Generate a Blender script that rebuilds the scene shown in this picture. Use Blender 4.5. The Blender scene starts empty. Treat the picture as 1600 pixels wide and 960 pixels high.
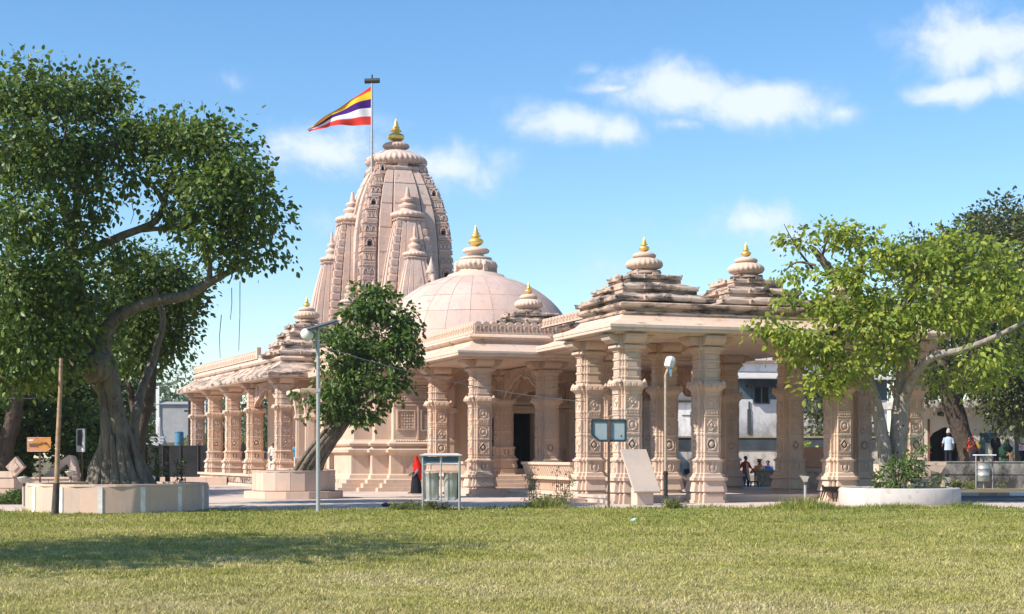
import bpy, bmesh, math, random
import numpy as np
from mathutils import Vector, Matrix
random.seed(7)
rng = np.random.default_rng(7)
PI = math.pi
R = math.radians
scn = bpy.context.scene
C = scn.collection

# ------------------------------------------------------------------ camera, sky, sun, exposure
F, HY, CAMH = 2400.0, 712.0, 1.6          # focal length and horizon in photo pixels, eye height
cam_d = bpy.data.cameras.new('camera')
cam = bpy.data.objects.new('camera', cam_d)
C.objects.link(cam)
cam.location = (0, 0, CAMH)
cam.rotation_euler = (R(90), 0, 0)
cam_d.sensor_width = 36
cam_d.lens = 36 * F / 1600
cam_d.shift_y = (HY - 480) / 1600
cam_d.clip_end = 6000
scn.camera = cam
scn.view_settings.view_transform = 'Standard'
scn.view_settings.look = 'None'
scn.view_settings.gamma = 1
scn.view_settings.exposure = 0.85
scn.cycles.max_bounces = 7
scn.cycles.diffuse_bounces = 4
scn.cycles.transparent_max_bounces = 6
scn.cycles.caustics_reflective = False
scn.cycles.caustics_refractive = False

SUN_AZ = Vector((-0.868, -0.497, 0)).normalized()
SUN_EL = R(41)
sun_d = bpy.data.lights.new('sun', 'SUN')
sun_d.energy = 4.2
sun_d.angle = R(0.53)
sun_d.color = (1.0, 0.915, 0.80)
sun = bpy.data.objects.new('sun', sun_d)
C.objects.link(sun)
sdir = SUN_AZ * math.cos(SUN_EL) + Vector((0, 0, math.sin(SUN_EL)))
sun.rotation_euler = sdir.to_track_quat('Z', 'Y').to_euler()

w = bpy.data.worlds.new('World')
scn.world = w
w.use_nodes = True
wn, wl = w.node_tree.nodes, w.node_tree.links
wn.clear()


def N(tree, typ, **kw):
    n = tree.nodes.new(typ)
    for k, v in kw.items():
        if k.startswith('i_'):
            key = k[2:]
            n.inputs[int(key) if key.isdigit() else key.replace('_', ' ')].default_value = v
        else:
            setattr(n, k, v)
    return n


def build_sky():
    t = w.node_tree
    L = wl.new
    out = N(t, 'ShaderNodeOutputWorld')
    bg = N(t, 'ShaderNodeBackground')
    bg.inputs[1].default_value = 0.125
    sky = N(t, 'ShaderNodeTexSky', sky_type='NISHITA', sun_disc=False)
    sky.sun_elevation = SUN_EL
    sky.sun_rotation = math.atan2(SUN_AZ.x, SUN_AZ.y)
    sky.air_density = 1.0
    sky.dust_density = 0.3
    sky.ozone_density = 2.2
    hs = N(t, 'ShaderNodeHueSaturation')
    hs.inputs['Saturation'].default_value = 1.25
    hs.inputs['Hue'].default_value = 0.5
    hs.inputs['Value'].default_value = .86
    L(sky.outputs[0], hs.inputs['Color'])
    tc = N(t, 'ShaderNodeTexCoord')
    sep = N(t, 'ShaderNodeSeparateXYZ')
    L(tc.outputs['Generated'], sep.inputs[0])

    def M(op, a, b=None, c=None, clamp=False):
        n = N(t, 'ShaderNodeMath', operation=op, use_clamp=clamp)
        for i, v in enumerate((a, b, c)):
            if v is None:
                continue
            if isinstance(v, (int, float)):
                n.inputs[i].default_value = v
            else:
                L(v, n.inputs[i])
        return n.outputs[0]
    ysafe = M('MAXIMUM', sep.outputs['Y'], 0.08)
    gx = M('DIVIDE', sep.outputs['X'], ysafe)
    gz = M('DIVIDE', sep.outputs['Z'], ysafe)
    com = N(t, 'ShaderNodeCombineXYZ')
    L(gx, com.inputs[0]); L(gz, com.inputs[1])
    # warp
    nz = N(t, 'ShaderNodeTexNoise', i_Scale=9.0, i_Detail=3.0)
    L(com.outputs[0], nz.inputs['Vector'])
    sub = N(t, 'ShaderNodeVectorMath', operation='SUBTRACT')
    L(nz.outputs['Color'], sub.inputs[0]); sub.inputs[1].default_value = (.5, .5, .5)
    mul = N(t, 'ShaderNodeVectorMath', operation='MULTIPLY')
    L(sub.outputs[0], mul.inputs[0]); mul.inputs[1].default_value = (.075, .05, 0)
    add = N(t, 'ShaderNodeVectorMath', operation='ADD')
    L(com.outputs[0], add.inputs[0]); L(mul.outputs[0], add.inputs[1])
    clouds = [(1055, 132, 135, 40, 1), (1190, 152, 130, 36, 1), (950, 132, 60, 15, .8), (1315, 160, 50, 20, .7),
              (870, 192, 85, 32, .95), (950, 200, 45, 26, .9), (1540, 78, 125, 62, 1.02), (1455, 70, 50, 28, .7), (1500, 150, 100, 20, .95), (1570, 140, 60, 30, .9),
              (1160, 352, 90, 38, .8), (1240, 375, 65, 32, .7), (490, 232, 100, 50, .9), (680, 258, 120, 42, .75),
              (350, 124, 28, 14, .3), (505, 362, 50, 26, .35), (912, 98, 18, 12, .4), (1060, 190, 40, 14, .5),
              (560, 200, 60, 30, .4), (1000, 430, 130, 40, .22), (330, 500, 90, 60, .3)]
    best = None
    for (px, py, rx, ry, a) in clouds:
        s = N(t, 'ShaderNodeVectorMath', operation='SUBTRACT')
        L(add.outputs[0], s.inputs[0]); s.inputs[1].default_value = ((px - 800) / F, (HY - py) / F, 0)
        m = N(t, 'ShaderNodeVectorMath', operation='MULTIPLY')
        L(s.outputs[0], m.inputs[0]); m.inputs[1].default_value = (F / rx / 1.42, F / ry / 1.42, 0)
        ln = N(t, 'ShaderNodeVectorMath', operation='LENGTH')
        L(m.outputs[0], ln.inputs[0])
        v = M('MULTIPLY', M('SUBTRACT', 1.0, ln.outputs['Value']), a)
        best = v if best is None else M('MAXIMUM', best, v)
    n2 = N(t, 'ShaderNodeTexNoise', i_Scale=20.0, i_Detail=12.0, i_Roughness=0.66)
    L(add.outputs[0], n2.inputs['Vector'])
    d = M('ADD', best, M('MULTIPLY', M('SUBTRACT', n2.outputs['Fac'], 0.5), 1.75))
    mr = N(t, 'ShaderNodeMapRange', interpolation_type='SMOOTHSTEP')
    mr.inputs['From Min'].default_value = -0.03
    mr.inputs['From Max'].default_value = .84
    L(d, mr.inputs['Value'])
    front = M('GREATER_THAN', sep.outputs['Y'], 0.3)
    c1 = M('MULTIPLY', mr.outputs[0], front)
    # the same kind of scattered fair-weather cloud over the rest of the sky
    n3 = N(t, 'ShaderNodeTexNoise', i_Scale=3.2, i_Detail=7.0, i_Roughness=0.55)
    L(tc.outputs['Generated'], n3.inputs['Vector'])
    mr3 = N(t, 'ShaderNodeMapRange', interpolation_type='SMOOTHSTEP')
    mr3.inputs['From Min'].default_value = 0.60
    mr3.inputs['From Max'].default_value = 0.76
    L(n3.outputs['Fac'], mr3.inputs['Value'])
    el = M('MULTIPLY', M('MULTIPLY', mr3.outputs[0], M('SUBTRACT', 1.0, front)), M('GREATER_THAN', sep.outputs['Z'], 0.0))
    tot = M('ADD', c1, el, clamp=True)
    tot = M('MULTIPLY', tot, 0.80)
    mix = N(t, 'ShaderNodeMix', data_type='RGBA')
    L(tot, mix.inputs[0])
    L(hs.outputs[0], mix.inputs[6])
    cmx = N(t, 'ShaderNodeMix', data_type='RGBA')
    L(mr.outputs[0], cmx.inputs[0])
    cmx.inputs[6].default_value = (3.0, 3.6, 4.8, 1)
    cmx.inputs[7].default_value = (4.5, 4.75, 5.35, 1)
    L(cmx.outputs[2], mix.inputs[7])
    L(mix.outputs[2], bg.inputs[0])
    L(bg.outputs[0], out.inputs[0])


build_sky()


# ------------------------------------------------------------------ helpers
def at(px, py, Y):
    return Vector(((px - 800) / F * Y, Y, CAMH - (py - HY) / F * Y))


class MB:
    def __init__(s):
        s.v, s.f, s.m, s.sm = [], [], [], []

    def add(s, verts, faces, mat=0, smooth=False):
        o = len(s.v)
        s.v += [tuple(p) for p in verts]
        for f in faces:
            s.f.append(tuple(i + o for i in f)); s.m.append(mat); s.sm.append(smooth)

    def box(s, c, d, rz=0, mat=0, taper=1.0, bev=0.0):
        """box with centre of base c, size d; taper scales the top."""
        x, y, h = d[0] / 2, d[1] / 2, d[2]
        if bev > 0:
            b = min(bev, x * .4, y * .4, h * .4)
            rings = [(x - b, y - b, 0), (x, y, b), (x, y, h - b), (x - b, y - b, h)]
        else:
            rings = [(x, y, 0), (x * taper, y * taper, h)]
        ca, sa = math.cos(rz), math.sin(rz)
        vs, fs = [], []
        for (a, b_, z) in rings:
            for (i, j) in ((-1, -1), (1, -1), (1, 1), (-1, 1)):
                px, py = a * i, b_ * j
                vs.append((c[0] + px * ca - py * sa, c[1] + px * sa + py * ca, c[2] + z))
        n = len(rings)
        fs.append((3, 2, 1, 0))
        for k in range(n - 1):
            for i in range(4):
                j = (i + 1) % 4
                fs.append((4 * k + i, 4 * k + j, 4 * k + 4 + j, 4 * k + 4 + i))
        fs.append(tuple(4 * (n - 1) + i for i in range(4)))
        s.add(vs, fs, mat)

    def beam(s, p, q, wd, ht, mat=0, up=Vector((0, 0, 1))):
        p, q = Vector(p), Vector(q)
        d = (q - p).normalized()
        if abs(d.dot(up)) > .98:
            up = Vector((0, 1, 0))
        sx = d.cross(up).normalized(); uz = sx.cross(d).normalized()
        vs = []
        for e in (p, q):
            for (i, j) in ((-1, -1), (1, -1), (1, 1), (-1, 1)):
                vs.append(e + sx * (i * wd / 2) + uz * (j * ht / 2))
        s.add(vs, [(0, 1, 2, 3), (7, 6, 5, 4), (0, 4, 5, 1), (1, 5, 6, 2), (2, 6, 7, 3), (3, 7, 4, 0)], mat)

    def loft(s, rings, mat=0, smooth=False, cap=True, closed=True):
        n = len(rings[0])
        vs = [p for r in rings for p in r]
        fs = []
        for k in range(len(rings) - 1):
            for i in range(n if closed else n - 1):
                j = (i + 1) % n
                fs.append((k * n + i, k * n + j, k * n + n + j, k * n + n + i))
        s.add(vs, fs, mat, smooth)
        if cap:
            s.add(rings[0], [tuple(range(n - 1, -1, -1))], mat)
            s.add(rings[-1], [tuple(range(n))], mat)

    def lathe(s, prof, n=24, c=(0, 0, 0), mat=0, smooth=True, rib=0, amp=0.0, ribz=None, cap=True):
        rings = []
        for (r, z) in prof:
            ring = []
            for i in range(n):
                a = 2 * PI * i / n
                k = 1 + (amp * math.cos(rib * a) if rib and (ribz is None or ribz[0] <= z <= ribz[1]) else 0)
                ring.append((c[0] + r * k * math.cos(a), c[1] + r * k * math.sin(a), c[2] + z))
            rings.append(ring)
        s.loft(rings, mat, smooth, cap)

    def tube(s, pts, rad, n=7, mat=0, smooth=True, wob=0.0):
        pts = [Vector(p) for p in pts]
        rings = []
        ref = None
        for k, p in enumerate(pts):
            d = (pts[min(k + 1, len(pts) - 1)] - pts[max(k - 1, 0)])
            d = d.normalized() if d.length > 1e-6 else Vector((0, 0, 1))
            if ref is None:
                ref = Vector((1, 0, 0)) if abs(d.x) < .8 else Vector((0, 1, 0))
            a = (ref - d * ref.dot(d)).normalized(); b = d.cross(a); ref = a
            r = rad[k] if isinstance(rad, (list, tuple)) else rad
            ring = []
            for i in range(n):
                an = 2 * PI * i / n
                rr = r * (1 + (random.uniform(-wob, wob) if wob else 0))
                ring.append(p + a * (rr * math.cos(an)) + b * (rr * math.sin(an)))
            rings.append(ring)
        s.loft(rings, mat, smooth)

    def ring(s, poly, prof, mat=0, cap_top=False, cap_bot=False):
        """sweep a profile [(outward offset, z)] round a closed CCW polygon."""
        rings = [[(x, y, z) for (x, y) in offset(poly, o)] for (o, z) in prof]
        s.loft(rings, mat, False, False)
        n = len(poly)
        if cap_top:
            s.add(rings[-1], [tuple(range(n))], mat)
        if cap_bot:
            s.add(rings[0], [tuple(range(n - 1, -1, -1))], mat)

    def plate(s, outline, thick, org, ux, uz, mat=0):
        """extrude a 2D outline (x,z) by thick along ux x uz, centred."""
        ux, uz = Vector(ux), Vector(uz)
        nn = ux.cross(uz).normalized() * (thick / 2)
        org = Vector(org)
        a = [org + ux * x + uz * z - nn for (x, z) in outline]
        b = [org + ux * x + uz * z + nn for (x, z) in outline]
        n = len(outline)
        s.add(a + b, [tuple(range(n - 1, -1, -1)), tuple(range(n, 2 * n))] +
              [(i, (i + 1) % n, n + (i + 1) % n, n + i) for i in range(n)], mat)

    def mesh(s, name, mats):
        me = bpy.data.meshes.new(name)
        me.from_pydata(s.v, [], s.f)
        for m in (mats if isinstance(mats, (list, tuple)) else [mats]):
            me.materials.append(m)
        me.polygons.foreach_set('material_index', s.m)
        me.polygons.foreach_set('use_smooth', s.sm)
        me.update()
        return me

    def build(s, name, mats, parent=None, loc=None, rz=0):
        return link(name, s.mesh(name, mats), parent, loc, rz)


def offset(poly, o):
    n = len(poly)
    out = []
    for i in range(n):
        p0, p1, p2 = poly[i - 1], poly[i], poly[(i + 1) % n]
        d1 = Vector((p1[0] - p0[0], p1[1] - p0[1])).normalized()
        d2 = Vector((p2[0] - p1[0], p2[1] - p1[1])).normalized()
        n1 = Vector((d1.y, -d1.x)); n2 = Vector((d2.y, -d2.x))
        k = n1 + n2
        den = 1 + n1.dot(n2)
        k = k / den if den > 1e-4 else n1
        out.append((p1[0] + k.x * o, p1[1] + k.y * o))
    return out


def rect(x0, y0, x1, y1):
    return [(x0, y0), (x1, y0), (x1, y1), (x0, y1)]


def link(name, me, parent=None, loc=None, rz=0):
    o = bpy.data.objects.new(name, me)
    C.objects.link(o)
    if parent is not None:
        o.parent = parent
    if loc is not None:
        o.location = loc
    if rz:
        o.rotation_euler = (0, 0, rz)
    return o


def tag(o, label=None, cat=None, group=None, kind=None):
    if label: o['label'] = label
    if cat: o['category'] = cat
    if group: o['group'] = group
    if kind: o['kind'] = kind
    return o


def thing(name, label, cat, loc=(0, 0, 0), rz=0, group=None):
    o = bpy.data.objects.new(name, None)
    C.objects.link(o)
    o.location = loc
    o.rotation_euler = (0, 0, rz)
    o.empty_display_size = .3
    return tag(o, label, cat, group)


def copy_tree(o, parent=None):
    c = o.copy()
    C.objects.link(c)
    if parent is not None:
        c.parent = parent
    for ch in list(o.children):
        copy_tree(ch, c)
    return c


# ------------------------------------------------------------------ materials
MATS = {}


def mat(name):
    m = bpy.data.materials.new(name)
    m.use_nodes = True
    t = m.node_tree
    b = t.nodes['Principled BSDF']
    return m, t, b


def ramp(t, src, stops):
    r = t.nodes.new('ShaderNodeValToRGB')
    e = r.color_ramp.elements
    while len(e) < len(stops):
        e.new(0.5)
    for i, (p, c) in enumerate(stops):
        e[i].position = p
        e[i].color = (*c, 1) if len(c) == 3 else c
    t.links.new(src, r.inputs[0])
    return r.outputs[0]


def mixc(t, fac, a, b, mode='MIX'):
    n = t.nodes.new('ShaderNodeMix')
    n.data_type = 'RGBA'; n.blend_type = mode
    for k, v in ((0, fac), (6, a), (7, b)):
        if isinstance(v, (int, float)):
            n.inputs[k].default_value = v
        elif isinstance(v, tuple):
            n.inputs[k].default_value = (*v, 1) if len(v) == 3 else v
        else:
            t.links.new(v, n.inputs[k])
    return n.outputs[2]


def mth(t, op, a, b=0.0, clamp=False):
    n = t.nodes.new('ShaderNodeMath')
    n.operation = op; n.use_clamp = clamp
    for i, v in enumerate((a, b)):
        if isinstance(v, (int, float)):
            n.inputs[i].default_value = v
        else:
            t.links.new(v, n.inputs[i])
    return n.outputs[0]


def noise(t, vec, scale, detail=4, rough=.55, stretch=None):
    if stretch:
        mp = t.nodes.new('ShaderNodeMapping')
        mp.inputs['Scale'].default_value = stretch
        t.links.new(vec, mp.inputs['Vector'])
        vec = mp.outputs[0]
    n = t.nodes.new('ShaderNodeTexNoise')
    n.inputs['Scale'].default_value = scale
    n.inputs['Detail'].default_value = detail
    n.inputs['Roughness'].default_value = rough
    t.links.new(vec, n.inputs['Vector'])
    return n.outputs['Fac']


def bump(t, b, h, strength=.3, dist=.02):
    n = t.nodes.new('ShaderNodeBump')
    n.inputs['Strength'].default_value = strength
    n.inputs['Distance'].default_value = dist
    t.links.new(h, n.inputs['Height'])
    t.links.new(n.outputs[0], b.inputs['Normal'])


def wpos(t):
    return t.nodes.new('ShaderNodeNewGeometry').outputs['Position']


def stone(name, c1, c2, stain=0.0, stain_col=(.045, .04, .038), carve=0.0, rough=.85, sscale=.9, streak=True, sstretch=(1, 1, .7)):
    m, t, b = mat(name)
    p = wpos(t)
    n1 = noise(t, p, .55, 5, .6)
    n2 = noise(t, p, 7.0, 4, .6)
    col = ramp(t, n1, [(.3, c1), (.7, c2)])
    col = mixc(t, mth(t, 'MULTIPLY', n2, .28), col, tuple(x * .62 for x in c1))
    oi = t.nodes.new('ShaderNodeObjectInfo')
    mp = t.nodes.new('ShaderNodeMapping')
    mp.inputs['Rotation'].default_value = (0, 0, -math.atan(.34))
    mp.inputs['Scale'].default_value = (.85, .85, 1.55)
    t.links.new(p, mp.inputs['Vector'])
    fl = t.nodes.new('ShaderNodeVectorMath'); fl.operation = 'FLOOR'
    t.links.new(mp.outputs[0], fl.inputs[0])
    wn_ = t.nodes.new('ShaderNodeTexWhiteNoise')
    t.links.new(fl.outputs[0], wn_.inputs['Vector'])
    hv = t.nodes.new('ShaderNodeHueSaturation')
    t.links.new(col, hv.inputs['Color'])
    blk = mth(t, 'ADD', mth(t, 'MULTIPLY', oi.outputs['Random'], .12), mth(t, 'MULTIPLY', wn_.outputs['Value'], .13))
    t.links.new(mth(t, 'ADD', blk, .87), hv.inputs['Value'])
    t.links.new(mth(t, 'ADD', mth(t, 'MULTIPLY', wn_.outputs['Value'], .22), .88), hv.inputs['Saturation'])
    col = hv.outputs[0]
    # faint run-off streaks and blotches everywhere, black algae where asked
    st = noise(t, p, 2.2, 5, .65, (1.6, 1.6, .22) if streak else None)
    faint = ramp(t, st, [(.5, (0, 0, 0)), (.78, (1, 1, 1))])
    col = mixc(t, mth(t, 'MULTIPLY', faint, .36), col, tuple(x * .5 for x in c1))
    if stain > 0:
        s1 = noise(t, p, sscale, 8, .68, sstretch)
        sm = ramp(t, s1, [(.62 - .22 * stain, (0, 0, 0)), (.74 - .2 * stain, (1, 1, 1))])
        col = mixc(t, mth(t, 'MULTIPLY', sm, .9), col, stain_col)
    t.links.new(col, b.inputs['Base Color'])
    b.inputs['Roughness'].default_value = rough
    b.inputs['Specular IOR Level'].default_value = .25
    h = mth(t, 'MULTIPLY', n2, .35)
    if carve > 0:
        v = t.nodes.new('ShaderNodeTexVoronoi')
        v.inputs['Scale'].default_value = 7.5
        v.feature = 'SMOOTH_F1'
        t.links.new(p, v.inputs['Vector'])
        wv = noise(t, p, 11, 3, .5)
        h = mth(t, 'ADD', h, mth(t, 'MULTIPLY', mth(t, 'ADD', v.outputs['Distance'], wv), carve))
        bump(t, b, h, .9, .06)
    else:
        bump(t, b, h, .35, .02)
    return m


def plain(name, col, rough=.5, metal=0.0, var=.15, scale=6.0, spec=.4, bumpy=.1):
    m, t, b = mat(name)
    p = wpos(t)
    n = noise(t, p, scale, 4, .6)
    c = ramp(t, n, [(.3, tuple(x * (1 - var) for x in col)), (.72, tuple(min(1, x * (1 + var)) for x in col))])
    t.links.new(c, b.inputs['Base Color'])
    b.inputs['Roughness'].default_value = rough
    b.inputs['Metallic'].default_value = metal
    b.inputs['Specular IOR Level'].default_value = spec
    if bumpy:
        bump(t, b, n, bumpy, .02)
    return m


def leafmat(name, dark, light, trans=.35):
    m, t, b = mat(name)
    g = t.nodes.new('ShaderNodeNewGeometry')
    oi = t.nodes.new('ShaderNodeObjectInfo')
    r = mth(t, 'FRACT', mth(t, 'ADD', g.outputs['Random Per Island'], oi.outputs['Random']))
    n = noise(t, g.outputs['Position'], 1.3, 3, .6)
    k = mth(t, 'ADD', mth(t, 'MULTIPLY', r, .55), mth(t, 'MULTIPLY', n, .55))
    col = ramp(t, k, [(.22, dark), (.52, tuple(.55 * x + .45 * y for x, y in zip(dark, light))), (.8, light), (.97, (light[0] * 1.9, light[1] * 1.45, light[2] * 1.3))])
    t.links.new(col, b.inputs['Base Color'])
    b.inputs['Roughness'].default_value = .42
    b.inputs['Specular IOR Level'].default_value = .35
    tr = t.nodes.new('ShaderNodeBsdfTranslucent')
    hv = t.nodes.new('ShaderNodeHueSaturation')
    hv.inputs['Hue'].default_value = .485
    hv.inputs['Value'].default_value = 1.5
    t.links.new(col, hv.inputs['Color'])
    t.links.new(hv.outputs[0], tr.inputs['Color'])
    ms = t.nodes.new('ShaderNodeMixShader')
    ms.inputs[0].default_value = trans
    t.links.new(b.outputs[0], ms.inputs[1]); t.links.new(tr.outputs[0], ms.inputs[2])
    t.links.new(ms.outputs[0], t.nodes['Material Output'].inputs[0])
    return m


PINK1, PINK2 = (.575, .418, .325), (.65, .505, .40)
S = stone('pink_sandstone', PINK1, PINK2)
SC = stone('carved_sandstone', (.545, .38, .295), (.625, .47, .375), carve=.3)
SL = stone('shaft_sandstone', (.575, .418, .325), (.65, .505, .40), carve=.12)
SR = stone('weathered_roof_sandstone', (.50, .37, .29), (.59, .45, .36), stain=.76, sscale=1.9, sstretch=(.6, .6, 1.9))
SRL = stone('lightly_weathered_sandstone', PINK1, PINK2, stain=.26, sscale=1.9, sstretch=(.7, .7, 1.2))
ST = stone('spire_sandstone', (.55, .392, .322), (.615, .47, .392), stain=.1, sscale=1.4, carve=.1)
SD = stone('dome_sandstone', (.535, .385, .325), (.59, .44, .38), stain=.06, sscale=2.2, stain_col=(.28, .22, .18))
SF = stone('fascia_sandstone', (.61, .47, .375), (.67, .535, .435), stain=.06, sscale=2.5, stain_col=(.2, .15, .12))
PAVE = stone('paving_stone', (.53, .43, .36), (.62, .52, .445), streak=False)
PLANT = stone('planter_cladding', (.56, .41, .33), (.63, .485, .40), stain=.05, stain_col=(.22, .17, .13))
MORTAR = plain('pale_mortar', (.55, .50, .46), .9)
GOLD = plain('gilded_metal', (.86, .60, .17), .38, .72, .06, 9)
DARK = plain('painted_dark_interior', (.012, .012, .016), .8, 0, .2)  # near-black colour paints the unlit inside of openings
WHITEP = plain('white_paint', (.74, .73, .71), .55, 0, .08, 3)
STEEL = plain('galvanised_steel', (.42, .43, .43), .45, .45, .12, 12)
DSTEEL = plain('dark_iron', (.035, .032, .03), .55, .2, .3, 12)
RUST = plain('rusty_brown_iron', (.10, .062, .045), .7, .1, .35, 10)
BARK = None


def bark(name, c1, c2, spots=.5):
    m, t, b = mat(name)
    p = wpos(t)
    n1 = noise(t, p, 3.0, 6, .65, (2.2, 2.2, .5))
    n2 = noise(t, p, 1.4, 3, .5)
    col = ramp(t, n1, [(.3, c1), (.68, c2)])
    v = t.nodes.new('ShaderNodeTexVoronoi')
    v.inputs['Scale'].default_value = 3.2
    t.links.new(p, v.inputs['Vector'])
    sp = ramp(t, v.outputs['Distance'], [(.1, (1, 1, 1)), (.16, (0, 0, 0))])
    col = mixc(t, mth(t, 'MULTIPLY', sp, spots), col, tuple(x * .25 for x in c1))
    col = mixc(t, mth(t, 'MULTIPLY', n2, .35), col, tuple(x * .6 for x in c1))
    t.links.new(col, b.inputs['Base Color'])
    b.inputs['Roughness'].default_value = .9
    b.inputs['Specular IOR Level'].default_value = .15
    bump(t, b, mth(t, 'ADD', n1, noise(t, p, 6.0, 4, .6)), 1.0, .08)
    return m


BARK_L = bark('grey_fig_bark', (.10, .08, .062), (.28, .235, .185))
BARK_R = bark('pale_smooth_bark', (.21, .18, .15), (.42, .375, .32), .9)
BARK_D = bark('dark_bark', (.06, .045, .035), (.13, .10, .08))
LEAF_L = leafmat('fig_leaf', (.030, .072, .015), (.15, .22, .038), .34)
LEAF_Y = leafmat('sunny_leaf', (.10, .175, .02), (.34, .40, .065), .42)
LEAF_S = leafmat('young_tree_leaf', (.032, .078, .017), (.14, .22, .045), .33)
LEAF_B = leafmat('background_leaf', (.03, .052, .017), (.125, .14, .042), .3)
LEAF_F = leafmat('haze_tinted_leaf', (.06, .10, .055), (.12, .17, .085), .3)  # paler blue-green puts distance haze into the leaf colour
LEAF_W = leafmat('weed_leaf', (.10, .14, .04), (.24, .25, .09), .35)


def grassmat():
    m, t, b = mat('lawn_grass')
    g = t.nodes.new('ShaderNodeNewGeometry')
    p = g.outputs['Position']
    n1 = noise(t, p, .35, 5, .6)
    n2 = noise(t, p, 1.7, 4, .6)
    k = mth(t, 'ADD', mth(t, 'MULTIPLY', n1, .65), mth(t, 'MULTIPLY', n2, .4))
    sepn = t.nodes.new('ShaderNodeSeparateXYZ')
    t.links.new(p, sepn.inputs[0])
    nearness = mth(t, 'MULTIPLY', mth(t, 'SUBTRACT', 30.0, sepn.outputs['Y'], ), .0085)
    k = mth(t, 'ADD', k, nearness)
    base = ramp(t, k, [(.34, (.165, .215, .040)), (.47, (.30, .305, .072)), (.60, (.44, .40, .15)), (.74, (.54, .465, .25))])
    r = g.outputs['Random Per Island']
    hv = t.nodes.new('ShaderNodeHueSaturation')
    t.links.new(base, hv.inputs['Color'])
    n3 = noise(t, p, 2.6, 5, .65)
    t.links.new(mth(t, 'ADD', mth(t, 'MULTIPLY', r, .7), mth(t, 'ADD', mth(t, 'MULTIPLY', n3, 1.0), .18)), hv.inputs['Value'])
    col = hv.outputs[0]
    dry = mth(t, 'GREATER_THAN', mth(t, 'FRACT', mth(t, 'MULTIPLY', r, 7.31)), .86)
    col = mixc(t, mth(t, 'MULTIPLY', dry, .75), col, (.34, .29, .15))
    t.links.new(col, b.inputs['Base Color'])
    b.inputs['Roughness'].default_value = .6
    b.inputs['Specular IOR Level'].default_value = .2
    tr = t.nodes.new('ShaderNodeBsdfTranslucent')
    t.links.new(col, tr.inputs['Color'])
    ms = t.nodes.new('ShaderNodeMixShader')
    ms.inputs[0].default_value = .35
    t.links.new(b.outputs[0], ms.inputs[1]); t.links.new(tr.outputs[0], ms.inputs[2])
    t.links.new(ms.outputs[0], t.nodes['Material Output'].inputs[0])
    return m


GRASS = grassmat()


def soilmat():
    m, t, b = mat('lawn_soil')
    p = wpos(t)
    n1 = noise(t, p, .4, 6, .6)
    n2 = noise(t, p, 14, 4, .6)
    k = mth(t, 'ADD', mth(t, 'MULTIPLY', n1, .6), mth(t, 'MULTIPLY', n2, .4))
    t.links.new(ramp(t, k, [(.35, (.15, .17, .035)), (.55, (.30, .28, .09)), (.75, (.42, .35, .19))]), b.inputs['Base Color'])
    b.inputs['Roughness'].default_value = 1
    b.inputs['Specular IOR Level'].default_value = .05
    bump(t, b, n2, .6, .05)
    return m


SOIL = soilmat()
ASPH = plain('asphalt', (.07, .07, .072), .9, 0, .2, 5)
EARTH = plain('dry_earth', (.16, .14, .08), 1, 0, .35, .5, .05)

# ------------------------------------------------------------------ the ground, lawn, paving, road
mb = MB(); mb.add([(-900, -900, 0), (900, -900, 0), (900, 900, 0), (-900, 900, 0)], [(0, 1, 2, 3)])
tag(mb.build('ground', EARTH), kind='structure')


def lawn_edge(X):
    """far edge of the lawn (where the paving begins), from the photo's grass line."""
    t_ = max(-1, min(1, X / 11.0))
    return 47.2 + (2.2 * t_ if t_ < 0 else -.4 * t_) * 1.6 + .28 * math.sin(X * 1.3) + .18 * math.sin(X * 3.1 + 1) + .12 * math.sin(X * 7.7)


mb = MB()
xs = [-40 + i * .5 for i in range(161)]
vs = [(x, -20, .004) for x in xs] + [(x, lawn_edge(x), .004) for x in xs]
n_ = len(xs)
mb.add(vs, [(i, i + 1, n_ + i + 1, n_ + i) for i in range(n_ - 1)])
tag(mb.build('lawn', SOIL), kind='structure')
mb = MB()
vs = [(x, lawn_edge(x) - .25, .002) for x in xs] + [(x, 115, .002) for x in xs]
mb.add(vs, [(i, i + 1, n_ + i + 1, n_ + i) for i in range(n_ - 1)])
tag(mb.build('paved_court', PAVE), kind='structure')
mb = MB(); mb.add([(14.6, 53.6, .010), (60, 53.6, .010), (60, 60.5, .010), (15.8, 60.5, .010)], [(0, 1, 2, 3)])
tag(mb.build('road', ASPH), kind='structure')
mb = MB(); mb.add([(16, 60.9, .008), (60, 60.9, .008), (60, 74, .008), (16, 74, .008)], [(0, 1, 2, 3)])
tag(mb.build('dry_verge', EARTH), kind='structure')
KR = plain('kerb_red_paint', (.42, .26, .20), .8, 0, .3, 8)
kroot = thing('kerb', 'low roadside kerb of red and white painted blocks below the stained wall', 'kerb', (16, 60.7, 0))
for k in range(16):
    b_ = MB(); b_.box((0, 0, 0), (1.18, .34, .14), bev=.02)
    b_.build('kerb_block', [WHITEP, PAVE, KR][k % 3], kroot, (.6 + k * 1.2, 0, 0))


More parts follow.
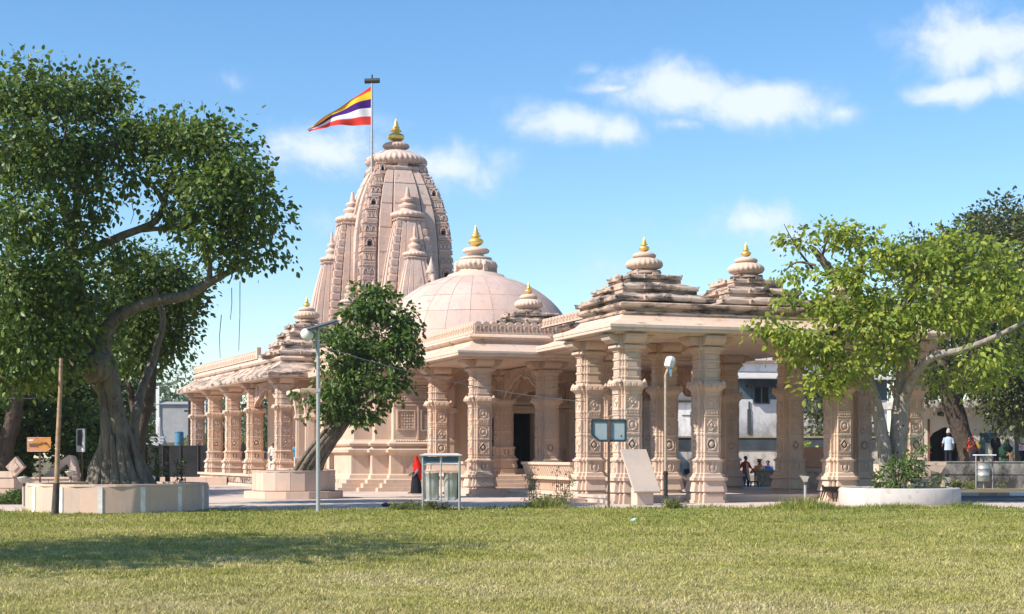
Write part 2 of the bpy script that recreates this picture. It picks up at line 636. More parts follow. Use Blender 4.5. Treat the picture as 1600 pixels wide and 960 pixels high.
def grass_blades():
    n = 520000
    # sample so that the density per picture area stays even: Y with pdf ~ 1/Y^2.2
    u = rng.random(n)
    y0, y1 = 12.5, 49.0
    Y = (y0 ** -.9 + u * (y1 ** -.9 - y0 ** -.9)) ** (1 / -.9)
    X = (rng.random(n) - .5) * 2 * (Y * .36 + 1.2)
    te = np.clip(X / 11.0, -1, 1)
    edge = 47.2 + np.where(te < 0, 2.2 * te, -.4 * te) * 1.6 + .28 * np.sin(X * 1.3) + .18 * np.sin(X * 3.1 + 1)
    bare = np.sin(X * .62 + 2.1 * np.sin(Y * .31 + 1)) * np.sin(Y * .53 + 1.6 * np.sin(X * .41)) + .5 * np.sin(X * 1.9 + Y * 1.3) * np.sin(Y * 2.3 - X)
    rag = .4 * np.sin(X * 4.3 + np.sin(X * 2.2)) * np.sin(X * 1.1 + 2) + .45 * rng.random(n) ** 2
    keep = (Y < edge - .02 + rag) & (rng.random(n) < np.clip(1.1 - .9 * np.clip(bare - .35, 0, 1), .3, 1))
    X, Y, edge = X[keep], Y[keep], edge[keep]
    n = len(X)
    patch = .5 + .5 * np.sin(X * .9 + 1.7 * np.sin(Y * .55)) * np.sin(Y * .8 + X * .35) + .3 * np.sin(X * 2.3 + Y * 1.9)
    near_edge = np.clip((Y - edge + 1.6) / 1.6, 0, 1)
    H = (.018 + .032 * rng.random(n)) * (.75 + .55 * np.clip(patch, 0, 1.3)) * (1 + .7 * near_edge) * (.85 + Y / 90)
    H *= np.where(rng.random(n) > .988, 1.9, 1)
    clump = np.sin(X * 5.1 + 2 * np.sin(Y * 1.7)) * np.sin(Y * 3.7 + 1.3 * np.sin(X * 2.1))
    H *= 1 + .45 * clump
    W = (.0026 + .0034 * rng.random(n)) * (.6 + Y / 24)
    th = rng.random(n) * 2 * PI
    lean = H * (.25 + .9 * rng.random(n))
    ld = rng.random(n) * 2 * PI
    dx, dy = np.cos(th) * W, np.sin(th) * W
    lx, ly = np.cos(ld) * lean, np.sin(ld) * lean
    V = np.zeros((n, 5, 3), np.float32)
    V[:, 0] = np.stack([X - dx, Y - dy, np.zeros(n)], 1)
    V[:, 1] = np.stack([X + dx, Y + dy, np.zeros(n)], 1)
    V[:, 2] = np.stack([X + lx * .35 + dx * .8, Y + ly * .35 + dy * .8, H * .6], 1)
    V[:, 3] = np.stack([X + lx * .35 - dx * .8, Y + ly * .35 - dy * .8, H * .6], 1)
    V[:, 4] = np.stack([X + lx, Y + ly, H], 1)
    base = np.arange(n)[:, None] * 5
    loops = np.concatenate([base + np.array([[0, 1, 2, 3]]), base + np.array([[3, 2, 4]])], 1).ravel()
    tot = np.tile(np.array([4, 3]), n)
    return fast_mesh('grass', V.reshape(-1, 3), loops, tot, GRASS)


def fast_mesh(name, verts, loops, totals, material, smooth=False):
    me = bpy.data.meshes.new(name)
    me.vertices.add(len(verts)); me.vertices.foreach_set('co', np.ascontiguousarray(verts, dtype=np.float32).ravel())
    me.loops.add(len(loops)); me.loops.foreach_set('vertex_index', np.ascontiguousarray(loops, dtype=np.int32))
    me.polygons.add(len(totals))
    starts = np.concatenate([[0], np.cumsum(totals)[:-1]]).astype(np.int32)
    me.polygons.foreach_set('loop_start', starts)
    me.polygons.foreach_set('loop_total', np.asarray(totals, dtype=np.int32))
    if smooth:
        me.polygons.foreach_set('use_smooth', np.ones(len(totals), bool))
    me.materials.append(material)
    me.update(calc_edges=True)
    return me


def fallen_leaves():
    n = 900
    Y = 14 + 33 * rng.random(n) ** .7
    X = (rng.random(n) - .5) * .72 * Y
    X = np.where(rng.random(n) < .6, -np.abs(X), X)
    th = rng.random(n) * 2 * PI; s = .02 + .035 * rng.random(n)
    cx, sx = np.cos(th) * s, np.sin(th) * s
    z = .03 + .03 * rng.random(n)
    V = np.zeros((n, 4, 3), np.float32)
    V[:, 0] = np.stack([X - cx, Y - sx, z], 1); V[:, 1] = np.stack([X + sx * .5, Y - cx * .5, z + .01], 1)
    V[:, 2] = np.stack([X + cx, Y + sx, z + .015 * rng.random(n)], 1); V[:, 3] = np.stack([X - sx * .5, Y + cx * .5, z + .012], 1)
    return fast_mesh('fallen_leaves', V.reshape(-1, 3), np.arange(4 * n), np.full(n, 4), plain('dry_brown_leaf', (.20, .13, .065), .8, 0, .5, 3, .2, 0))


tag(link('fallen_leaves', fallen_leaves()), 'dry brown fallen leaves scattered over the lawn', 'leaves', kind='stuff')
tag(link('grass', grass_blades()), 'short sunlit lawn grass with dry straw patches in front of the temple', 'grass', kind='stuff')

# ------------------------------------------------------------------ the temple
ALPHA = math.atan(.34)
ORG = Vector((3.84, 51.2, 0))
temple = thing('temple', 'pink sandstone temple with carved columns, domed hall, stepped pyramid roofs and a tall curved spire', 'temple', ORG, ALPHA)
cA, sA = math.cos(ALPHA), math.sin(ALPHA)


def tw(a, b, z=0):
    return Vector((ORG.x + a * cA - b * sA, ORG.y + a * sA + b * cA, z))


def notch(w_, z, k=.80, cx=0, cy=0):
    """12-corner column plan: square with stepped corners"""
    j = k * w_ * .96
    i = .60 * w_
    p = [(w_, -i), (w_, i), (j, i), (j, j), (i, j), (i, w_), (-i, w_), (-i, j), (-j, j), (-j, i), (-w_, i), (-w_, -i),
         (-j, -i), (-j, -j), (-i, -j), (-i, -w_), (i, -w_), (i, -j), (j, -j), (j, -i)]
    return [(cx + x, cy + y, z) for (x, y) in p]


def prof_mesh(name, prof, material, extra=None):
    m_ = MB()
    m_.loft([notch(w_, z) for (z, w_) in prof])
    if extra:
        extra(m_)
    return m_.mesh(name, material)


def four(fn):
    for k in range(4):
        a = k * PI / 2
        fn(math.cos(a), math.sin(a))


def medallion(m_, zc, r, dist, shape='round'):
    def one(ca, sa):
        n_ = 12 if shape == 'round' else 4
        rings = []
        for (rr, dd) in ((r, -.01), (r, .024), (r * .85, .026), (r * .72, .0), (r * .48, .0), (r * .36, .028), (.02, .036)):
            ring = []
            for i in range(n_):
                t_ = 2 * PI * i / n_
                lx, lz = rr * math.cos(t_), rr * 1.15 * math.sin(t_)
                # local: normal +x', tangent y'
                x, y = dist + dd, lx
                ring.append((x * ca - y * sa, x * sa + y * ca, zc + lz))
            rings.append(ring)
        m_.loft(rings, 0, False, False)
        m_.add(rings[-1], [tuple(range(n_))])
    four(one)


def face_box(m_, zc, wd, ht, dist, dep):
    def one(ca, sa):
        m_.box(((dist) * ca, (dist) * sa, zc - ht / 2), (dep * 2 if abs(ca) > .5 else wd, wd if abs(ca) > .5 else dep * 2, ht))
    four(one)


# column parts (z from ground 0 .. 5.6)
plinth_me = prof_mesh('pedestal', [(0, .64), (.10, .64), (.10, .585), (.30, .585), (.33, .55), (.36, .53), (.38, .62), (.40, .62), (.74, .55), (.76, .63), (.86, .63), (.88, .56), (.93, .55)], S)


def ped_x(m_):
    medallion(m_, 1.20, .17, .47)
    face_box(m_, 1.2, .08, .36, .475, .02)


pedestal_me = prof_mesh('column_base', [(.93, .53), (.98, .53), (1.0, .49), (1.02, .47), (1.38, .47), (1.40, .52), (1.46, .53), (1.48, .47), (1.53, .45)], S, ped_x)


SHAPES = ['round', 'round', 'round']


def low_x(m_):
    medallion(m_, 1.98, .19, .415, SHAPES[0])
    medallion(m_, 2.62, .17, .415, SHAPES[1])
    medallion(m_, 3.38, .16, .405, SHAPES[2])
    for z in (1.72, 2.32, 2.95, 3.12, 3.66):
        face_box(m_, z, .46, .035, .41, .03)
    def fr(ca, sa):
        for s_ in (-1, 1):
            for (zc, h_) in ((1.98, .46), (2.62, .46), (3.38, .44)):
                x, y = .410, s_ * .24
                m_.box((x * ca - y * sa, x * sa + y * ca, zc - h_ / 2), (.05 if abs(ca) > .5 else .03, .03 if abs(ca) > .5 else .05, h_))
    four(fr)
    # row of small tongues
    def tg(ca, sa):
        for i in range(5):
            x, y = .416, (i - 2) * .095
            m_.box((x * ca - y * sa, x * sa + y * ca, 3.0), (.05 if abs(ca) > .5 else .06, .06 if abs(ca) > .5 else .05, .09))
    four(tg)


LOWP = [(1.53, .415), (1.58, .415), (1.585, .428), (1.61, .428), (1.615, .415), (1.70, .415), (1.70, .435), (1.75, .435), (1.75, .415), (2.27, .415), (2.30, .435), (2.36, .435), (2.38, .41), (2.42, .41), (2.425, .424), (2.45, .424), (2.455, .41), (2.83, .41), (2.835, .424), (2.86, .424), (2.865, .41), (2.9, .41), (2.92, .43), (2.98, .43), (2.98, .41), (3.1, .41), (3.1, .43), (3.16, .43), (3.18, .405), (3.56, .40), (3.565, .414), (3.59, .414), (3.595, .40), (3.62, .40), (3.65, .42), (3.72, .44)]
LOWERS = []
for SHAPES in (['round', 'round', 'round'], ['diamond', 'round', 'round'], ['round', 'diamond', 'round'], ['diamond', 'round', 'diamond']):
    LOWERS.append(prof_mesh('shaft', LOWP, SL, low_x))
COLN = [0]


def ring_x(m_):
    for (sx, sy) in ((1, 1), (1, -1), (-1, 1), (-1, -1)):
        m_.lathe([(.03, 0), (.075, .03), (.08, .07), (.04, .12), (.012, .16)], 8, (sx * .44, sy * .44, 3.99))
    def tg(ca, sa):
        for i in range(3):
            x, y = .56, (i - 1) * .22
            m_.box((x * ca - y * sa, x * sa + y * ca, 3.88), (.09 if abs(ca) > .5 else .14, .14 if abs(ca) > .5 else .09, .12), bev=.03)
    four(tg)


ring_me = prof_mesh('flared_ring', [(3.72, .43), (3.78, .45), (3.84, .50), (3.90, .55), (4.0, .57), (4.05, .56), (4.05, .50), (4.10, .47)], S, ring_x)


def up_x(m_):
    for z in (4.32, 4.62, 4.92):
        face_box(m_, z, .34, .16, .395, .02)


upper_me = prof_mesh('upper_shaft', [(4.10, .41), (4.18, .41), (4.18, .43), (4.22, .43), (4.24, .395), (4.45, .395), (4.47, .425), (4.52, .425), (4.54, .39), (4.74, .39), (4.76, .42), (4.81, .42), (4.83, .39), (5.02, .39), (5.05, .43), (5.14, .46)], S, up_x)


def cap_mesh():
    m_ = MB()
    m_.loft([notch(w_, z, .92) for (z, w_) in [(5.14, .50), (5.17, .55), (5.24, .55), (5.27, .50)]])
    m_.box((0, 0, 5.27), (.9, .9, .33))

    def arm(ca, sa):
        prof = [(.40, 5.29), (.52, 5.30), (.66, 5.35), (.76, 5.43), (.80, 5.51), (.80, 5.55), (.84, 5.55), (.84, 5.60), (.40, 5.60)]
        hw = .37
        a_ = [(x * ca + hw * sa, x * sa - hw * ca, z) for (x, z) in prof]
        b_ = [(x * ca - hw * sa, x * sa + hw * ca, z) for (x, z) in prof]
        n_ = len(prof)
        m_.add(a_ + b_, [tuple(range(n_)), tuple(range(2 * n_ - 1, n_ - 1, -1))] + [(i, n_ + i, n_ + (i + 1) % n_, (i + 1) % n_) for i in range(n_)])
    four(arm)
    return m_.mesh('bracket_capital', S)


cap_me = cap_mesh()


def column(a, b, zscale=1.0, z0=0.0, parent=None, rz=0, sc=1.0):
    COLN[0] += 1
    col = link('column', LOWERS[COLN[0] * 3 % 4], parent or temple, (a, b, z0), rz)
    col.scale = (sc, sc, zscale)
    for nm, me in (('pedestal', plinth_me), ('column_base', pedestal_me), ('flared_ring', ring_me), ('upper_shaft', upper_me), ('bracket_capital', cap_me)):
        link(nm, me, col)
    return col


for (a, b) in ((0, 0), (2.9, 0), (8, 0), (10.9, 0), (0, 3.4), (2.9, 3.4), (8, 3.4), (10.9, 3.4), (2.9, 8.6), (8, 8.6)):
    column(a, b)
ZS = 5.42 / 5.6
for (a, b) in ((-1.5, 11.5), (1.5, 11.9), (9.35, 11.9), (-1.5, 17.5)):
    column(a, b, ZS)
for (a, b) in ((1.7, 18.1), (8.6, 18.1)):
    c_ = column(a, b, (5.42 - .75) / 5.6, .75, sc=.9)


def slab(name, poly, prof, m=S, top=True, bot=True, parent=None, **k):
    b_ = MB(); b_.ring(poly, prof, 0, top, bot)
    return b_.build(name, m, parent or temple, **k)


# platforms and steps
slab('platform', rect(-.55, .35, 11.6, 12.5), [(0, 0), (0, .16), (.04, .16), (.04, .25)], PAVE, True, False)
slab('platform_step', rect(-1.2, 2.2, -.62, 5.0), [(0, 0), (0, .12)], S, True, False)
slab('porch_floor', rect(-2.3, 10.6, 9.6, 20), [(0, 0), (0, .09), (-.12, .09), (-.12, .27)], S, True, False)
for i, (bb, z) in enumerate(((13.0, .42), (13.6, .58), (14.2, .75))):
    slab('step', rect(-.6, bb, 9.3, 19.9), [(0, .27), (0, z)], S, True, False)
slab('door_step', rect(2.3, 18.6, 4.1, 19.9), [(0, .75), (0, 1.0)], S, True, False)

# --- eaves of the front portico
P_OUT = [(-1, -1), (11.9, -1), (11.9, 4.3), (10.45, 4.3), (10.45, 10.2), (.45, 10.2), (.45, 4.3), (-1, 4.3)]
slab('ceiling', P_OUT, [(-.3, 5.61), (-.3, 5.66)], SF)
slab('fascia', P_OUT, [(-.5, 5.64), (-.04, 5.69), (0, 5.69), (.012, 5.71), (.012, 5.79), (.03, 5.80), (.03, 5.89), (0, 5.92), (-.05, 5.93)], SF, False, False)
slab('sloping_eave', P_OUT, [(-.03, 5.925), (-.35, 6.02), (-.58, 6.13), (-.72, 6.28), (-.74, 6.32)], SRL, True, False)
P_IN = offset(P_OUT, -.72)
slab('cornice', P_IN, [(-.02, 6.28), (.05, 6.32), (.05, 6.38), (-.06, 6.42), (-.06, 6.50), (.06, 6.53), (.1, 6.58), (.1, 6.66), (.0, 6.70), (-.3, 6.72)], SR, True, False)

# --- eaves of the middle porch
M_OUT = [(-2.8, 10.2), (13.7, 10.2), (13.7, 20.2), (-2.8, 20.2)]
M_F = [(-2.8, 10.2), (.75, 10.2), (.75, 9.6), (9.8, 9.6), (9.8, 19.4), (-2.8, 19.4)]
slab('ceiling', M_F, [(-.3, 5.43), (-.3, 5.48)], SF)
slab('fascia', M_F, [(-.5, 5.46), (-.04, 5.52), (0, 5.52), (.012, 5.54), (.012, 5.62), (.03, 5.63), (.03, 5.71), (0, 5.74), (-.05, 5.75)], SF, False, False)
slab('sloping_eave', M_F, [(-.03, 5.745), (-.35, 5.82), (-.65, 5.95), (-.82, 6.12), (-.84, 6.16)], SRL, True, False)
M_IN = [(-1.95, 11.05), (9.1, 11.05), (9.1, 20.2), (-1.95, 20.2)]
slab('roof_moulding', M_IN, [(-.03, 6.12), (.02, 6.2), (.12, 6.24), (.18, 6.32), (.12, 6.4), (.0, 6.44), (-.06, 6.46)], SRL, True, False)


def parapet(name, poly, z0, h_, edges=None, spacing=.34, mm=None):
    pts = poly
    n_ = len(pts)
    for i in range(n_):
        b_ = MB()
        if edges is not None and i not in edges:
            continue
        p = Vector(pts[i]); q = Vector(pts[(i + 1) % n_])
        d = q - p; L_ = d.length; d.normalize(); nn = Vector((d.y, -d.x))
        ang = math.atan2(d.y, d.x)
        k = max(1, int(L_ / spacing))
        st = L_ / k
        mid = (p + q) / 2 - nn * .06
        b_.box((mid.x, mid.y, z0), (L_ - .1, .12, h_ * .78), ang)
        b_.box((mid.x + nn.x * .03, mid.y + nn.y * .03, z0), (L_ - .02, .18, h_ * .12), ang)
        for j in range(k):
            c_ = p + d * (st * (j + .5)) - nn * .05
            # merlon with rounded head
            out = [(-st * .43, 0), (st * .43, 0), (st * .43, h_ * .8), (st * .3, h_ * .92), (0, h_), (-st * .3, h_ * .92), (-st * .43, h_ * .8)]
            b_.plate(out, .15, (c_.x, c_.y, z0), (d.x, d.y, 0), (0, 0, 1))
            # horseshoe relief
            r_ = st * .3
            c2 = c_ + nn * .085
            for t_ in range(8):
                a0, a1 = -PI * .2 + t_ / 8 * 1.4 * PI, -PI * .2 + (t_ + 1) / 8 * 1.4 * PI
                b_.beam((c2.x + d.x * r_ * math.cos(a0), c2.y + d.y * r_ * math.cos(a0), z0 + h_ * .45 + r_ * math.sin(a0)),
                        (c2.x + d.x * r_ * math.cos(a1), c2.y + d.y * r_ * math.cos(a1), z0 + h_ * .45 + r_ * math.sin(a1)), .03, .035)
        b_.build(name, mm or S, temple)


parapet('parapet', offset(M_IN, -.08), 6.46, .50, (0, 1, 3))
LP = [(.45 + .75, 4.3), (10.45 - .75, 4.3), (9.7, 10.3), (1.2, 10.3)]
parapet('parapet', [(.95, 4.2), (9.95, 4.2), (9.95, 10.9), (.95, 10.9)], 6.72, .36, (1, 3))

# --- amalaka (ribbed stone disc) and golden finial
def amalaka_me(r, h_, ribs, name='ribbed_disc', m=S):
    b_ = MB()
    pr = [(r * .62, 0), (r * .68, h_ * .06), (r * .9, h_ * .18), (r, h_ * .38), (r * 1.0, h_ * .52), (r * .93, h_ * .72), (r * .78, h_ * .88), (r * .6, h_ * .98), (r * .45, h_)]
    n_ = ribs * 4
    b_.lathe(pr, n_, rib=ribs, amp=.03, ribz=(h_ * .1, h_ * .9))
    return b_.mesh(name, m)


def finial_me():
    b_ = MB()   # unit height 1
    b_.lathe([(.11, 0), (.13, .02), (.09, .05), (.10, .08), (.19, .13), (.255, .2), (.27, .27), (.24, .34), (.16, .40), (.10, .43), (.095, .45),
              (.17, .48), (.18, .51), (.12, .55), (.105, .57), (.125, .60), (.12, .63), (.085, .68), (.075, .70), (.085, .72), (.08, .75), (.045, .84), (.012, .97), (.0, 1.0)], 20)
    return b_.mesh('golden_finial', GOLD)


FIN = finial_me()


def finial(parent, loc, h_):
    o = link('golden_finial', FIN, parent, loc)
    o.scale = (h_ * 1.26, h_ * 1.26, h_)
    return o


def stepped(h_, k=.9, c=.5):
    j = h_ * k
    i = h_ * c
    return [(i, -h_), (i, -j), (j, -j), (j, -i), (h_, -i), (h_, i), (j, i), (j, j), (i, j), (i, h_), (-i, h_), (-i, j), (-j, j), (-j, i), (-h_, i), (-h_, -i), (-j, -i), (-j, -j), (-i, -j), (-i, -h_)]


def tier_mesh(h_, rise, inset, m=SR):
    b_ = MB()
    p = stepped(h_, .93, .42)
    b_.ring(p, [(-.6, -.07), (-.03, -.07), (0, -.05), (0, .04), (-.025, .05), (-.03, .075), (-.10, .095), (-inset * .5, .07 + (rise - .05) * .42), (-inset, rise), (-inset - .04, rise + .02)], 0, True, False)
    for (sx, sy) in ((1, 1), (1, -1), (-1, 1), (-1, -1)):
        for (ex, ey) in ((.93, .93), (.42, 1.0), (1.0, .42)):
            b_.beam((sx * (ex * h_ - .09), sy * (ey * h_ - .09), .055), (sx * (ex * h_ + .012), sy * (ey * h_ + .012), .075), .055, .05)

    def side(ca, sa):
        g = [(.15 * math.cos(PI * i / 8), .13 * math.sin(PI * i / 8)) for i in range(9)]
        x = h_ - .05
        b_.plate(g, .10, (x * ca, x * sa, .05), (-sa, ca, 0), (0, 0, 1))
        b_.plate([(u_ * .5, v_ * .5) for (u_, v_) in g], .06, ((x + .05) * ca, (x + .05) * sa, .06), (-sa, ca, 0), (0, 0, 1))
    four(side)
    return b_.mesh('roof_tier', m)


def pyramid(a, b, z0, hs, zs, am_z, am_r, tip, parent=temple, m=SR):
    """stepped pyramid roof: hs half widths and zs eave heights of the tiers, bottom up."""
    core = MB()
    core.ring(rect(-hs[0] * .86, -hs[0] * .86, hs[0] * .86, hs[0] * .86), [(0, z0), (0, zs[0])], 0, True, False)
    for i in range(len(hs)):
        nx = hs[i + 1] if i + 1 < len(hs) else am_r * .75
        nz = zs[i + 1] if i + 1 < len(hs) else am_z - .2
        q = min(hs[i] * .8, nx * .9)
        core.ring(rect(-q, -q, q, q), [(0, zs[i]), (0, nz)], 0, True, False)
    core.lathe([(am_r * .9, am_z - .32), (am_r * .95, am_z - .26), (am_r * .62, am_z - .2), (am_r * .6, am_z - .05)], 20)
    root = core.build('pyramid_roof', m, parent, (a, b, 0))
    for h_, z in zip(hs, zs):
        i = hs.index(h_)
        nx = hs[i + 1] * .8 if i + 1 < len(hs) else am_r * .9
        nz = zs[i + 1] if i + 1 < len(hs) else am_z - .3
        rise = min(.30, (nz - z) * .62)
        link('roof_tier', tier_mesh(h_, rise, min(h_ - nx, .55), m), root, (0, 0, z))
    link('ribbed_disc', amalaka_me(am_r, .42, 22, m=S), root, (0, 0, am_z - .18))
    nb = MB()
    nb.lathe([(am_r * .42, 0), (am_r * .62, .05), (am_r * .66, .12), (am_r * .5, .2), (am_r * .2, .24)], 20)
    nb.build('neck_disc', S, root, (0, 0, am_z + .22))
    z1 = am_z + .44
    finial(root, (0, 0, z1), tip - z1)
    return root


PH = [2.0, 1.52, 1.06]
PZ = [6.86, 7.28, 7.70]
pyramid(1.45, 1.9, 6.5, PH, PZ, 8.22, .64, 9.22)
pyramid(5.45, 2.0, 6.5, PH, PZ, 8.22, .64, 9.22)
pyramid(9.45, 1.9, 6.5, [1.9, 1.5, 1.1], [6.75, 7.0, 7.25], 7.62, .6, 8.35)
pyramid(1.06, 12.9, 6.2, [1.6, 1.05], [7.02, 7.36], 7.84, .58, 8.8, m=SR)
pyramid(8.0, 12.9, 6.2, [1.6, 1.05], [7.02, 7.36], 7.84, .58, 8.8, m=SR)

# --- balustrades with ribbed sloping seat backs
def balustrade(p, q, z0=.25):
    p, q = Vector(p), Vector(q)
    d = q - p; L_ = d.length; d.normalize(); nn = Vector((-d.y, d.x))     # outward = left of travel
    ang = math.atan2(d.y, d.x)
    mid = (p + q) / 2
    root = MB()
    root.box((mid.x, mid.y, z0 - .25), (L_, .5, .28), ang)
    root.box((mid.x, mid.y, z0 + .03), (L_, .26, .42), ang)
    root.box((mid.x + nn.x * .08, mid.y + nn.y * .08, z0 + .45), (L_, .62, .12), ang, bev=.02)
    o = root.build('balustrade', S, temple)
    k = int(L_ / .22)
    bal = MB()
    for j in range(k):
        c_ = p + d * (L_ * (j + .5) / k) + nn * .17
        bal.box((c_.x, c_.y, z0 + .04), (.10, .10, .40), ang, bev=.02)
    bal.build('baluster_row', S, o)['kind'] = 'stuff'
    back = MB()
    for j in range(k):
        c_ = p + d * (L_ * (j + .5) / k)
        a0 = c_ + nn * .26; a1 = c_ + nn * .44
        back.beam((a0.x, a0.y, z0 + .57), (a1.x, a1.y, z0 + 1.02), .12 + .05, .09, up=Vector((nn.x, nn.y, 0)))
    m0 = mid + nn * .20; m1 = mid + nn * .40
    back.beam(((p + nn * .30).x, (p + nn * .30).y, z0 + .8), ((q + nn * .30).x, (q + nn * .30).y, z0 + .8), .5, .06, up=Vector((nn.x, nn.y, -.5)))
    back.beam(((p + nn * .45).x, (p + nn * .45).y, z0 + 1.06), ((q + nn * .45).x, (q + nn * .45).y, z0 + 1.06), .16, .1)
    back.build('seat_back', S, o)
    return o


balustrade((0, 3.95), (0, 9.3))
balustrade((-1.5, 12.1), (-1.5, 16.95))
balustrade((10.9, 9.3), (10.9, 3.95))

# --- cusped carved arches
def arch(p, q, ztop, zspring, rise, thick=.2):
    p, q = Vector(p), Vector(q)
    d = q - p; L_ = d.length; d.normalize()
    out = []
    n_ = 36
    for i in range(n_ + 1):
        t_ = i / n_
        x = t_ * L_
        e = 1 - abs(2 * t_ - 1) ** 1.8
        z = zspring + rise * e - .11 * (1 - abs(math.sin(t_ * PI * 5))) * (0 < i < n_)
        out.append((x, z))
    b_ = MB()
    # top bar as strips so the n-gon stays convex enough
    for i in range(n_):
        (x0, z0), (x1, z1) = out[i], out[i + 1]
        b_.plate([(x0, z0), (x1, z1), (x1, ztop), (x0, ztop)], thick, (p.x, p.y, 0), (d.x, d.y, 0), (0, 0, 1))
        b_.plate([(x0, z0 - .0), (x1, z1 - .0), (x1, z1 + .1), (x0, z0 + .1)], thick + .1, (p.x, p.y, 0), (d.x, d.y, 0), (0, 0, 1))
        b_.plate([(x0, z0 + .2), (x1, z1 + .2), (x1, min(ztop, z1 + .25)), (x0, min(ztop, z0 + .25))], thick + .06, (p.x, p.y, 0), (d.x, d.y, 0), (0, 0, 1))
    # spandrel rosettes
    for t_ in (.13, .87):
        for (rr, th) in ((.26, thick + .07), (.17, thick + .13), (.08, thick + .18)):
            g = [(t_ * L_ + rr * math.cos(a_ * PI / 6), ztop - .36 + rr * math.sin(a_ * PI / 6)) for a_ in range(12)]
            b_.plate(g, th, (p.x, p.y, 0), (d.x, d.y, 0), (0, 0, 1))
    return b_.build('cusped_arch', SC, temple)


arch((1.95, 18.1), (8.35, 18.1), 5.36, 4.0, 1.05)
arch((-1.5, 17.6), (1.3, 18.1), 5.36, 4.05, .9)
arch((1.5, 12.3), (1.68, 17.7), 5.36, 4.1, .9)
arch((8.1, 12.3), (8.5, 17.7), 5.36, 4.1, .9)

# --- hall walls
BASE = [(.95, 0), (.95, .17), (.70, .17), (.70, .36), (.45, .36), (.45, .52), (.27, .56), (.24, .72), (.16, .78), (.16, 1.60), (.22, 1.66), (.32, 1.74), (.33, 1.86), (.16, 1.93),
        (.13, 2.0), (.24, 2.05), (.27, 2.13), (.2, 2.2), (.06, 2.24), (0, 2.32), (0, 4.75), (.06, 4.8), (.06, 4.92), (.14, 4.98), (.14, 5.1), (.22, 5.16), (.22, 5.44)]
WL = [(-3.0, 19.6), (2.2, 19.6), (2.2, 24), (2.2, 27.5), (-4.6, 27.5), (-4.6, 20.5), (-3.75, 20.5), (-3.75, 20.02), (-3.0, 20.02)]
WL = [(-3.0, 19.6), (-1.1, 19.6), (-1.1, 27.5), (-4.6, 27.5), (-4.6, 20.5), (-3.75, 20.5), (-3.75, 20.02), (-3.0, 20.02)]
slab('hall_wall', WL, BASE, S, True, False)
# porch back wall with the two dark door openings
bw = MB()
for (a0, a1, z0, z1) in ((-1.1, 1.25, .27, 5.43), (1.25, 2.05, 3.35, 5.43), (2.05, 2.55, .27, 5.43), (2.55, 3.85, 3.55, 5.43), (3.85, 8.5, .27, 5.43)):
    bw.box(((a0 + a1) / 2, 20.3, z0), (a1 - a0, .7, z1 - z0))
bw.build('porch_back_wall', S, temple)
dk = MB()
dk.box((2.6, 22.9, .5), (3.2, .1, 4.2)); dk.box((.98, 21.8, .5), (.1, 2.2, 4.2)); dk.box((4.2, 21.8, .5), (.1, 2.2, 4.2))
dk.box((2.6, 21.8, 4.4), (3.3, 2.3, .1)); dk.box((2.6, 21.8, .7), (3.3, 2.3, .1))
dk.build('painted_dark_doorway', DARK, temple)  # near-black lining paints the unlit depth behind the doors
fr = MB()
for (x0, x1, zt) in ((2.55, 3.85, 3.55),):
    for i, (o_, d_) in enumerate(((.0, .10), (.17, .06))):
        for s_, x in ((-1, x0), (1, x1)):
            xx = x - .085 - o_ if s_ < 0 else x + .085 + o_
            fr.box((xx, 19.9 - d_ / 2, .75), (.165, .1 + d_, zt - .75 + o_))
        fr.box(((x0 + x1) / 2, 19.9 - d_ / 2, zt + o_), (x1 - x0 + .34 + 2 * o_, .1 + d_, .165))
fr.box((3.2, 19.75, 3.95), (2.3, .5, .14)); fr.box((3.2, 19.8, 4.09), (1.9, .4, .3), taper=.75)
fr.lathe([(.22, 0), (.3, .12), (.22, .3), (.05, .42)], 10, (3.2, 19.8, 4.39))
fr.build('door_frame', S, temple)
# pilasters and niches on the porch back wall
for a in (-.3, .9, 4.6, 5.6, 7.0, 8.2):
    p_ = MB()
    p_.loft([notch(w_, z, .8, a, 19.93) for (z, w_) in ((.75, .34), (1.1, .34), (1.12, .27), (2.2, .26), (2.24, .3), (2.34, .3), (2.36, .25), (3.5, .25), (3.55, .34), (3.75, .36), (3.78, .27), (4.8, .27), (5.0, .36), (5.43, .4))])
    p_.build('pilaster', S, temple)
for a in (5.1, 7.6):
    nb = MB()
    for (w_, h_, d_) in ((.62, 1.9, .10), (.44, 1.7, .16)):
        nb.box((a, 19.93 - d_ / 2, 1.9), (w_, d_, h_))
    nb.box((a, 19.7, 3.8), (.8, .5, .12)); nb.box((a, 19.72, 3.92), (.6, .4, .25), taper=.6)
    nb.build('carved_niche', SC, temple)

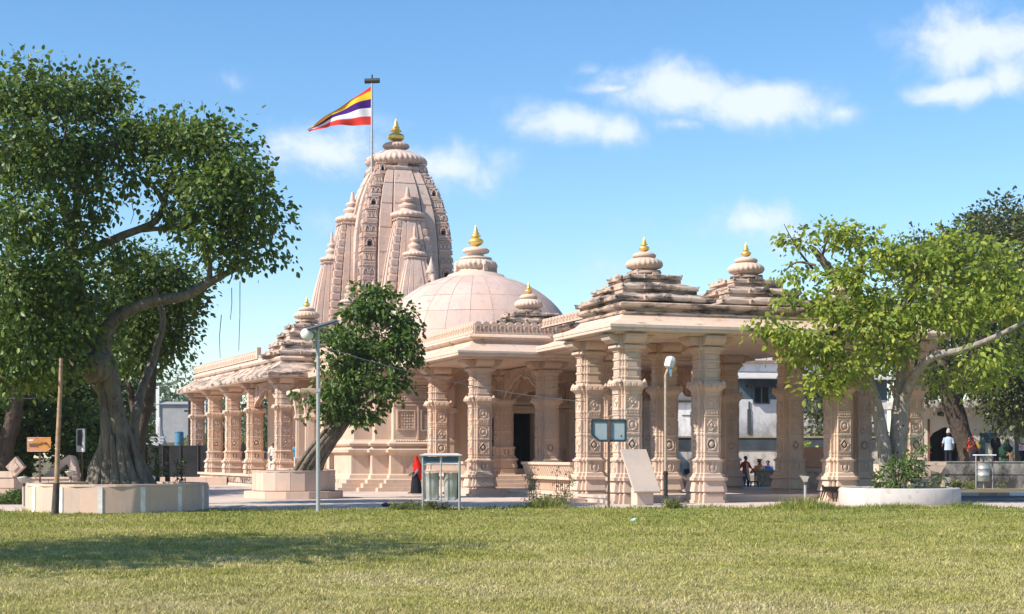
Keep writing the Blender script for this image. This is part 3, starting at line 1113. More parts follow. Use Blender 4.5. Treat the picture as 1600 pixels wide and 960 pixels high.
# carved wall panels on the left hall wall
def panel(a0, a1, z0, z1, b_face, jali=False):
    fr_ = MB()
    t_ = .06
    b0 = b_face - .03
    for (x0, x1, y0, y1) in ((a0, a1, z1 - t_, z1), (a0, a1, z0, z0 + t_), (a0, a0 + t_, z0 + t_, z1 - t_), (a1 - t_, a1, z0 + t_, z1 - t_)):
        fr_.box(((x0 + x1) / 2, b0, y0), (x1 - x0, .08, y1 - y0))
    o = fr_.build('wall_panel', S, temple)
    g = MB()
    st = .115
    if jali:
        bk = MB(); bk.box(((a0 + a1) / 2, b_face + .005, z0 + t_), (a1 - a0 - 2 * t_, .03, z1 - z0 - 2 * t_)); bk.build('dark_backing', DARK, o)  # near-black sheet paints the unlit space behind the lattice
    nx, nz = int((a1 - a0 - 2 * t_) / st), int((z1 - z0 - 2 * t_) / st)
    sx, sz = (a1 - a0 - 2 * t_) / nx, (z1 - z0 - 2 * t_) / nz
    for i in range(nx):
        for j in range(nz):
            x, z = a0 + t_ + sx * (i + .5), z0 + t_ + sz * (j + .5)
            if jali:
                g.beam((x - sx / 2, b0, z - sz / 2), (x + sx / 2, b0, z + sz / 2), .03, .03, up=Vector((0, 1, 0)))
                g.beam((x - sx / 2, b0 - .006, z + sz / 2), (x + sx / 2, b0 - .006, z - sz / 2), .03, .03, up=Vector((0, 1, 0)))
            else:
                r_ = sx * (.40 if (i + j) % 2 else .28)
                rings = []
                for (rr, dd) in ((r_, .02), (r_, -.03), (r_ * .5, -.055)):
                    rings.append([(x + rr * math.cos(k * PI / 2), b_face + dd, z + rr * math.sin(k * PI / 2)) for k in range(4)])
                g.loft(rings, 0, False, False); g.add(rings[-1], [(0, 1, 2, 3)])
    g.build('lattice' if jali else 'diamond_carving', S, o)['kind'] = 'stuff'


panel(-2.85, -.95 - .2, 4.0, 4.72, 19.6)
panel(-2.85, -2.0, 2.75, 3.65, 19.6)
panel(-1.75, -1.15, 2.7, 3.68, 19.6, True)
dv = MB()
dv.box((-1.88, 19.58, 2.35), (.08, .1, 1.5)); dv.box((-2.05, 19.58, 3.84), (1.9, .1, .07))
for i in range(16):
    dv.box((-2.9 + i * .12, 19.5, 2.235), (.07, .16, .05))
dv.build('wall_moulding', S, temple)
# big rosette on the plinth panel
pr = MB()
for (r0, th) in ((.34, .05), (.22, .09), (.1, .13)):
    pr.plate([(r0 * math.cos(i * PI / 8), r0 * math.sin(i * PI / 8)) for i in range(16)], th, (-2.0, 19.44, 1.2), (1, 0, 0), (0, 0, 1))
pr.box((-2.62, 19.44, .86), (.06, .05, .66)); pr.box((-1.35, 19.44, .86), (.06, .05, .66))
pr.build('rosette', S, temple)

# main hall body behind, its eave, parapet, and the domed roof
HB = rect(-4.6, 25.5, 10.9, 43)
slab('hall_body', HB, [(0, 0), (0, 5.5)], S, True, False)
HE = [(-3.2, 19.4), (9.0, 19.4), (9.0, 20.4), (10.9, 20.4), (10.9, 43), (-4.7, 43), (-4.7, 20.4), (-3.2, 20.4)]
slab('hall_eave', HE, [(.0, 5.44), (.55, 5.44), (.56, 5.66), (.5, 5.70), (.2, 5.8), (.0, 6.0), (-.05, 6.1), (.05, 6.2), (.08, 6.32), (-.05, 6.4)], SRL, True, True)
parapet('parapet', offset(HE, -.05), 6.38, .52, (0, 1, 2, 3, 5, 6, 7))
DC = (5.45, 34.2)
dr = MB()
dr.lathe([(6.2, 6.35), (6.2, 6.8), (6.3, 6.85), (6.3, 6.95), (5.9, 7.0), (5.8, 7.2), (5.6, 7.24), (4.5, 7.25)], 48, smooth=False)
dr.build('dome_drum', S, temple, (*DC, 0))
DR, DHZ, DZ0 = 5.55, 4.42, 7.22


def dpt(th, ph, off=0.0):
    r = (DR + off) * math.cos(ph); z = DZ0 + (DHZ + off) * math.sin(ph)
    return (r * math.cos(th), r * math.sin(th), z)


dm = MB()
dm.lathe([(DR * math.cos(R(p)), DZ0 + DHZ * math.sin(R(p))) for p in range(0, 91, 6)], 56)
dome = dm.build('dome', MORTAR, temple, (*DC, 0))
phs = [R(x) for x in (0, 13, 27, 41, 55, 71)]
NSEG = 26
for k in range(len(phs) - 1):
    p0, p1 = phs[k] + .0020, phs[k + 1] - .0020
    sub = 3
    for i in range(NSEG):
        t0, t1 = 2 * PI * i / NSEG, 2 * PI * (i + 1) / NSEG
        if math.sin((t0 + t1) / 2) > .45:
            continue        # the far side of the dome is nowhere to be seen
        e = .010 / max(.3, math.cos(phs[k] / 2 + phs[k + 1] / 2)) / 5
        t0 += e; t1 -= e
        g = MB()
        off = .018 + random.uniform(-.010, .012)
        nn = sub + 1
        gridp = [[dpt(t0 + (t1 - t0) * ii / sub, p0 + (p1 - p0) * jj / sub, off) for ii in range(nn)] for jj in range(nn)]
        flat = [p for r__ in gridp for p in r__]
        g.add(flat, [(jj * nn + ii, jj * nn + ii + 1, jj * nn + nn + ii + 1, jj * nn + nn + ii) for jj in range(sub) for ii in range(sub)], 0, True)
        for (ta, pa, tb_, pb) in ((t0, p0, t1, p0), (t1, p0, t1, p1), (t1, p1, t0, p1), (t0, p1, t0, p0)):
            qs = [(ta + (tb_ - ta) * ii / sub, pa + (pb - pa) * ii / sub) for ii in range(nn)]
            vs = [dpt(t__, p__, off) for (t__, p__) in qs] + [dpt(t__, p__, -.01) for (t__, p__) in qs]
            g.add(vs, [(nn + ii, nn + ii + 1, ii + 1, ii) for ii in range(sub)], 0, False)
        g.build('stone_panel', SD, dome)
tp = MB()
tp.lathe([(1.85, 11.38), (1.62, 11.5), (1.55, 11.6), (1.2, 11.72), (1.05, 11.8), (.95, 12.0)], 28)
tp.build('lotus_base', S, temple, (*DC, 0))
crown_ = link('ribbed_disc', amalaka_me(1.18, .72, 26, m=SRL), temple, (*DC, 11.78))
tp = MB()
tp.lathe([(.75, 12.42), (.9, 12.5), (.88, 12.56), (.45, 12.66), (.44, 12.78), (.72, 12.86), (.76, 12.98), (.62, 13.1), (.3, 13.16)], 28)
tp.build('neck_disc', SRL, temple, (*DC, 0))
for i in range(4):
    g = MB(); g.box((0, 0, 0), (.28, .24, .42), bev=.06); g.lathe([(.16, 0), (.19, .12), (.1, .26)], 8, (0, 0, .34))
    a_ = i * PI / 2 - PI / 2 + .15
    g.build('crouching_ornament', SRL, temple, (DC[0] + 1.12 * math.cos(a_), DC[1] + 1.12 * math.sin(a_), 11.72), a_)
finial(temple, (*DC, 13.14), 1.28)

# --- the spire
SC_ = (5.45, 51.9)
KH = [(7.0, 3.5), (9, 3.5), (11, 3.5), (13, 3.46), (14.1, 3.42), (15.8, 3.3), (17.2, 3.08), (18.3, 2.78), (19.2, 2.42), (19.9, 2.06), (20.4, 1.78)]


def HZ(z):
    for (z0, h0), (z1, h1) in zip(KH, KH[1:]):
        if z <= z1:
            return h0 + (h1 - h0) * (z - z0) / (z1 - z0)
    return KH[-1][1]


def ratha(h_, z, f=(1.0, .32, .96, .58, .87, .62, .84, .88)):
    """stepped spire plan: centre strip, flanking strip, groove, corner band"""
    c0, c1, c2 = h_ * 1.0, h_ * .955, h_ * .875
    s0, s1, s2, s3 = h_ * .30, h_ * .58, h_ * .62, h_ * .875
    g = h_ * .82
    half = [(c0, 0), (c0, s0 * .97), (c0 * .985, s0), (c1, s0), (c1, s1), (g, s1), (g, s2), (c2 + .02, s2), (s3 + .02, s3 - .03)]
    pts = []
    # build one octant pair per side
    e = h_ * .035
    side = [(c0, -s0), (c0, s0), (g * 1.06, s0), (g * 1.06, s0 + e), (c1, s0 + e), (c1, s1), (g, s1), (g, s2), (c2, s2), (c2, s3)]
    low = [(c2, -s3 * .999), (c2, -s2), (g, -s2), (g, -s1), (c1, -s1), (c1, -s0 - e), (g * 1.06, -s0 - e), (g * 1.06, -s0)]
    full = low + side
    for k in range(4):
        a_ = k * PI / 2
        ca, sa = round(math.cos(a_)), round(math.sin(a_))
        for (x, y) in full[:-1]:
            pts.append((x * ca - y * sa, x * sa + y * ca, z))
    return pts


sb = MB()
zz = [7.0] + [8 + .4 * i for i in range(31)] + [20.4]
sb.loft([ratha(HZ(z), z) for z in zz])
spire = sb.build('spire', ST, temple, (*SC_, 0))
base_ = MB()
base_.ring(rect(-4.6, -4.6, 4.6, 4.6), [(0, 0), (0, 6.0), (.4, 6.2), (.4, 6.5), (-.3, 6.9), (-.6, 7.6)], 0, True, False)
base_.build('spire_base', ST, temple, (*SC_, 0))
# shoulder slab, neck, great ribbed disc, cap
tb = MB()
tb.ring([(x, y) for (x, y, z) in ratha(1.86, 0)], [(-.05, 20.28), (.03, 20.3), (.05, 20.42), (.03, 20.52), (-.1, 20.56)], 0, True, False)
tb.lathe([(1.5, 20.5), (1.5, 20.62)], 32)
tb.build('shoulder_slab', ST, spire)
link('ribbed_disc', amalaka_me(2.02, 1.0, 34, m=ST), spire, (0, 0, 20.6))
tb = MB()
tb.lathe([(1.55, 21.46), (1.3, 21.62), (1.15, 21.7), (.8, 21.78), (.62, 21.86), (.6, 21.98)], 36)
tb.build('cap_disc', ST, spire)
link('ribbed_disc', amalaka_me(.88, .46, 22, m=ST), spire, (0, 0, 21.92))
finial(spire, (0, 0, 22.3), 1.72)
for i in range(4):
    g = MB(); g.box((0, 0, 0), (.7, .3, .4), taper=.9)
    a_ = i * PI / 2
    g.build('neck_block', ST, spire, (1.62 * math.cos(a_), 1.62 * math.sin(a_), 20.5), a_ + PI / 2)

# carved storeys on the corner bands of the spire
def storey_mesh(variant):
    b_ = MB()     # width 1, height 1, outward -y
    b_.box((0, -.03, 0), (1.0, .16, .10)); b_.box((0, -.055, .10), (.9, .16, .07)); b_.box((0, -.02, .17), (.98, .12, .05)); b_.box((0, -.04, .90), (1.0, .16, .08))
    if variant == 0:
        for s_ in (-.25, .25):
            for t_ in range(8):
                a0, a1 = t_ / 8 * PI, (t_ + 1) / 8 * PI
                b_.beam((s_ + .19 * math.cos(a0), -.06, .32 + .38 * math.sin(a0)), (s_ + .19 * math.cos(a1), -.06, .32 + .38 * math.sin(a1)), .07, .14, up=Vector((0, 1, 0)))
            b_.box((s_, -.02, .28), (.14, .12, .24))
    elif variant == 1:
        for t_ in range(10):
            a0, a1 = t_ / 10 * PI, (t_ + 1) / 10 * PI
            b_.beam((.3 * math.cos(a0), -.08, .3 + .5 * math.sin(a0)), (.3 * math.cos(a1), -.08, .3 + .5 * math.sin(a1)), .09, .18, up=Vector((0, 1, 0)))
        b_.box((-.42, -.03, .25), (.1, .14, .55)); b_.box((.42, -.03, .25), (.1, .14, .55))
        b_.box((.0, .0, .3), (.3, .06, .3), mat=1)  # black block paints the shade inside the arch
    else:
        for s_ in (-.32, 0, .32):
            b_.plate([(-.13, 0), (.13, 0), (0, .5)], .14, (s_, -.04, .3), (1, 0, 0), (0, 0, 1))
        b_.box((0, -.05, .76), (.9, .12, .05))
        for s_ in (-.16, .16):
            b_.plate([(-.09, .5), (.09, .5), (0, .1)], .1, (s_, -.03, .3), (1, 0, 0), (0, 0, 1))
    return b_.mesh('carved_storey', [ST, DARK])


STM = [storey_mesh(v) for v in range(3)]
z = 10.2
row = 0
while z < 20.0:
    hgt = .92 if z < 17 else .80
    zc = z + hgt / 2
    h_ = HZ(zc)
    slope = (HZ(z) - HZ(z + hgt)) / hgt
    for k in range(4):
        a_ = k * PI / 2
        for s_ in (-1, 1):
            cx = s_ * h_ * .75
            o = link('carved_storey', STM[(row * 2 + (s_ > 0) + k) % 3 if row > 1 else 2], spire)
            d_ = HZ(z) * .875 + .01
            x, y = cx, -d_
            o.location = (x * math.cos(a_) - y * math.sin(a_), x * math.sin(a_) + y * math.cos(a_), z)
            o.rotation_euler = (-math.atan(slope * .875), 0, a_)
            o.rotation_mode = 'XYZ'
            o.scale = (h_ * .245, .8, hgt * .99)
    z += hgt
    row += 1
# joint lines on the smooth centre strips
for z in (11.5, 13.1, 14.7, 16.3, 17.9, 19.3):
    g = MB()
    for k in range(4):
        a_ = k * PI / 2
        h_ = HZ(z)
        for (x, y, w_) in ((0, -h_ * 1.0, h_ * .59), (-h_ * .455, -h_ * .955, h_ * .24), (h_ * .455, -h_ * .955, h_ * .24)):
            g.box((x * math.cos(a_) - y * math.sin(a_), x * math.sin(a_) + y * math.cos(a_), z), (w_, .05, .05), a_)
    g.build('string_course', SD, spire)


def mini_spire(x, y, z0, ztop, w0, w1, am, tip, rows=True, rz=0):
    """small spire clinging to the great one."""
    b_ = MB()
    zs_ = [z0 + (ztop - z0) * i / 10 for i in range(11)]
    def hh(z):
        t_ = (z - z0) / (ztop - z0)
        return w0 + (w1 - w0) * (t_ ** 1.9)
    b_.loft([ratha(hh(z), z) for z in zs_])
    # rounded storey courses on its corner bands
    if rows:
        n_ = int((ztop - z0) / .5)
        for i in range(n_):
            z = z0 + (ztop - z0) * (i + .5) / n_
            q = hh(z)
            for k in range(4):
                a_ = k * PI / 2
                for s_ in (-1, 1):
                    px, py = s_ * q * .76, -q * .875
                    b_.box((px * math.cos(a_) - py * math.sin(a_), px * math.sin(a_) + py * math.cos(a_), z - .2), (q * .25, .14, .38), a_, bev=.05)
    o = b_.build('small_spire', ST, temple, (SC_[0] + x, SC_[1] + y, 0), rz)
    b2 = MB()
    b2.ring([(u_, v_) for (u_, v_, _) in ratha(w1 * 1.08, 0)], [(0, ztop - .02), (.03, ztop + .08), (-.05, ztop + .14)], 0, True, False)
    b2.build('shoulder_slab', ST, o)
    link('ribbed_disc', amalaka_me(am, am * .48, 20, m=ST), o, (0, 0, ztop + .12))
    z1 = ztop + .12 + am * .48
    b3 = MB()
    b3.lathe([(am * .62, z1 - .05), (am * .45, z1 + .08), (am * .42, z1 + .2), (am * .55, z1 + .3), (am * .5, z1 + .42), (am * .28, z1 + .52), (am * .26, z1 + .62), (am * .4, z1 + .7), (am * .36, z1 + .82), (am * .15, z1 + .92), (am * .16, z1 + 1.0), (am * .08, tip - .1), (.0, tip)], 14)
    b3.build('stone_finial', ST, o)
    return o


for k in (0, 3):
    a_ = k * PI / 2
    def rp(x, y):
        return (x * math.cos(a_) - y * math.sin(a_), x * math.sin(a_) + y * math.cos(a_))
    mini_spire(*rp(0, -2.95), 7.0, 16.7, 2.3, .95, 1.14, 19.0, True, a_)
    mini_spire(*rp(.1, -4.35), 7.0, 14.1, 1.8, .66, .80, 16.3, False, a_)
    for s_ in (-1, 1):
        mini_spire(*rp(s_ * 2.45, -3.75), 6.6, 11.2, .95, .5, .6, 12.8, True, a_)
    if k:
        continue
    # elephant-like projecting ornament
    e_ = MB()
    e_.box((0, -.3, 0), (.5, .7, .7), bev=.15); e_.tube([(0, -.6, .4), (0, -.85, .1), (0, -.88, -.5), (0, -.8, -.9)], [.24, .2, .13, .08], 8)
    e_.lathe([(.35, 0), (.42, .15), (.3, .3), (.32, .4), (.2, .6), (.06, 1.1), (0, 1.3)], 10, (0, -.3, .65))
    for s_ in (-1, 1):
        e_.box((s_ * .36, -.35, .1), (.2, .1, .5), bev=.04)
    x, y = rp(.95, -5.0)
    e_.build('elephant_ornament', ST, temple, (SC_[0] + x, SC_[1] + y, 12.6), a_).scale = (.85, .85, .85)

# --- left gallery: own slight turn, near-left eave corner where the photo has it
GA = math.atan2(9.0, 20.8)
gx0 = Vector((-11.9 * 1.0, 75.0, 0))
gloc = gx0 - ORG
gl = Vector((gloc.x * cA + gloc.y * sA, -gloc.x * sA + gloc.y * cA, 0))
GW, GLN = 6.2, 22.7          # width along u, length along v; local origin = near-left eave corner


def gpart(b_, name, m=S):
    return b_.build(name, m, temple, gl, GA - ALPHA)


G_OUT = rect(0, 0, GW, GLN)
for nm, pf, m_, ct, cb in (('ceiling', [(-.02, 5.43), (-.02, 5.48)], SF, True, True),
                           ('fascia', [(-.25, 5.46), (0, 5.46), (.015, 5.50), (.015, 5.66), (0, 5.7), (-.05, 5.71)], SR, False, False),
                           ('sloping_eave', [(-.03, 5.70), (-.4, 5.92), (-.75, 6.14), (-.98, 6.34)], SR, True, False),
                           ('cornice', [(-1.0, 6.3), (-.86, 6.36), (-.8, 6.46), (-.86, 6.54), (-1.0, 6.58), (-1.02, 6.72)], SRL, True, False)):
    b_ = MB(); b_.ring(G_OUT, pf, 0, ct, cb); gpart(b_, nm, m_)
b_ = MB()
b_.ring(offset(G_OUT, -.45), [(.25, 0), (.25, .12), (.1, .14), (.1, .3), (-.05, .32), (-.05, .48), (.08, .50), (.08, .62)], 0, True, False)
gpart(b_, 'gallery_plinth', S)
# rough carved lumps along the weathered plinth
b_ = MB()
for i in range(26):
    y = .9 + i * .52
    b_.box((.32, y, .14), (.16, .34, .30), random.uniform(-.2, .2), bev=.06)
for i in range(8):
    b_.box((.9 + i * .55, .32, .14), (.34, .16, .30), random.uniform(-.2, .2), bev=.06)
gpart(b_, 'plinth_carving', SR)['kind'] = 'stuff'
# parapet on the far part
b_ = MB()
for i in range(40):
    y = 6.5 + i * .4
    b_.box((1.06, y, 6.7), (.12, .38, .36)); b_.box((1.06, y, 7.06), (.12, .22, .1), taper=.6)
    b_.box((.99, y, 6.78), (.05, .2, .2), bev=.02)
b_.box((1.06, 14.4, 6.7), (.22, 16.2, .07)); b_.box((1.06, 6.2, 6.7), (.22, .3, .6))
gpart(b_, 'parapet', S)


def gpt(px, xoff):
    """length along the gallery where the line x=xoff is seen at photo column px."""
    ux, uy = math.cos(GA), math.sin(GA)
    bx, by = gx0.x + ux * xoff, gx0.y + uy * xoff
    k = (px - 800) / F
    # bx - uy t = k (by + ux t)
    return (bx - k * by) / (uy + k * ux)


for px in (309, 336, 364, 398, 443):
    t_ = gpt(px, 1.0)
    cl = Matrix.Rotation(GA - ALPHA, 3, 'Z') @ Vector((1.0, t_, 0))
    column(gl.x + cl.x, gl.y + cl.y, (5.42 - .55) / 5.6, .55, rz=GA - ALPHA, sc=.93)
    if px in (336, 364):
        cl = Matrix.Rotation(GA - ALPHA, 3, 'Z') @ Vector((4.6, t_, 0))
        column(gl.x + cl.x, gl.y + cl.y, (5.42 - .55) / 5.6, .55, rz=GA - ALPHA, sc=.93)
t5 = gpt(443, 1.0)
cl = Matrix.Rotation(GA - ALPHA, 3, 'Z') @ Vector((4.4, t5, 0))
column(gl.x + cl.x, gl.y + cl.y, (5.42 - .55) / 5.6, .55, rz=GA - ALPHA, sc=.93)


def g2t(x, y):
    c_ = Matrix.Rotation(GA - ALPHA, 3, 'Z') @ Vector((x, y, 0))
    return (gl.x + c_.x, gl.y + c_.y)


arch(g2t(1.3, t5), g2t(4.1, t5), 5.36, 4.1, .9)
t4 = gpt(398, 1.0)
arch(g2t(1.0, t5 + .3), g2t(1.0, t4 - .3), 5.36, 4.1, .9)
pr_ = pyramid(*g2t(2.75, 2.9), 6.3, [2.15, 1.75, 1.36, 1.0], [6.72, 7.2, 7.7, 8.15], 8.75, .66, 9.75)
pr_.rotation_euler = (0, 0, GA - ALPHA)
# side doorway of the hall and its stairs, between the hall corner and the gallery
b_ = MB(); b_.box((-4.66, 25.0, .95), (.14, 1.3, 2.6)); b_.build('painted_dark_doorway', DARK, temple)  # flat black panel paints the unlit opening
b_ = MB()
for y in (24.2, 25.8):
    b_.box((-4.74, y, .95), (.34, .28, 2.75), bev=.03)
b_.box((-4.74, 25.0, 3.7), (.40, 2.1, .3), bev=.03); b_.box((-4.9, 25.0, 4.0), (.8, 2.4, .14))
b_.build('door_frame', S, temple)
for i in range(6):
    b_ = MB(); b_.box((-5.75, 21.9 + i * .40 + 2.2, 0), (1.9, 4.4, .16 * (i + 1)), bev=.012)
    b_.build('step', PAVE, temple)
for y in (24.0, 26.3):
    b_ = MB()
    b_.loft([notch(w_, z, .8, -5.9, y) for (z, w_) in ((.9, .30), (1.5, .30), (1.52, .23), (3.3, .22), (3.4, .31), (3.6, .24), (4.2, .33), (4.5, .36))])
    b_.build('porch_column', S, temple)
b_ = MB(); b_.box((-5.5, 25.1, 4.5), (2.0, 3.4, .22), bev=.03); b_.build('recess_roof', S, temple)

# flagpole on the spire
fp = thing('flagpole', 'thin steel flagpole with ladder rungs on the shoulder of the temple spire', 'flagpole', at(581, 252, 100.6))
FY = 100.6
fm = FY / F
b_ = MB(); b_.tube([(0, 0, -.9), (0, 0, (252 - 124) * fm)], [.085, .055], 10); b_.build('pole', STEEL, fp)
for i in range(6):
    b_ = MB(); b_.beam((-.16, 0, .15 + .36 * i), (.16, 0, .15 + .36 * i), .035, .035); b_.build('rung', STEEL, fp)
for s_ in (-1, 1):
    b_ = MB(); b_.beam((s_ * .15, 0, 0), (s_ * .15, 0, 2.1), .02, .02); b_.build('rail', STEEL, fp)
b_ = MB(); b_.tube([(-.46, .1, (252 - 126.5) * fm), (.5, -.05, (252 - 126.5) * fm)], .17, 12); b_.tube([(.02, 0, (252 - 126) * fm), (.02, 0, (252 - 117) * fm)], .05, 8)
b_.build('pole_head', DSTEEL, fp)


def flag():
    cols = [(.62, .035, .03), (.78, .47, .02), (.05, .008, .16), (.74, .72, .74), (.66, .045, .03)]
    ms = [plain('flag_cloth_%s' % n, c, .8, 0, .06, 8, .15, 0) for n, c in zip(('crimson', 'yellow', 'violet', 'white', 'red'), cols)]
    vb = [0, .11, .33, .56, .78, 1.0]
    NU, rows = 26, 15
    top = [(0, 134), (.12, 141), (.3, 154), (.5, 167), (.68, 180), (.82, 190), (.93, 197), (1, 202)]
    bot = [(0, 195.5), (.3, 196), (.5, 196.5), (.66, 197.5), (.78, 201), (.9, 204), (1, 206)]

    def ip(tb, u):
        for (a, x), (b, y) in zip(tb, tb[1:]):
            if u <= b:
                return x + (y - x) * (u - a) / (b - a)
        return tb[-1][1]
    b_ = MB()
    vs = []
    vv = []
    for i in range(5):
        for k in range(3):
            vv.append(vb[i] + (vb[i + 1] - vb[i]) * k / 3)
    vv.append(1.0)
    for i in range(NU + 1):
        u = i / NU
        yt, yb = ip(top, u), ip(bot, u)
        for v in vv:
            # cloth gathers towards the fly: the stripes below crowd the lower edge
            vq = v ** (1 + .8 * u)
            x = -u * 100 * fm + .04 * math.sin(v * 9 + u * 6)
            zz_ = (252 - (yt + (yb - yt) * vq)) * fm
            dy = .15 * math.sin(u * 15 + v * 3.5) * min(1, u * 5) + .10 * math.sin(u * 6 - v * 5) * min(1, u * 3)
            vs.append((x, dy, zz_))
    n_ = len(vv)
    for i in range(NU):
        for j in range(n_ - 1):
            b_.add([], [])
            b_.f.append((i * n_ + j, i * n_ + j + 1, (i + 1) * n_ + j + 1, (i + 1) * n_ + j)); b_.m.append(j // 3); b_.sm.append(True)
    b_.v = vs
    o = b_.build('flag', ms, None, at(581.5, 252, FY))
    tag(o, 'long pointed flag of red, yellow, violet and white stripes flying on the spire pole', 'flag')


flag()

# ------------------------------------------------------------------ trees
def leaf_shape(kind):
    if kind == 'broad':       # 6 points, folded along the midrib
        v = np.array([(0, 0, 0), (.30, .28, .07), (.22, .68, .05), (0, 1, -.06), (-.22, .68, .05), (-.30, .28, .07)], np.float32)
        f = [(0, 1, 2, 3), (0, 3, 4, 5)]
    elif kind == 'long':
        v = np.array([(0, 0, 0), (.17, .35, .04), (.13, .72, .02), (0, 1, -.10), (-.13, .72, .02), (-.17, .35, .04)], np.float32)
        f = [(0, 1, 2, 3), (0, 3, 4, 5)]
    else:
        v = np.array([(0, 0, 0), (.30, .5, .06), (0, 1, 0), (-.30, .5, .06)], np.float32)
        f = [(0, 1, 2, 3)]
    return v, f


def leaf_frames(blobs, n, size, droop, spread=.42, per=26, hollow=.45, up=.35):
    """blobs: (centre, (rx,ry,rz), weight). Leaves gather in clumps (twig ends) spread through each ellipsoid."""
    wts = np.array([b[2] for b in blobs], float); wts /= wts.sum()
    P, A, Nn, clumps = [], [], [], []
    for (c, r, _), q in zip(blobs, wts):
        m = max(3, int(n * q / per))
        d = rng.normal(size=(m, 3)); d /= np.linalg.norm(d, axis=1)[:, None]
        rad = hollow + (1 - hollow) * rng.random(m) ** .6
        outl = rng.random(m) < .16
        rad = np.where(outl, 1.0 + .34 * rng.random(m), rad)
        cc = np.array(c)[None] + d * rad[:, None] * np.array(r)[None]
        clumps.append(cc)
        k = np.where(outl, rng.poisson(per * .35, m), rng.poisson(per * 1.1, m)).clip(3)
        idx = np.repeat(np.arange(m), k)
        sp = spread * np.where(outl, .45, .6 + .8 * rng.random(m))[idx][:, None]
        off = np.clip(rng.normal(size=(len(idx), 3)), -1.7, 1.7) * sp * np.array([1, 1, .62])
        P.append(cc[idx] + off)
        out = d[idx] * .55 + off / (np.linalg.norm(off, axis=1)[:, None] + 1e-5) * .6 + rng.normal(size=(len(idx), 3)) * .45
        out[:, 2] -= droop * (.4 + 1.2 * rng.random(len(idx)))
        A.append(out / (np.linalg.norm(out, axis=1)[:, None] + 1e-6))
        nn = rng.normal(size=(len(idx), 3)) * .7 + d[idx] * .5; nn[:, 2] += up
        Nn.append(nn)
    P = np.concatenate(P); A = np.concatenate(A); Nn = np.concatenate(Nn)
    X = np.cross(A, Nn); X /= (np.linalg.norm(X, axis=1)[:, None] + 1e-6)
    Z = np.cross(X, A)
    Sz = size * (.5 + .85 * rng.random(len(P)))
    return P, X, A, Z, Sz, np.concatenate(clumps)


def leaf_mesh(name, fr, kind, material):
    P, X, A, Z, Sz, _ = fr
    v, f = leaf_shape(kind)
    V = P[:, None] + Sz[:, None, None] * (X[:, None] * v[None, :, 0:1] + A[:, None] * v[None, :, 1:2] + Z[:, None] * v[None, :, 2:3])
    n, k = len(P), len(v)
    pat = np.array([i for q in f for i in q])
    loops = (np.arange(n)[:, None] * k + pat[None]).ravel()
    tot = np.tile(np.array([len(q) for q in f]), n)
    return fast_mesh(name, V.reshape(-1, 3), loops, tot, material)


LEAF_ME = {}


def foliage(root, fr, kind, material, singles=0):
    """the crown; its nearest leaves are objects of their own."""
    o0 = np.array(root.location)
    P, X, A, Z, Sz, cl = fr
    P = P - o0
    if singles:
        # nearest to the viewer, largest first
        score = P[:, 1] - 6 * Sz
        order = np.argsort(score)
        sel = order[:singles]; rest = order[singles:]
    else:
        sel, rest = [], np.arange(len(P))
    c = link('crown', leaf_mesh('crown', (P[rest], X[rest], A[rest], Z[rest], Sz[rest], cl), kind, material), root)
    c['kind'] = 'stuff'
    if len(sel):
        key = (kind, material.name)
        if key not in LEAF_ME:
            v, f = leaf_shape(kind)
            b_ = MB(); b_.add(v.tolist(), f)
            LEAF_ME[key] = b_.mesh('leaf', material)
        for i in sel:
            o = bpy.data.objects.new('leaf', LEAF_ME[key])
            C.objects.link(o); o.parent = root
            M_ = Matrix.Identity(4)
            for r_ in range(3):
                M_[r_][0], M_[r_][1], M_[r_][2], M_[r_][3] = X[i][r_] * Sz[i], A[i][r_] * Sz[i], Z[i][r_] * Sz[i], P[i][r_]
            o.matrix_basis = M_
    return c


def smooth_path(pts, rad, k=4):
    P = [Vector(p) for p in pts]
    out, ro = [], []
    for i in range(len(P) - 1):
        p0 = P[max(i - 1, 0)]; p1 = P[i]; p2 = P[i + 1]; p3 = P[min(i + 2, len(P) - 1)]
        for j in range(k):
            t_ = j / k
            out.append(.5 * ((2 * p1) + (p2 - p0) * t_ + (2 * p0 - 5 * p1 + 4 * p2 - p3) * t_ * t_ + (3 * p1 - p0 - 3 * p2 + p3) * t_ ** 3))
            ro.append(rad[i] + (rad[i + 1] - rad[i]) * t_)
    out.append(P[-1]); ro.append(rad[-1])
    return out, ro


def limb(b_, pts, rad, n=9, wob=.08, base=Vector((0, 0, 0))):
    p, r = smooth_path([Vector(q) - base for q in pts], rad)
    b_.tube(p, r, n, wob=wob)


def bl(px, py, Y, rx, ry, d, wt):
    """crown ellipsoid from photo pixels"""
    return (tuple(at(px, py, Y)), (rx * Y / F, d, ry * Y / F), wt)


def twigs(root, blobs, clumps, r0=.03, share=1.0, mat_=None, base=None):
    b_ = MB()
    cen = [Vector(b[0]) for b in blobs]
    for c in clumps:
        if random.random() > share:
            continue
        c = Vector(c)
        q = min(cen, key=lambda v: (v - c).length)
        mid = (q * .45 + c * .55) + Vector((random.uniform(-.2, .2), random.uniform(-.2, .2), random.uniform(-.1, .25)))
        b_.tube([q - base, mid - base, c - base], [r0 * 1.3, r0 * .7, r0 * .25], 4)
    o = b_.build('twigs', mat_, root)
    o['kind'] = 'stuff'
    return o


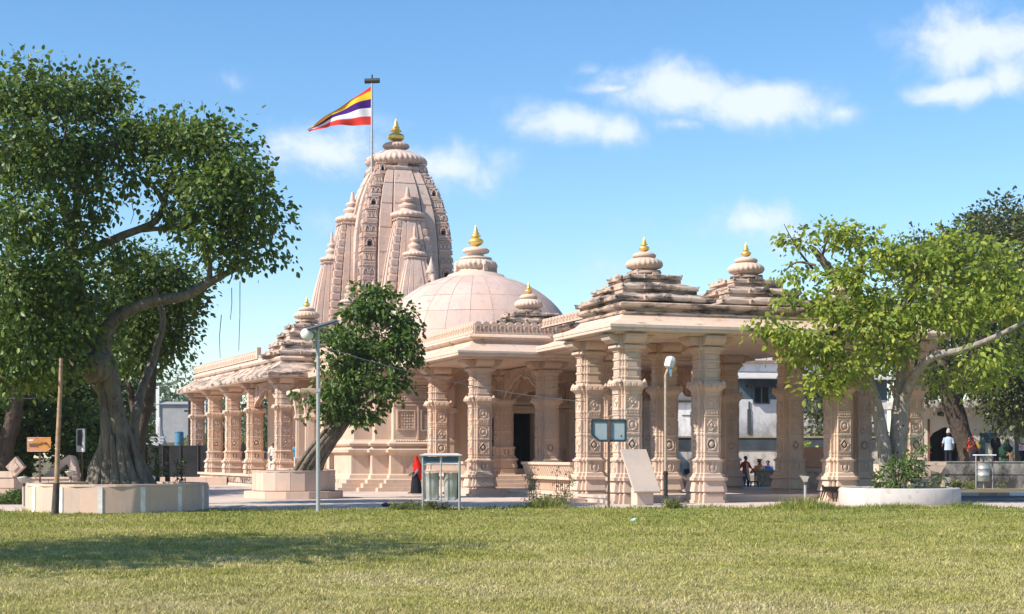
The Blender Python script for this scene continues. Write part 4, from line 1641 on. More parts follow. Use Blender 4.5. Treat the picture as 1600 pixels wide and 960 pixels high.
# --- great fig tree on the left
LB = at(192, 757, 44.6); LB.z = .75
ltree = thing('fig_tree', 'huge dark green fig tree with thick grey leaning trunk in the large clad planter', 'tree', LB)
tb = MB()
Yt = 44.6
def q(px, py, dy=0.0):
    return at(px, py, Yt + dy)
limb(tb, [q(204, 765), q(196, 720), q(184, 655), q(176, 610), q(166, 570), q(158, 545)], [.46, .30, .25, .24, .29, .26], 12, .12, LB)
limb(tb, [q(168, 765, -.2), q(170, 715, -.2), q(164, 650, -.1), q(160, 600), q(156, 568)], [.30, .18, .15, .15, .17], 10, .12, LB)
limb(tb, [q(146, 762, -.1), q(155, 725), q(168, 690), q(175, 660)], [.3, .24, .2, .16], 9, .12, LB)
limb(tb, [q(232, 762, .4), q(212, 715, .4), q(190, 660, .3), (q(182, 620, .2))], [.28, .19, .16, .14], 9, .1, LB)
for (x0, x1, dy) in ((183, 176, -.45), (214, 190, -.42), (150, 160, -.3), (200, 184, -.5), (228, 205, -.2)):
    limb(tb, [q(x0, 768, dy), q((x0 + x1) / 2, 730, dy * .8), q(x1, 680, dy * .6)], [.2, .13, .07], 7, .15, LB)
tb.lathe([(.05, -.5), (.38, -.35), (.46, 0), (.36, .3), (.1, .45)], 12, tuple(q(152, 572, -.25) - LB))
tb.build('trunk', BARK_L, ltree)
tb = MB()
limb(tb, [q(160, 552), q(168, 515), q(195, 488), q(240, 471), q(290, 462), q(330, 440), q(358, 425), q(390, 405)], [.28, .22, .19, .17, .15, .12, .09, .05], 9, .08, LB)
limb(tb, [q(158, 548), q(140, 505, .3), q(122, 455, .5), q(112, 400, .6), q(120, 330, .5), q(118, 270, .5)], [.28, .22, .20, .17, .12, .06], 9, .08, LB)
limb(tb, [q(118, 400, .6), q(160, 382), q(200, 365), q(240, 348), q(256, 320), q(262, 285), q(285, 245)], [.16, .14, .12, .105, .09, .075, .04], 8, .08, LB)
limb(tb, [q(205, 362), q(240, 358), q(275, 358), q(310, 350)], [.09, .08, .06, .03], 6, .08, LB)
limb(tb, [q(256, 318), q(240, 290), q(225, 270)], [.08, .06, .03], 6, .08, LB)
limb(tb, [q(325, 442), q(328, 410), q(318, 385)], [.09, .07, .04], 6, .08, LB)
limb(tb, [q(140, 505, .3), q(100, 480, -.5), q(60, 440, -1), q(20, 400, -1.5)], [.2, .17, .12, .06], 8, .08, LB)
limb(tb, [q(115, 350, .6), q(90, 300, -.3), q(60, 240, -.5), q(45, 190, -.5)], [.14, .12, .09, .04], 7, .08, LB)
limb(tb, [q(210, 765, .7), q(208, 700, .9), q(212, 650, 1.1), q(225, 600, 1.6), q(240, 560, 2.0), q(255, 500, 2.2), q(240, 450, 2.2)], [.22, .16, .15, .14, .13, .10, .06], 8, .1, LB)
limb(tb, [q(182, 640, .6), q(150, 600, 1.0), q(120, 570, 1.4), q(80, 520, 1.8)], [.18, .16, .13, .08], 8, .1, LB)
tb.build('limbs', BARK_L, ltree)
tb = MB()
for (px, y0, y1, dy) in ((375, 440, 548, 0), (346, 492, 560, 0), (206, 318, 350, -.4), (211, 372, 392, -.4), (352, 392, 415, 0), (176, 343, 366, -.4), (300, 470, 500, .3), (362, 450, 500, .2), (270, 480, 520, .4)):
    p0, p1 = q(px, y0, dy), q(px - 2, y1, dy)
    md = (p0 + p1) / 2 + Vector((random.uniform(-.12, .12), 0, 0))
    tb.tube([p0 - LB, md - LB, p1 - LB], [.012, .010, .008], 4)
tb.build('hanging_roots', BARK_L, ltree)['kind'] = 'stuff'
LBL = [bl(40, 165, 44, 62, 62, 2.4, 1.2), bl(110, 150, 44.5, 62, 42, 2.0, .8), bl(165, 150, 44.5, 34, 26, 1.4, .25), bl(15, 250, 43.5, 70, 62, 2.8, 1.1), bl(95, 245, 43.5, 70, 52, 2.6, 1.0),
       bl(185, 225, 44.5, 52, 36, 2.0, .6), bl(235, 205, 44.5, 40, 26, 1.6, .35), bl(284, 220, 44.5, 55, 36, 2.0, .7), bl(330.75, 225, 44.5, 48, 34, 1.8, .6), bl(373.25, 265, 44.5, 46, 42, 1.8, .6),
       bl(398.75, 325, 44.5, 36, 46, 1.5, .5), bl(335, 300, 44.0, 55, 34, 2.0, .65), bl(356.25, 365, 44.5, 48, 36, 1.6, .5), bl(268, 325, 44.5, 26, 15, 1.2, .16), bl(300, 345, 44.3, 20, 18, 1.0, .12), bl(210, 270, 44.5, 26, 14, 1.2, .12), bl(284, 275, 44.5, 36, 20, 1.5, .25), bl(377.5, 410, 44.5, 26, 34, 1.1, .25), bl(411.5, 385, 44.5, 18, 22, .8, .12), bl(330.75, 390, 44.5, 24, 18, .9, .12),
       bl(50, 340, 43.2, 70, 52, 2.6, 1.1), bl(140, 300, 43.8, 38, 26, 1.7, .3), bl(130, 355, 43.8, 30, 24, 1.3, .2), bl(30, 440, 42.8, 75, 55, 2.6, 1.3), bl(105, 430, 43.2, 45, 46, 2.0, .6), bl(185, 395, 44, 22, 14, .8, .12),
       bl(45, 530, 43.2, 80, 44, 2.4, 1.1), bl(118, 515, 43.6, 36, 38, 1.6, .5), bl(10, 595, 43.5, 50, 34, 1.8, .5), bl(150, 470, 44.2, 26, 22, 1.1, .2), bl(85, 590, 43.8, 34, 22, 1.2, .22)]
fr = leaf_frames(LBL, 33000, .18, .5, .44, 95, .15, .3)
foliage(ltree, fr, 'broad', LEAF_L, 300)
twigs(ltree, LBL, fr[5], .03, .9, BARK_L, LB)
# lower, yellower crown just behind it
L2 = at(214, 748, 50); L2.z = 0
ltree2 = thing('fig_tree', 'smaller yellow-green fig tree half hidden behind the huge fig tree trunk', 'tree', L2)
tb = MB()
limb(tb, [at(214, 752, 50), at(216, 690, 50), at(232, 620, 50), at(240, 560, 50), at(255, 500, 50)], [.32, .24, .2, .15, .08], 9, .1, L2)
limb(tb, [at(218, 680, 50), at(208, 630, 50), at(195, 580, 50)], [.16, .13, .07], 8, .1, L2)
tb.build('trunk', BARK_D, ltree2)
B2 = [bl(215, 425, 50, 62, 38, 1.8, .8), bl(258, 440, 50, 52, 42, 1.8, .8), bl(240, 495, 50, 58, 42, 1.8, 1), bl(248, 530, 50, 40, 36, 1.4, .6), bl(205, 560, 50, 40, 40, 1.6, .6), bl(282, 475, 50, 26, 26, 1.3, .3), bl(180, 480, 50, 40, 40, 1.5, .5)]
fr = leaf_frames(B2, 13000, .16, .5, .34, 24, .25, .35)
LEAF_M = leafmat('mid_green_leaf', (.03, .07, .012), (.11, .17, .03), .38)  # leaf green of the second fig, shared with bushes
foliage(ltree2, fr, 'broad', LEAF_M, 60)

# --- young tree in the second planter
SB = at(476, 748, 57.6); SB.z = .9
stree = thing('young_fig_tree', 'leaning dense young tree with ribbed grey stems in the small round planter', 'tree', SB)
tb = MB()
Ys = 57.6
for (x0, x1, x2, x3, dy, r) in ((452, 474, 502, 536, -.35, .10), (461, 483, 511, 542, -.5, .11), (471, 491, 518, 546, -.4, .12), (482, 499, 524, 550, -.3, .12), (493, 507, 530, 553, -.1, .13), (476, 496, 522, 548, .15, .15)):
    limb(tb, [at(x0, 752, Ys + dy), at(x1, 715, Ys + dy * .8), at(x2, 680, Ys + dy * .5), at(x3, 645, Ys), at(565, 600, Ys), at(572, 540, Ys)], [r * 1.3, r, r * .85, r * .7, r * .5, r * .25], 8, .14, SB)
tb.build('trunk', BARK_L, stree)
B3 = [bl(590, 480, 57.5, 36, 26, .9, .55), bl(556, 492, 57.5, 24, 22, .8, .3), bl(628, 505, 57.5, 30, 30, .9, .5), bl(560, 535, 57, 48, 36, 1.1, .8), bl(612, 555, 57, 42, 32, 1.0, .7), bl(640, 540, 57.2, 18, 22, .6, .2), bl(540, 580, 57, 32, 32, 1.0, .55), bl(585, 600, 57, 44, 34, 1.0, .6), bl(625, 598, 57, 18, 16, .6, .16), bl(566, 645, 57.2, 28, 18, .7, .3), bl(535, 632, 57.2, 22, 18, .6, .2),
      bl(520, 600, 57, 20, 24, .8, .25), bl(580, 455, 57.5, 22, 14, .5, .14), bl(490, 645, 57.2, 18, 14, .5, .08), bl(524, 520, 57.2, 20, 18, .6, .2), bl(520, 640, 57.0, 24, 16, .6, .16), bl(505, 565, 57.0, 12, 14, .5, .06), bl(472, 620, 57.2, 10, 10, .4, .03), bl(545, 625, 57.2, 20, 18, .6, .2), bl(612, 632, 57.3, 10, 10, .3, .06)]
fr = leaf_frames(B3, 8800, .2, .55, .24, 40, .1, .35)
foliage(stree, fr, 'broad', LEAF_S, 220)

# --- sunny tree in the white ring at right
RB = at(1396, 770, 51); RB.z = .35
rtree = thing('pale_barked_tree', 'sunlit yellow-green tree with pale forked trunk and sawn stubs in the white ring planter', 'tree', RB)
tb = MB()
Yr = 51.0
def r_(px, py, dy=0.0):
    return at(px, py, Yr + dy)
limb(tb, [r_(1388, 785), r_(1386, 735), r_(1378, 680), r_(1368, 630), r_(1352, 585), r_(1325, 555), r_(1290, 540)], [.36, .26, .22, .20, .17, .12, .07], 12, .07, RB)
limb(tb, [r_(1406, 785, .1), r_(1403, 735, .1), r_(1408, 675, .1), r_(1414, 620, .1), r_(1434, 580, -.6), r_(1460, 556, -1.1), r_(1505, 546, -1.6), r_(1560, 524, -1.8), r_(1620, 492, -1.9)], [.34, .26, .22, .19, .16, .125, .10, .08, .05], 12, .07, RB)
limb(tb, [r_(1399, 700, .2), r_(1402, 640, .3), r_(1410, 570, .3), r_(1418, 500, .2), r_(1422, 455, .2), r_(1428, 430, .2), r_(1436, 380, .1)], [.24, .18, .16, .14, .12, .10, .05], 10, .07, RB)
tb.build('trunk', BARK_R, rtree)
tb = MB()
limb(tb, [r_(1416, 520, .2), r_(1385, 500, .1), r_(1350, 480, 0), r_(1335, 445, 0), r_(1300, 425, 0), r_(1284, 405, 0), r_(1270, 388, 0)], [.12, .13, .14, .15, .15, .12, .09], 9, .06, RB)
limb(tb, [r_(1335, 450, 0), r_(1342, 425, 0), r_(1347, 395, 0)], [.12, .10, .08], 8, .06, RB)
limb(tb, [r_(1345, 480, 0), r_(1330, 500), r_(1300, 520), r_(1260, 530)], [.1, .08, .06, .03], 7, .06, RB)
for pts in ([(1270, 420), (1250, 395), (1235, 370), (1225, 350)], [(1284, 405), (1290, 380), (1300, 355)], [(1275, 415), (1245, 410), (1225, 425)], [(1428, 440), (1460, 420), (1500, 410)], [(1505, 545), (1530, 500), (1560, 470)], [(1430, 580), (1440, 520), (1470, 460)], [(1290, 540), (1250, 560), (1215, 555)], [(1322, 555), (1290, 575), (1265, 600)], [(1260, 530), (1230, 510), (1200, 505)]):
    limb(tb, [r_(x, y, random.uniform(-.5, .3)) for (x, y) in pts], [.05, .035, .02, .012][:len(pts)], 6, .06, RB)
tb.build('limbs', bark('weathered_limb_bark', (.08, .06, .045), (.22, .17, .13), .4), rtree)
B4 = [bl(1245, 375, 51, 22, 26, .6, .16), bl(1243, 420, 51, 16, 20, .5, .1), bl(1300, 365, 51, 30, 18, .7, .18), bl(1340, 370, 51, 24, 18, .6, .14), bl(1232, 470, 50.6, 12, 14, .4, .06), bl(1380, 400, 51, 45, 30, 1.3, .45), bl(1440, 410, 51, 50, 36, 1.5, .55), bl(1500, 400, 51.3, 45, 38, 1.5, .5), bl(1550, 430, 51.3, 50, 50, 1.5, .7), bl(1590, 470, 51.3, 40, 50, 1.4, .5),
      bl(1330, 440, 50.5, 48, 32, 1.3, .45), bl(1298, 485, 50.4, 36, 30, 1.1, .36), bl(1350, 500, 50.2, 60, 42, 1.4, .8), bl(1430, 480, 50.4, 60, 45, 1.5, .8), bl(1500, 490, 50.4, 50, 38, 1.4, .55), bl(1228, 520, 50.2, 30, 18, .8, .2),
      bl(1265, 540, 50.2, 42, 30, 1.1, .42), bl(1320, 575, 50.2, 40, 30, 1.0, .4), bl(1380, 550, 50.2, 45, 30, 1.1, .4), bl(1285, 605, 50.1, 24, 24, .7, .2), bl(1560, 560, 51.5, 40, 24, .9, .25), bl(1475, 590, 51, 25, 22, .7, .14), bl(1195, 508, 50.4, 16, 10, .5, .1), bl(1540, 590, 51, 30, 20, .7, .14), bl(1588, 478, 49, 30, 22, .6, .16), bl(1535, 556, 49.2, 32, 12, .5, .1)]
fr = leaf_frames(B4, 13000, .20, .6, .32, 34, .1, .4)
foliage(rtree, fr, 'broad', LEAF_Y, 300)
twigs(rtree, B4, fr[5], .014, .6, BARK_D, RB)
# bushy shoots at its foot
sh = at(1402, 770, 50.2); sh.z = .4
shrub = thing('shoot_bush', 'bright green leafy shoots growing at the foot of the pale forked trunk', 'shrub', sh)
tb = MB()
for (x, y) in ((1380, 745), (1395, 720), (1410, 705), (1425, 725), (1435, 745), (1440, 690), (1450, 755), (1372, 762)):
    tb.tube([Vector((0, 0, -.1)), (at(1402, 745, 50.1) - sh) * .6 + (at(x, y, 50.1) - sh) * .3, at(x, y, 50.1) - sh], [.02, .015, .008], 5)
tb.build('stem', BARK_D, shrub)
B5 = [bl(1400, 745, 50, 26, 20, .5, 1), bl(1425, 730, 50, 22, 18, .4, .6), bl(1438, 695, 50, 10, 14, .25, .2), bl(1448, 755, 50, 12, 8, .3, .2), bl(1380, 757, 50, 12, 9, .3, .25), bl(1405, 715, 50, 12, 12, .3, .25)]
fr = leaf_frames(B5, 900, .17, .3, .14, 12, .2, .5)
foliage(shrub, fr, 'long', LEAF_S, 40)


def simple_tree(name, label, px, base_y_Y, blobs, leaves, size, material, trunk, group=None, kind='diamond', spread=.5, per=30, barkm=None, cat='tree', hollow=.3):
    Yb = base_y_Y
    b0 = Vector(((px - 800) / F * Yb, Yb, 0))
    t_ = thing(name, label, cat, b0, 0, group)
    tb_ = MB()
    for pts, rad in trunk:
        limb(tb_, pts, rad, 8, .1, b0)
    tb_.build('trunk', barkm or BARK_D, t_)
    fr_ = leaf_frames(blobs, leaves, size, .4, spread, per, hollow, .4)
    foliage(t_, fr_, kind, material)
    return t_


def auto_tree(name, label, X, Y, h, rad, leaves, size, material, group=None, low=.3, nb=7, cat='tree'):
    b0 = Vector((X, Y, 0))
    bs = []
    for i in range(nb):
        a_ = 2 * PI * i / nb + random.random()
        rr = rad * (.55 if i else 0) * random.uniform(.7, 1.1)
        bs.append(((X + rr * math.cos(a_), Y + rr * math.sin(a_), h * random.uniform(low + .12, .82)), (rad * .55, rad * .55, h * .17), 1))
    bs.append(((X, Y, h * .78), (rad * .6, rad * .6, h * .2), 1.3))
    p = [b0 + Vector((0, 0, -.1)), b0 + Vector((random.uniform(-.2, .2), 0, h * .3)), b0 + Vector((random.uniform(-.5, .5), 0, h * .7))]
    br = []
    for b in bs[:4]:
        br.append(([p[1], (p[1] + Vector(b[0])) / 2 + Vector((0, 0, .3)), Vector(b[0])], [h * .016, h * .011, h * .004]))
    t_ = thing(name, label, cat, b0, 0, group)
    tb_ = MB()
    limb(tb_, p, [h * .028, h * .02, h * .008], 8, .1, b0)
    for pts, rd in br:
        limb(tb_, pts, rd, 6, .1, b0)
    tb_.build('trunk', BARK_D, t_)
    fr_ = leaf_frames(bs, leaves, size, .4, rad * .16, 30, .3, .4)
    foliage(t_, fr_, 'diamond', material)
    return t_


# right background tree, leaning dark trunk before the shrine
Yb = 80
simple_tree('shade_tree', 'tall dark tree with a thick leaning trunk in front of the cream shrine doorway', 1508, Yb,
            [bl(1590, 370, 82, 60, 45, 3, 1), bl(1520, 385, 82, 60, 40, 3, 1), bl(1450, 400, 82, 50, 35, 2.6, .8), bl(1560, 350, 82, 40, 30, 2.5, .7), bl(1570, 450, 80, 60, 50, 3, 1), bl(1510, 500, 80, 55, 45, 3, .9), bl(1585, 560, 79, 45, 50, 2.5, 1.1), bl(1590, 630, 78, 34, 45, 1.8, 1.1), bl(1560, 600, 77.5, 30, 40, 1.6, .8), bl(1605, 560, 77, 40, 50, 2, 1), bl(1470, 570, 80, 40, 40, 2.4, .6), bl(1540, 595, 80, 40, 26, 2, .5), bl(1440, 600, 81, 30, 25, 1.6, .3), bl(1640, 500, 80, 60, 80, 3, 1)],
            28000, .25, LEAF_B, [([at(1516, 770, Yb), at(1514, 715, Yb), at(1498, 665, Yb), at(1485, 620, Yb), at(1478, 580, Yb)], [.62, .45, .55, .56, .5]), ([at(1490, 625, Yb), at(1520, 560, Yb), at(1560, 480, Yb), at(1580, 400, Yb)], [.45, .4, .28, .12]), ([at(1480, 590, Yb), at(1460, 520, Yb), at(1470, 440, Yb)], [.4, .3, .12])], spread=.55)
# far trees above and behind, right
GRB = 'background trees behind the temple court'
auto_tree('background_tree', 'dusky green tree rising furthest right behind the shrine roof', 36, 100, 18.5, 6.5, 9000, .36, LEAF_B, GRB)
auto_tree('background_tree', 'dusky green tree behind the sunny tree at right, its top just above it', 29.5, 108, 16.6, 6, 9000, .36, LEAF_B, GRB)
auto_tree('background_tree', 'dark tree seen between the right portico columns', 20.6, 98, 7.6, 2.6, 3500, .28, LEAF_B, GRB, .12)
auto_tree('garden_bush', 'sunlit green bush beyond the portico, left of the white house', 8.3, 92, 5.4, 1.2, 1800, .24, LEAF_M, None, .05, cat='bush')
auto_tree('garden_bush', 'low sunlit bush between the two right portico columns', 15.2, 80, 2.5, .75, 800, .2, LEAF_Y, None, .05, cat='bush')
# left background: a dense grove
LEAF_G = leafmat('grove_leaf', (.025, .06, .012), (.09, .15, .028), .35)
GL_ = 'grove of trees behind the great fig tree'
lefts = [(-25.0, 60, 14.5, 4.4), (-20.5, 64, 12, 4.0), (-27, 70, 13, 4.4), (-19.0, 60, 7.2, 2.6), (-17.3, 62, 6.0, 1.7), (-22.8, 56, 6.6, 2.4), (-18.0, 68, 8.5, 2.8)]
lab = ['tall dense tree at the far left edge of the grove', 'tall dense tree in the middle of the left grove', 'broad tree at the back of the left grove', 'short bushy tree behind the orange notice board', 'short bushy tree just left of the great fig trunk', 'low dark tree at the left edge behind the stone posts', 'mid-sized tree behind the great fig trunk', 'tall tree behind the others of the left grove', 'tall tree of the left grove beyond the edge']
for (X, Y, h, r), l_ in zip(lefts, lab):
    auto_tree('grove_tree', l_, X, Y, h, r, int(4200 + 550 * r), .27, LEAF_M if h < 7 else LEAF_G, GL_, .08)
for i, (X, Y) in enumerate(((-21.5, 57.5), (-19.2, 58.5), (-17.0, 59.5), (-15.0, 60.5), (-24, 57))):
    auto_tree('hedge_bush', ['bush under the orange notice board', 'bush right of the orange notice board', 'bush behind the curved stone arm', 'bush left of the fig trunk foot', 'bush at the far left of the hedge', 'bush right of the fig trunk'][i], X, Y, 3.0 + .5 * (i % 3), 1.25, 1700, .2, LEAF_M if i % 2 else LEAF_S, 'bushes of the left hedge', .02, cat='bush')
simple_tree('bare_trunk_tree', 'leaning dark trunk at the far left under the foliage', 8, 57, [bl(20, 560, 57, 60, 50, 2, 1), bl(-20, 520, 57, 60, 50, 2, 1)], 3000, .2, LEAF_L,
            [([at(2, 765, 57), at(8, 700, 57), at(22, 650, 57), at(28, 600, 57), at(30, 560, 57)], [.4, .34, .3, .28, .2])])
# far trees, haze put into their leaf colour, seen between trunk and gallery
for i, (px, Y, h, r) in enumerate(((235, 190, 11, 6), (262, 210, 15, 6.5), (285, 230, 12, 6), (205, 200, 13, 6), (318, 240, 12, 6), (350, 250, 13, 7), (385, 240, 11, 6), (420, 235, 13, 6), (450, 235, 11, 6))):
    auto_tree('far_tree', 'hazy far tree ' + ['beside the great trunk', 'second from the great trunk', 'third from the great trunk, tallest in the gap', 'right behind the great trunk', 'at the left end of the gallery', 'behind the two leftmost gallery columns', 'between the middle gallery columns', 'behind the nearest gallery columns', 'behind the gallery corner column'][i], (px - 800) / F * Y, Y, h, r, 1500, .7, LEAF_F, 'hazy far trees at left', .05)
for i, (px, Y, h, r) in enumerate(((345, 112, 4.2, 1.5), (412, 110, 5, 1.8), (330, 118, 3.5, 1.6), (285, 125, 3.2, 2.0), (372, 118, 4.0, 1.6))):
    auto_tree('bush', 'sunlit bush ' + ['right of the second gallery column', 'right of the fourth gallery column', 'between the first and second gallery columns', 'left of the gallery on the earth bank', 'behind the third gallery column'][i], (px - 800) / F * Y, Y, h, r, 900, .3, LEAF_M, 'bushes beyond the gallery', .02, cat='bush')
# a tree left of the lawn throws the long shade across the grass
auto_tree('lawn_tree', 'spreading tree standing at the left of the lawn, throwing shade across it', -14.0, 21.2, 12.2, 4.4, 10000, .27, LEAF_L, None, .42, 11)

# ------------------------------------------------------------------ planters
def slabs_ring(root, R_, h_, n, m, strip=None, strip_w=.0):
    w_ = 2 * R_ * math.tan(PI / n)
    me = MB(); me.box((0, 0, 0), (w_ - .012, .06, h_), bev=.008)
    me = me.mesh('stone_slab', m)
    sm_ = None
    if strip:
        sm_ = MB(); sm_.box((0, 0, 0), (strip_w, .05, h_ - .01)); sm_ = sm_.mesh('joint_strip', strip)
    for i in range(n):
        a_ = 2 * PI * i / n + .06
        link('stone_slab', me, root, ((R_ - .03) * math.cos(a_), (R_ - .03) * math.sin(a_), 0), a_ + PI / 2)
        if strip:
            a2 = a_ + PI / n
            rr = R_ / math.cos(PI / n) - .02
            link('joint_strip', sm_, root, (rr * math.cos(a2), rr * math.sin(a2), 0), a2 + PI / 2)


def disc(b_, R_, z0, z1, n, r_in=None):
    if r_in is None:
        b_.lathe([(R_, z0), (R_, z1)], n, smooth=False)
    else:
        b_.lathe([(r_in, z0), (R_, z0), (R_, z1), (r_in, z1), (r_in, z0)], n, smooth=False, cap=False)


pl1 = thing('ring_planter', 'large round planter clad in pink slabs with white strips under the great fig tree', 'planter', (at(185, 760, 44.7).x, 44.7, 0))
slabs_ring(pl1, 2.52, .74, 14, PLANT, plain('white_joint_paint', (.70, .68, .65), .8, 0, .2, 4), .13)
b_ = MB(); disc(b_, 2.56, .74, .80, 28, 2.2); b_.build('coping', PLANT, pl1)
b_ = MB(); disc(b_, 2.4, .0, .70, 28); b_.build('soil', SOIL, pl1)
pl2 = thing('ring_planter', 'small round pink stone planter with a stepped foot under the leaning young tree', 'planter', (at(459, 760, 57.6).x, 57.6, 0))
slabs_ring(pl2, 1.53, .70, 18, PLANT)
for o in pl2.children:
    o.location.z += .30
b_ = MB(); disc(b_, 1.5, .3, .92, 24); b_.build('soil', SOIL, pl2)
b_ = MB(); disc(b_, 1.56, 1.0, 1.045, 36, 1.3); b_.build('coping', PLANT, pl2)
fb = MB(); w2 = 2 * 1.80 * math.tan(PI / 14); fb.box((0, 0, 0), (w2 - .01, .32, .28), bev=.012); fb = fb.mesh('foot_stone', PLANT)
for i in range(14):
    a_ = 2 * PI * i / 14
    link('foot_stone', fb, pl2, (1.64 * math.cos(a_), 1.64 * math.sin(a_), 0), a_ + PI / 2)
pl3 = thing('ring_planter', 'low white painted ring planter round the pale forked tree', 'planter', (at(1405, 770, 51).x, 51, 0))
b_ = MB(); b_.lathe([(1.97, 0), (1.98, .03), (1.97, .5), (1.93, .54), (1.78, .54), (1.75, .5), (1.75, .2)], 40, cap=False); b_.build('ring_wall', stone('dirty_white_paint', (.44, .41, .385), (.56, .535, .51), stain=.2, sscale=2.2, stain_col=(.24, .20, .165)), pl3)
b_ = MB(); disc(b_, 1.8, 0, .36, 28); b_.build('soil', SOIL, pl3)

# ------------------------------------------------------------------ lamps, poles, signs
def gz(px, py):
    """ground point under a photo pixel"""
    Y = F * CAMH / (py - HY)
    return Vector(((px - 800) / F * Y, Y, 0))


g0 = gz(497, 800)
sl = thing('solar_street_lamp', 'slim pale steel street lamp with tilted solar panel beside the small planter', 'street lamp', g0)
k_ = g0.y / F
b_ = MB(); b_.tube([(0, 0, 0), (0, 0, 3.6), (0, 0, 5.25)], [.062, .055, .045], 10); b_.box((0, 0, 0), (.22, .22, .02)); b_.box((0, 0, 3.4), (.135, .135, .1)); b_.build('pole', STEEL, sl)
b_ = MB(); b_.beam((-.25, -.15, 5.16), (.50, .15, 5.42), .62, .035); b_.build('solar_panel', [plain('solar_cells', (.03, .04, .09), .15, 0, .2, 20)], sl)
b_ = MB()
for e in (-.31, .31):
    b_.beam((-.27, -.15 + e * .9, 5.165), (.52, .15 + e * .9, 5.44), .03, .05)
b_.beam((-.26, -.45, 5.17), (-.26, .15, 5.17), .03, .05); b_.beam((.51, -.14, 5.43), (.51, .44, 5.43), .03, .05)
b_.build('panel_frame', STEEL, sl)
b_ = MB(); b_.tube([(0, -.04, 4.45), (-.13, -.08, 4.85), (-.27, -.12, 5.02)], .025, 6); b_.build('lamp_arm', STEEL, sl)
b_ = MB(); b_.lathe([(.05, .16), (.13, .12), (.17, .02), (.15, -.10), (.10, -.14)], 10, (0, 0, 0)); o = b_.build('lamp_head', WHITEP, sl, (-.30, -.13, 5.02)); o.rotation_euler = (R(20), R(-38), 0); o.scale = (1, 1, 1.15)

g0 = gz(1040, 793)
dl = thing('garden_lamp_post', 'rusty thin lamp post with a white drooping head in front of the portico', 'street lamp', g0)
b_ = MB(); b_.tube([(0, 0, 0), (0, 0, .25), (0, 0, 3.9), (0, 0, 4.08), (.10, 0, 4.35)], [.045, .045, .042, .04, .035], 10); b_.build('pole', plain('pale_rusty_paint', (.40, .30, .23), .6, 0, .25, 9), dl)
b_ = MB(); b_.tube([(0, 0, .35), (0, 0, 1.12)], .068, 10); b_.tube([(0, 0, 1.0), (0, 0, 1.08)], .085, 10); b_.tube([(0, 0, .28), (0, 0, .36)], .085, 10); b_.build('sleeve', DSTEEL, dl)
b_ = MB(); b_.lathe([(.10, -.22), (.19, -.16), (.20, .06), (.16, .16), (.06, .21), (0, .21)], 8, (0, 0, 0), smooth=False); o = b_.build('lamp_shade', plain('off_white_lamp_shade', (.58, .57, .55), .5, 0, .08, 6), dl, (.14, 0, 4.48)); o.rotation_euler = (0, R(14), 0); o.scale = (.84, .84, .9)
b_ = MB(); b_.loft([[(-.05, -.05, 0), (.05, -.05, 0), (.05, .05, 0), (-.05, .05, 0)], [(-.02, -.02, -.3), (.03, -.02, -.3), (.03, .02, -.3), (-.02, .02, -.3)]]); b_.build('blue_bracket', plain('sky_blue_paint', (.14, .33, .52), .5), dl, (.15, -.05, 4.34))
b_ = MB(); b_.lathe([(.02, -.06), (.1, -.03), (.12, .03)], 10); b_.build('lens', plain('amber_lens', (.42, .30, .10), .3), dl, (.24, 0, 4.28))

# signs
def strokes(parent, name, rows, y, m):
    b_2 = MB()
    for (x0, x1, z, h_, seed) in rows:
        rr = random.Random(seed)
        x = x0
        while x < x1:
            wd = rr.uniform(.025, .05)
            b_2.box((x + wd / 2, y, z), (wd * .78, .004, h_ * rr.uniform(.55, 1)))
            x += wd
        b_2.box(((x0 + x1) / 2, y - .001, z + h_ * .9), (x1 - x0, .004, h_ * .14))
    return b_2.build(name, m, parent)


TEAL = plain('dark_teal_frame', (.018, .045, .062), .45, 0, .2, 8)
PANEL = plain('grey_board_back', (.27, .33, .38), .55, 0, .12, 3)
g0 = gz(951, 793)
sg = thing('notice_board', 'dark framed grey notice board with one cut corner on a brown post before the portico', 'sign', g0)
k_ = g0.y / F
b_ = MB(); b_.beam((0, -.05, 0), (0, -.05, 55 * k_ + 1.6 + .0), .075, .06); b_.build('post', RUST, sg)
x0, x1 = -26 * k_, 26.5 * k_
zt, zb = CAMH + 55 * k_, CAMH + 23 * k_
b_ = MB()
out = [(x0, zt), (x1, zt), (x1, zb), (x0 + .22, zb), (x0, zb + .20)]
for i in range(5):
    p, r2 = out[i], out[(i + 1) % 5]
    b_.beam((p[0], 0, p[1]), (r2[0], 0, r2[1]), .07, .075, up=Vector((0, 1, 0)))
b_.build('frame', TEAL, sg)
b_ = MB(); b_.plate([(x0 + .02, zt - .02), (-.03, zt - .02), (-.03, zb + .02), (x0 + .23, zb + .02), (x0 + .02, zb + .21)], .02, (0, .01, 0), (1, 0, 0), (0, 0, 1)); b_.build('board_panel', PANEL, sg)
b_ = MB(); b_.plate([(.03, zt - .02), (x1 - .02, zt - .02), (x1 - .02, zb + .02), (.03, zb + .02)], .02, (0, .01, 0), (1, 0, 0), (0, 0, 1)); b_.build('board_panel', PANEL, sg)
b_ = MB(); b_.box((x1 - .13, -.002, zb + .12), (.045, .006, .05)); b_.build('label_patch', DSTEEL, sg)
b_ = MB(); b_.beam((-.035 * 1.0, 0, zb), (-.035, 0, zt), .03, .05); b_.build('mullion', TEAL, sg)

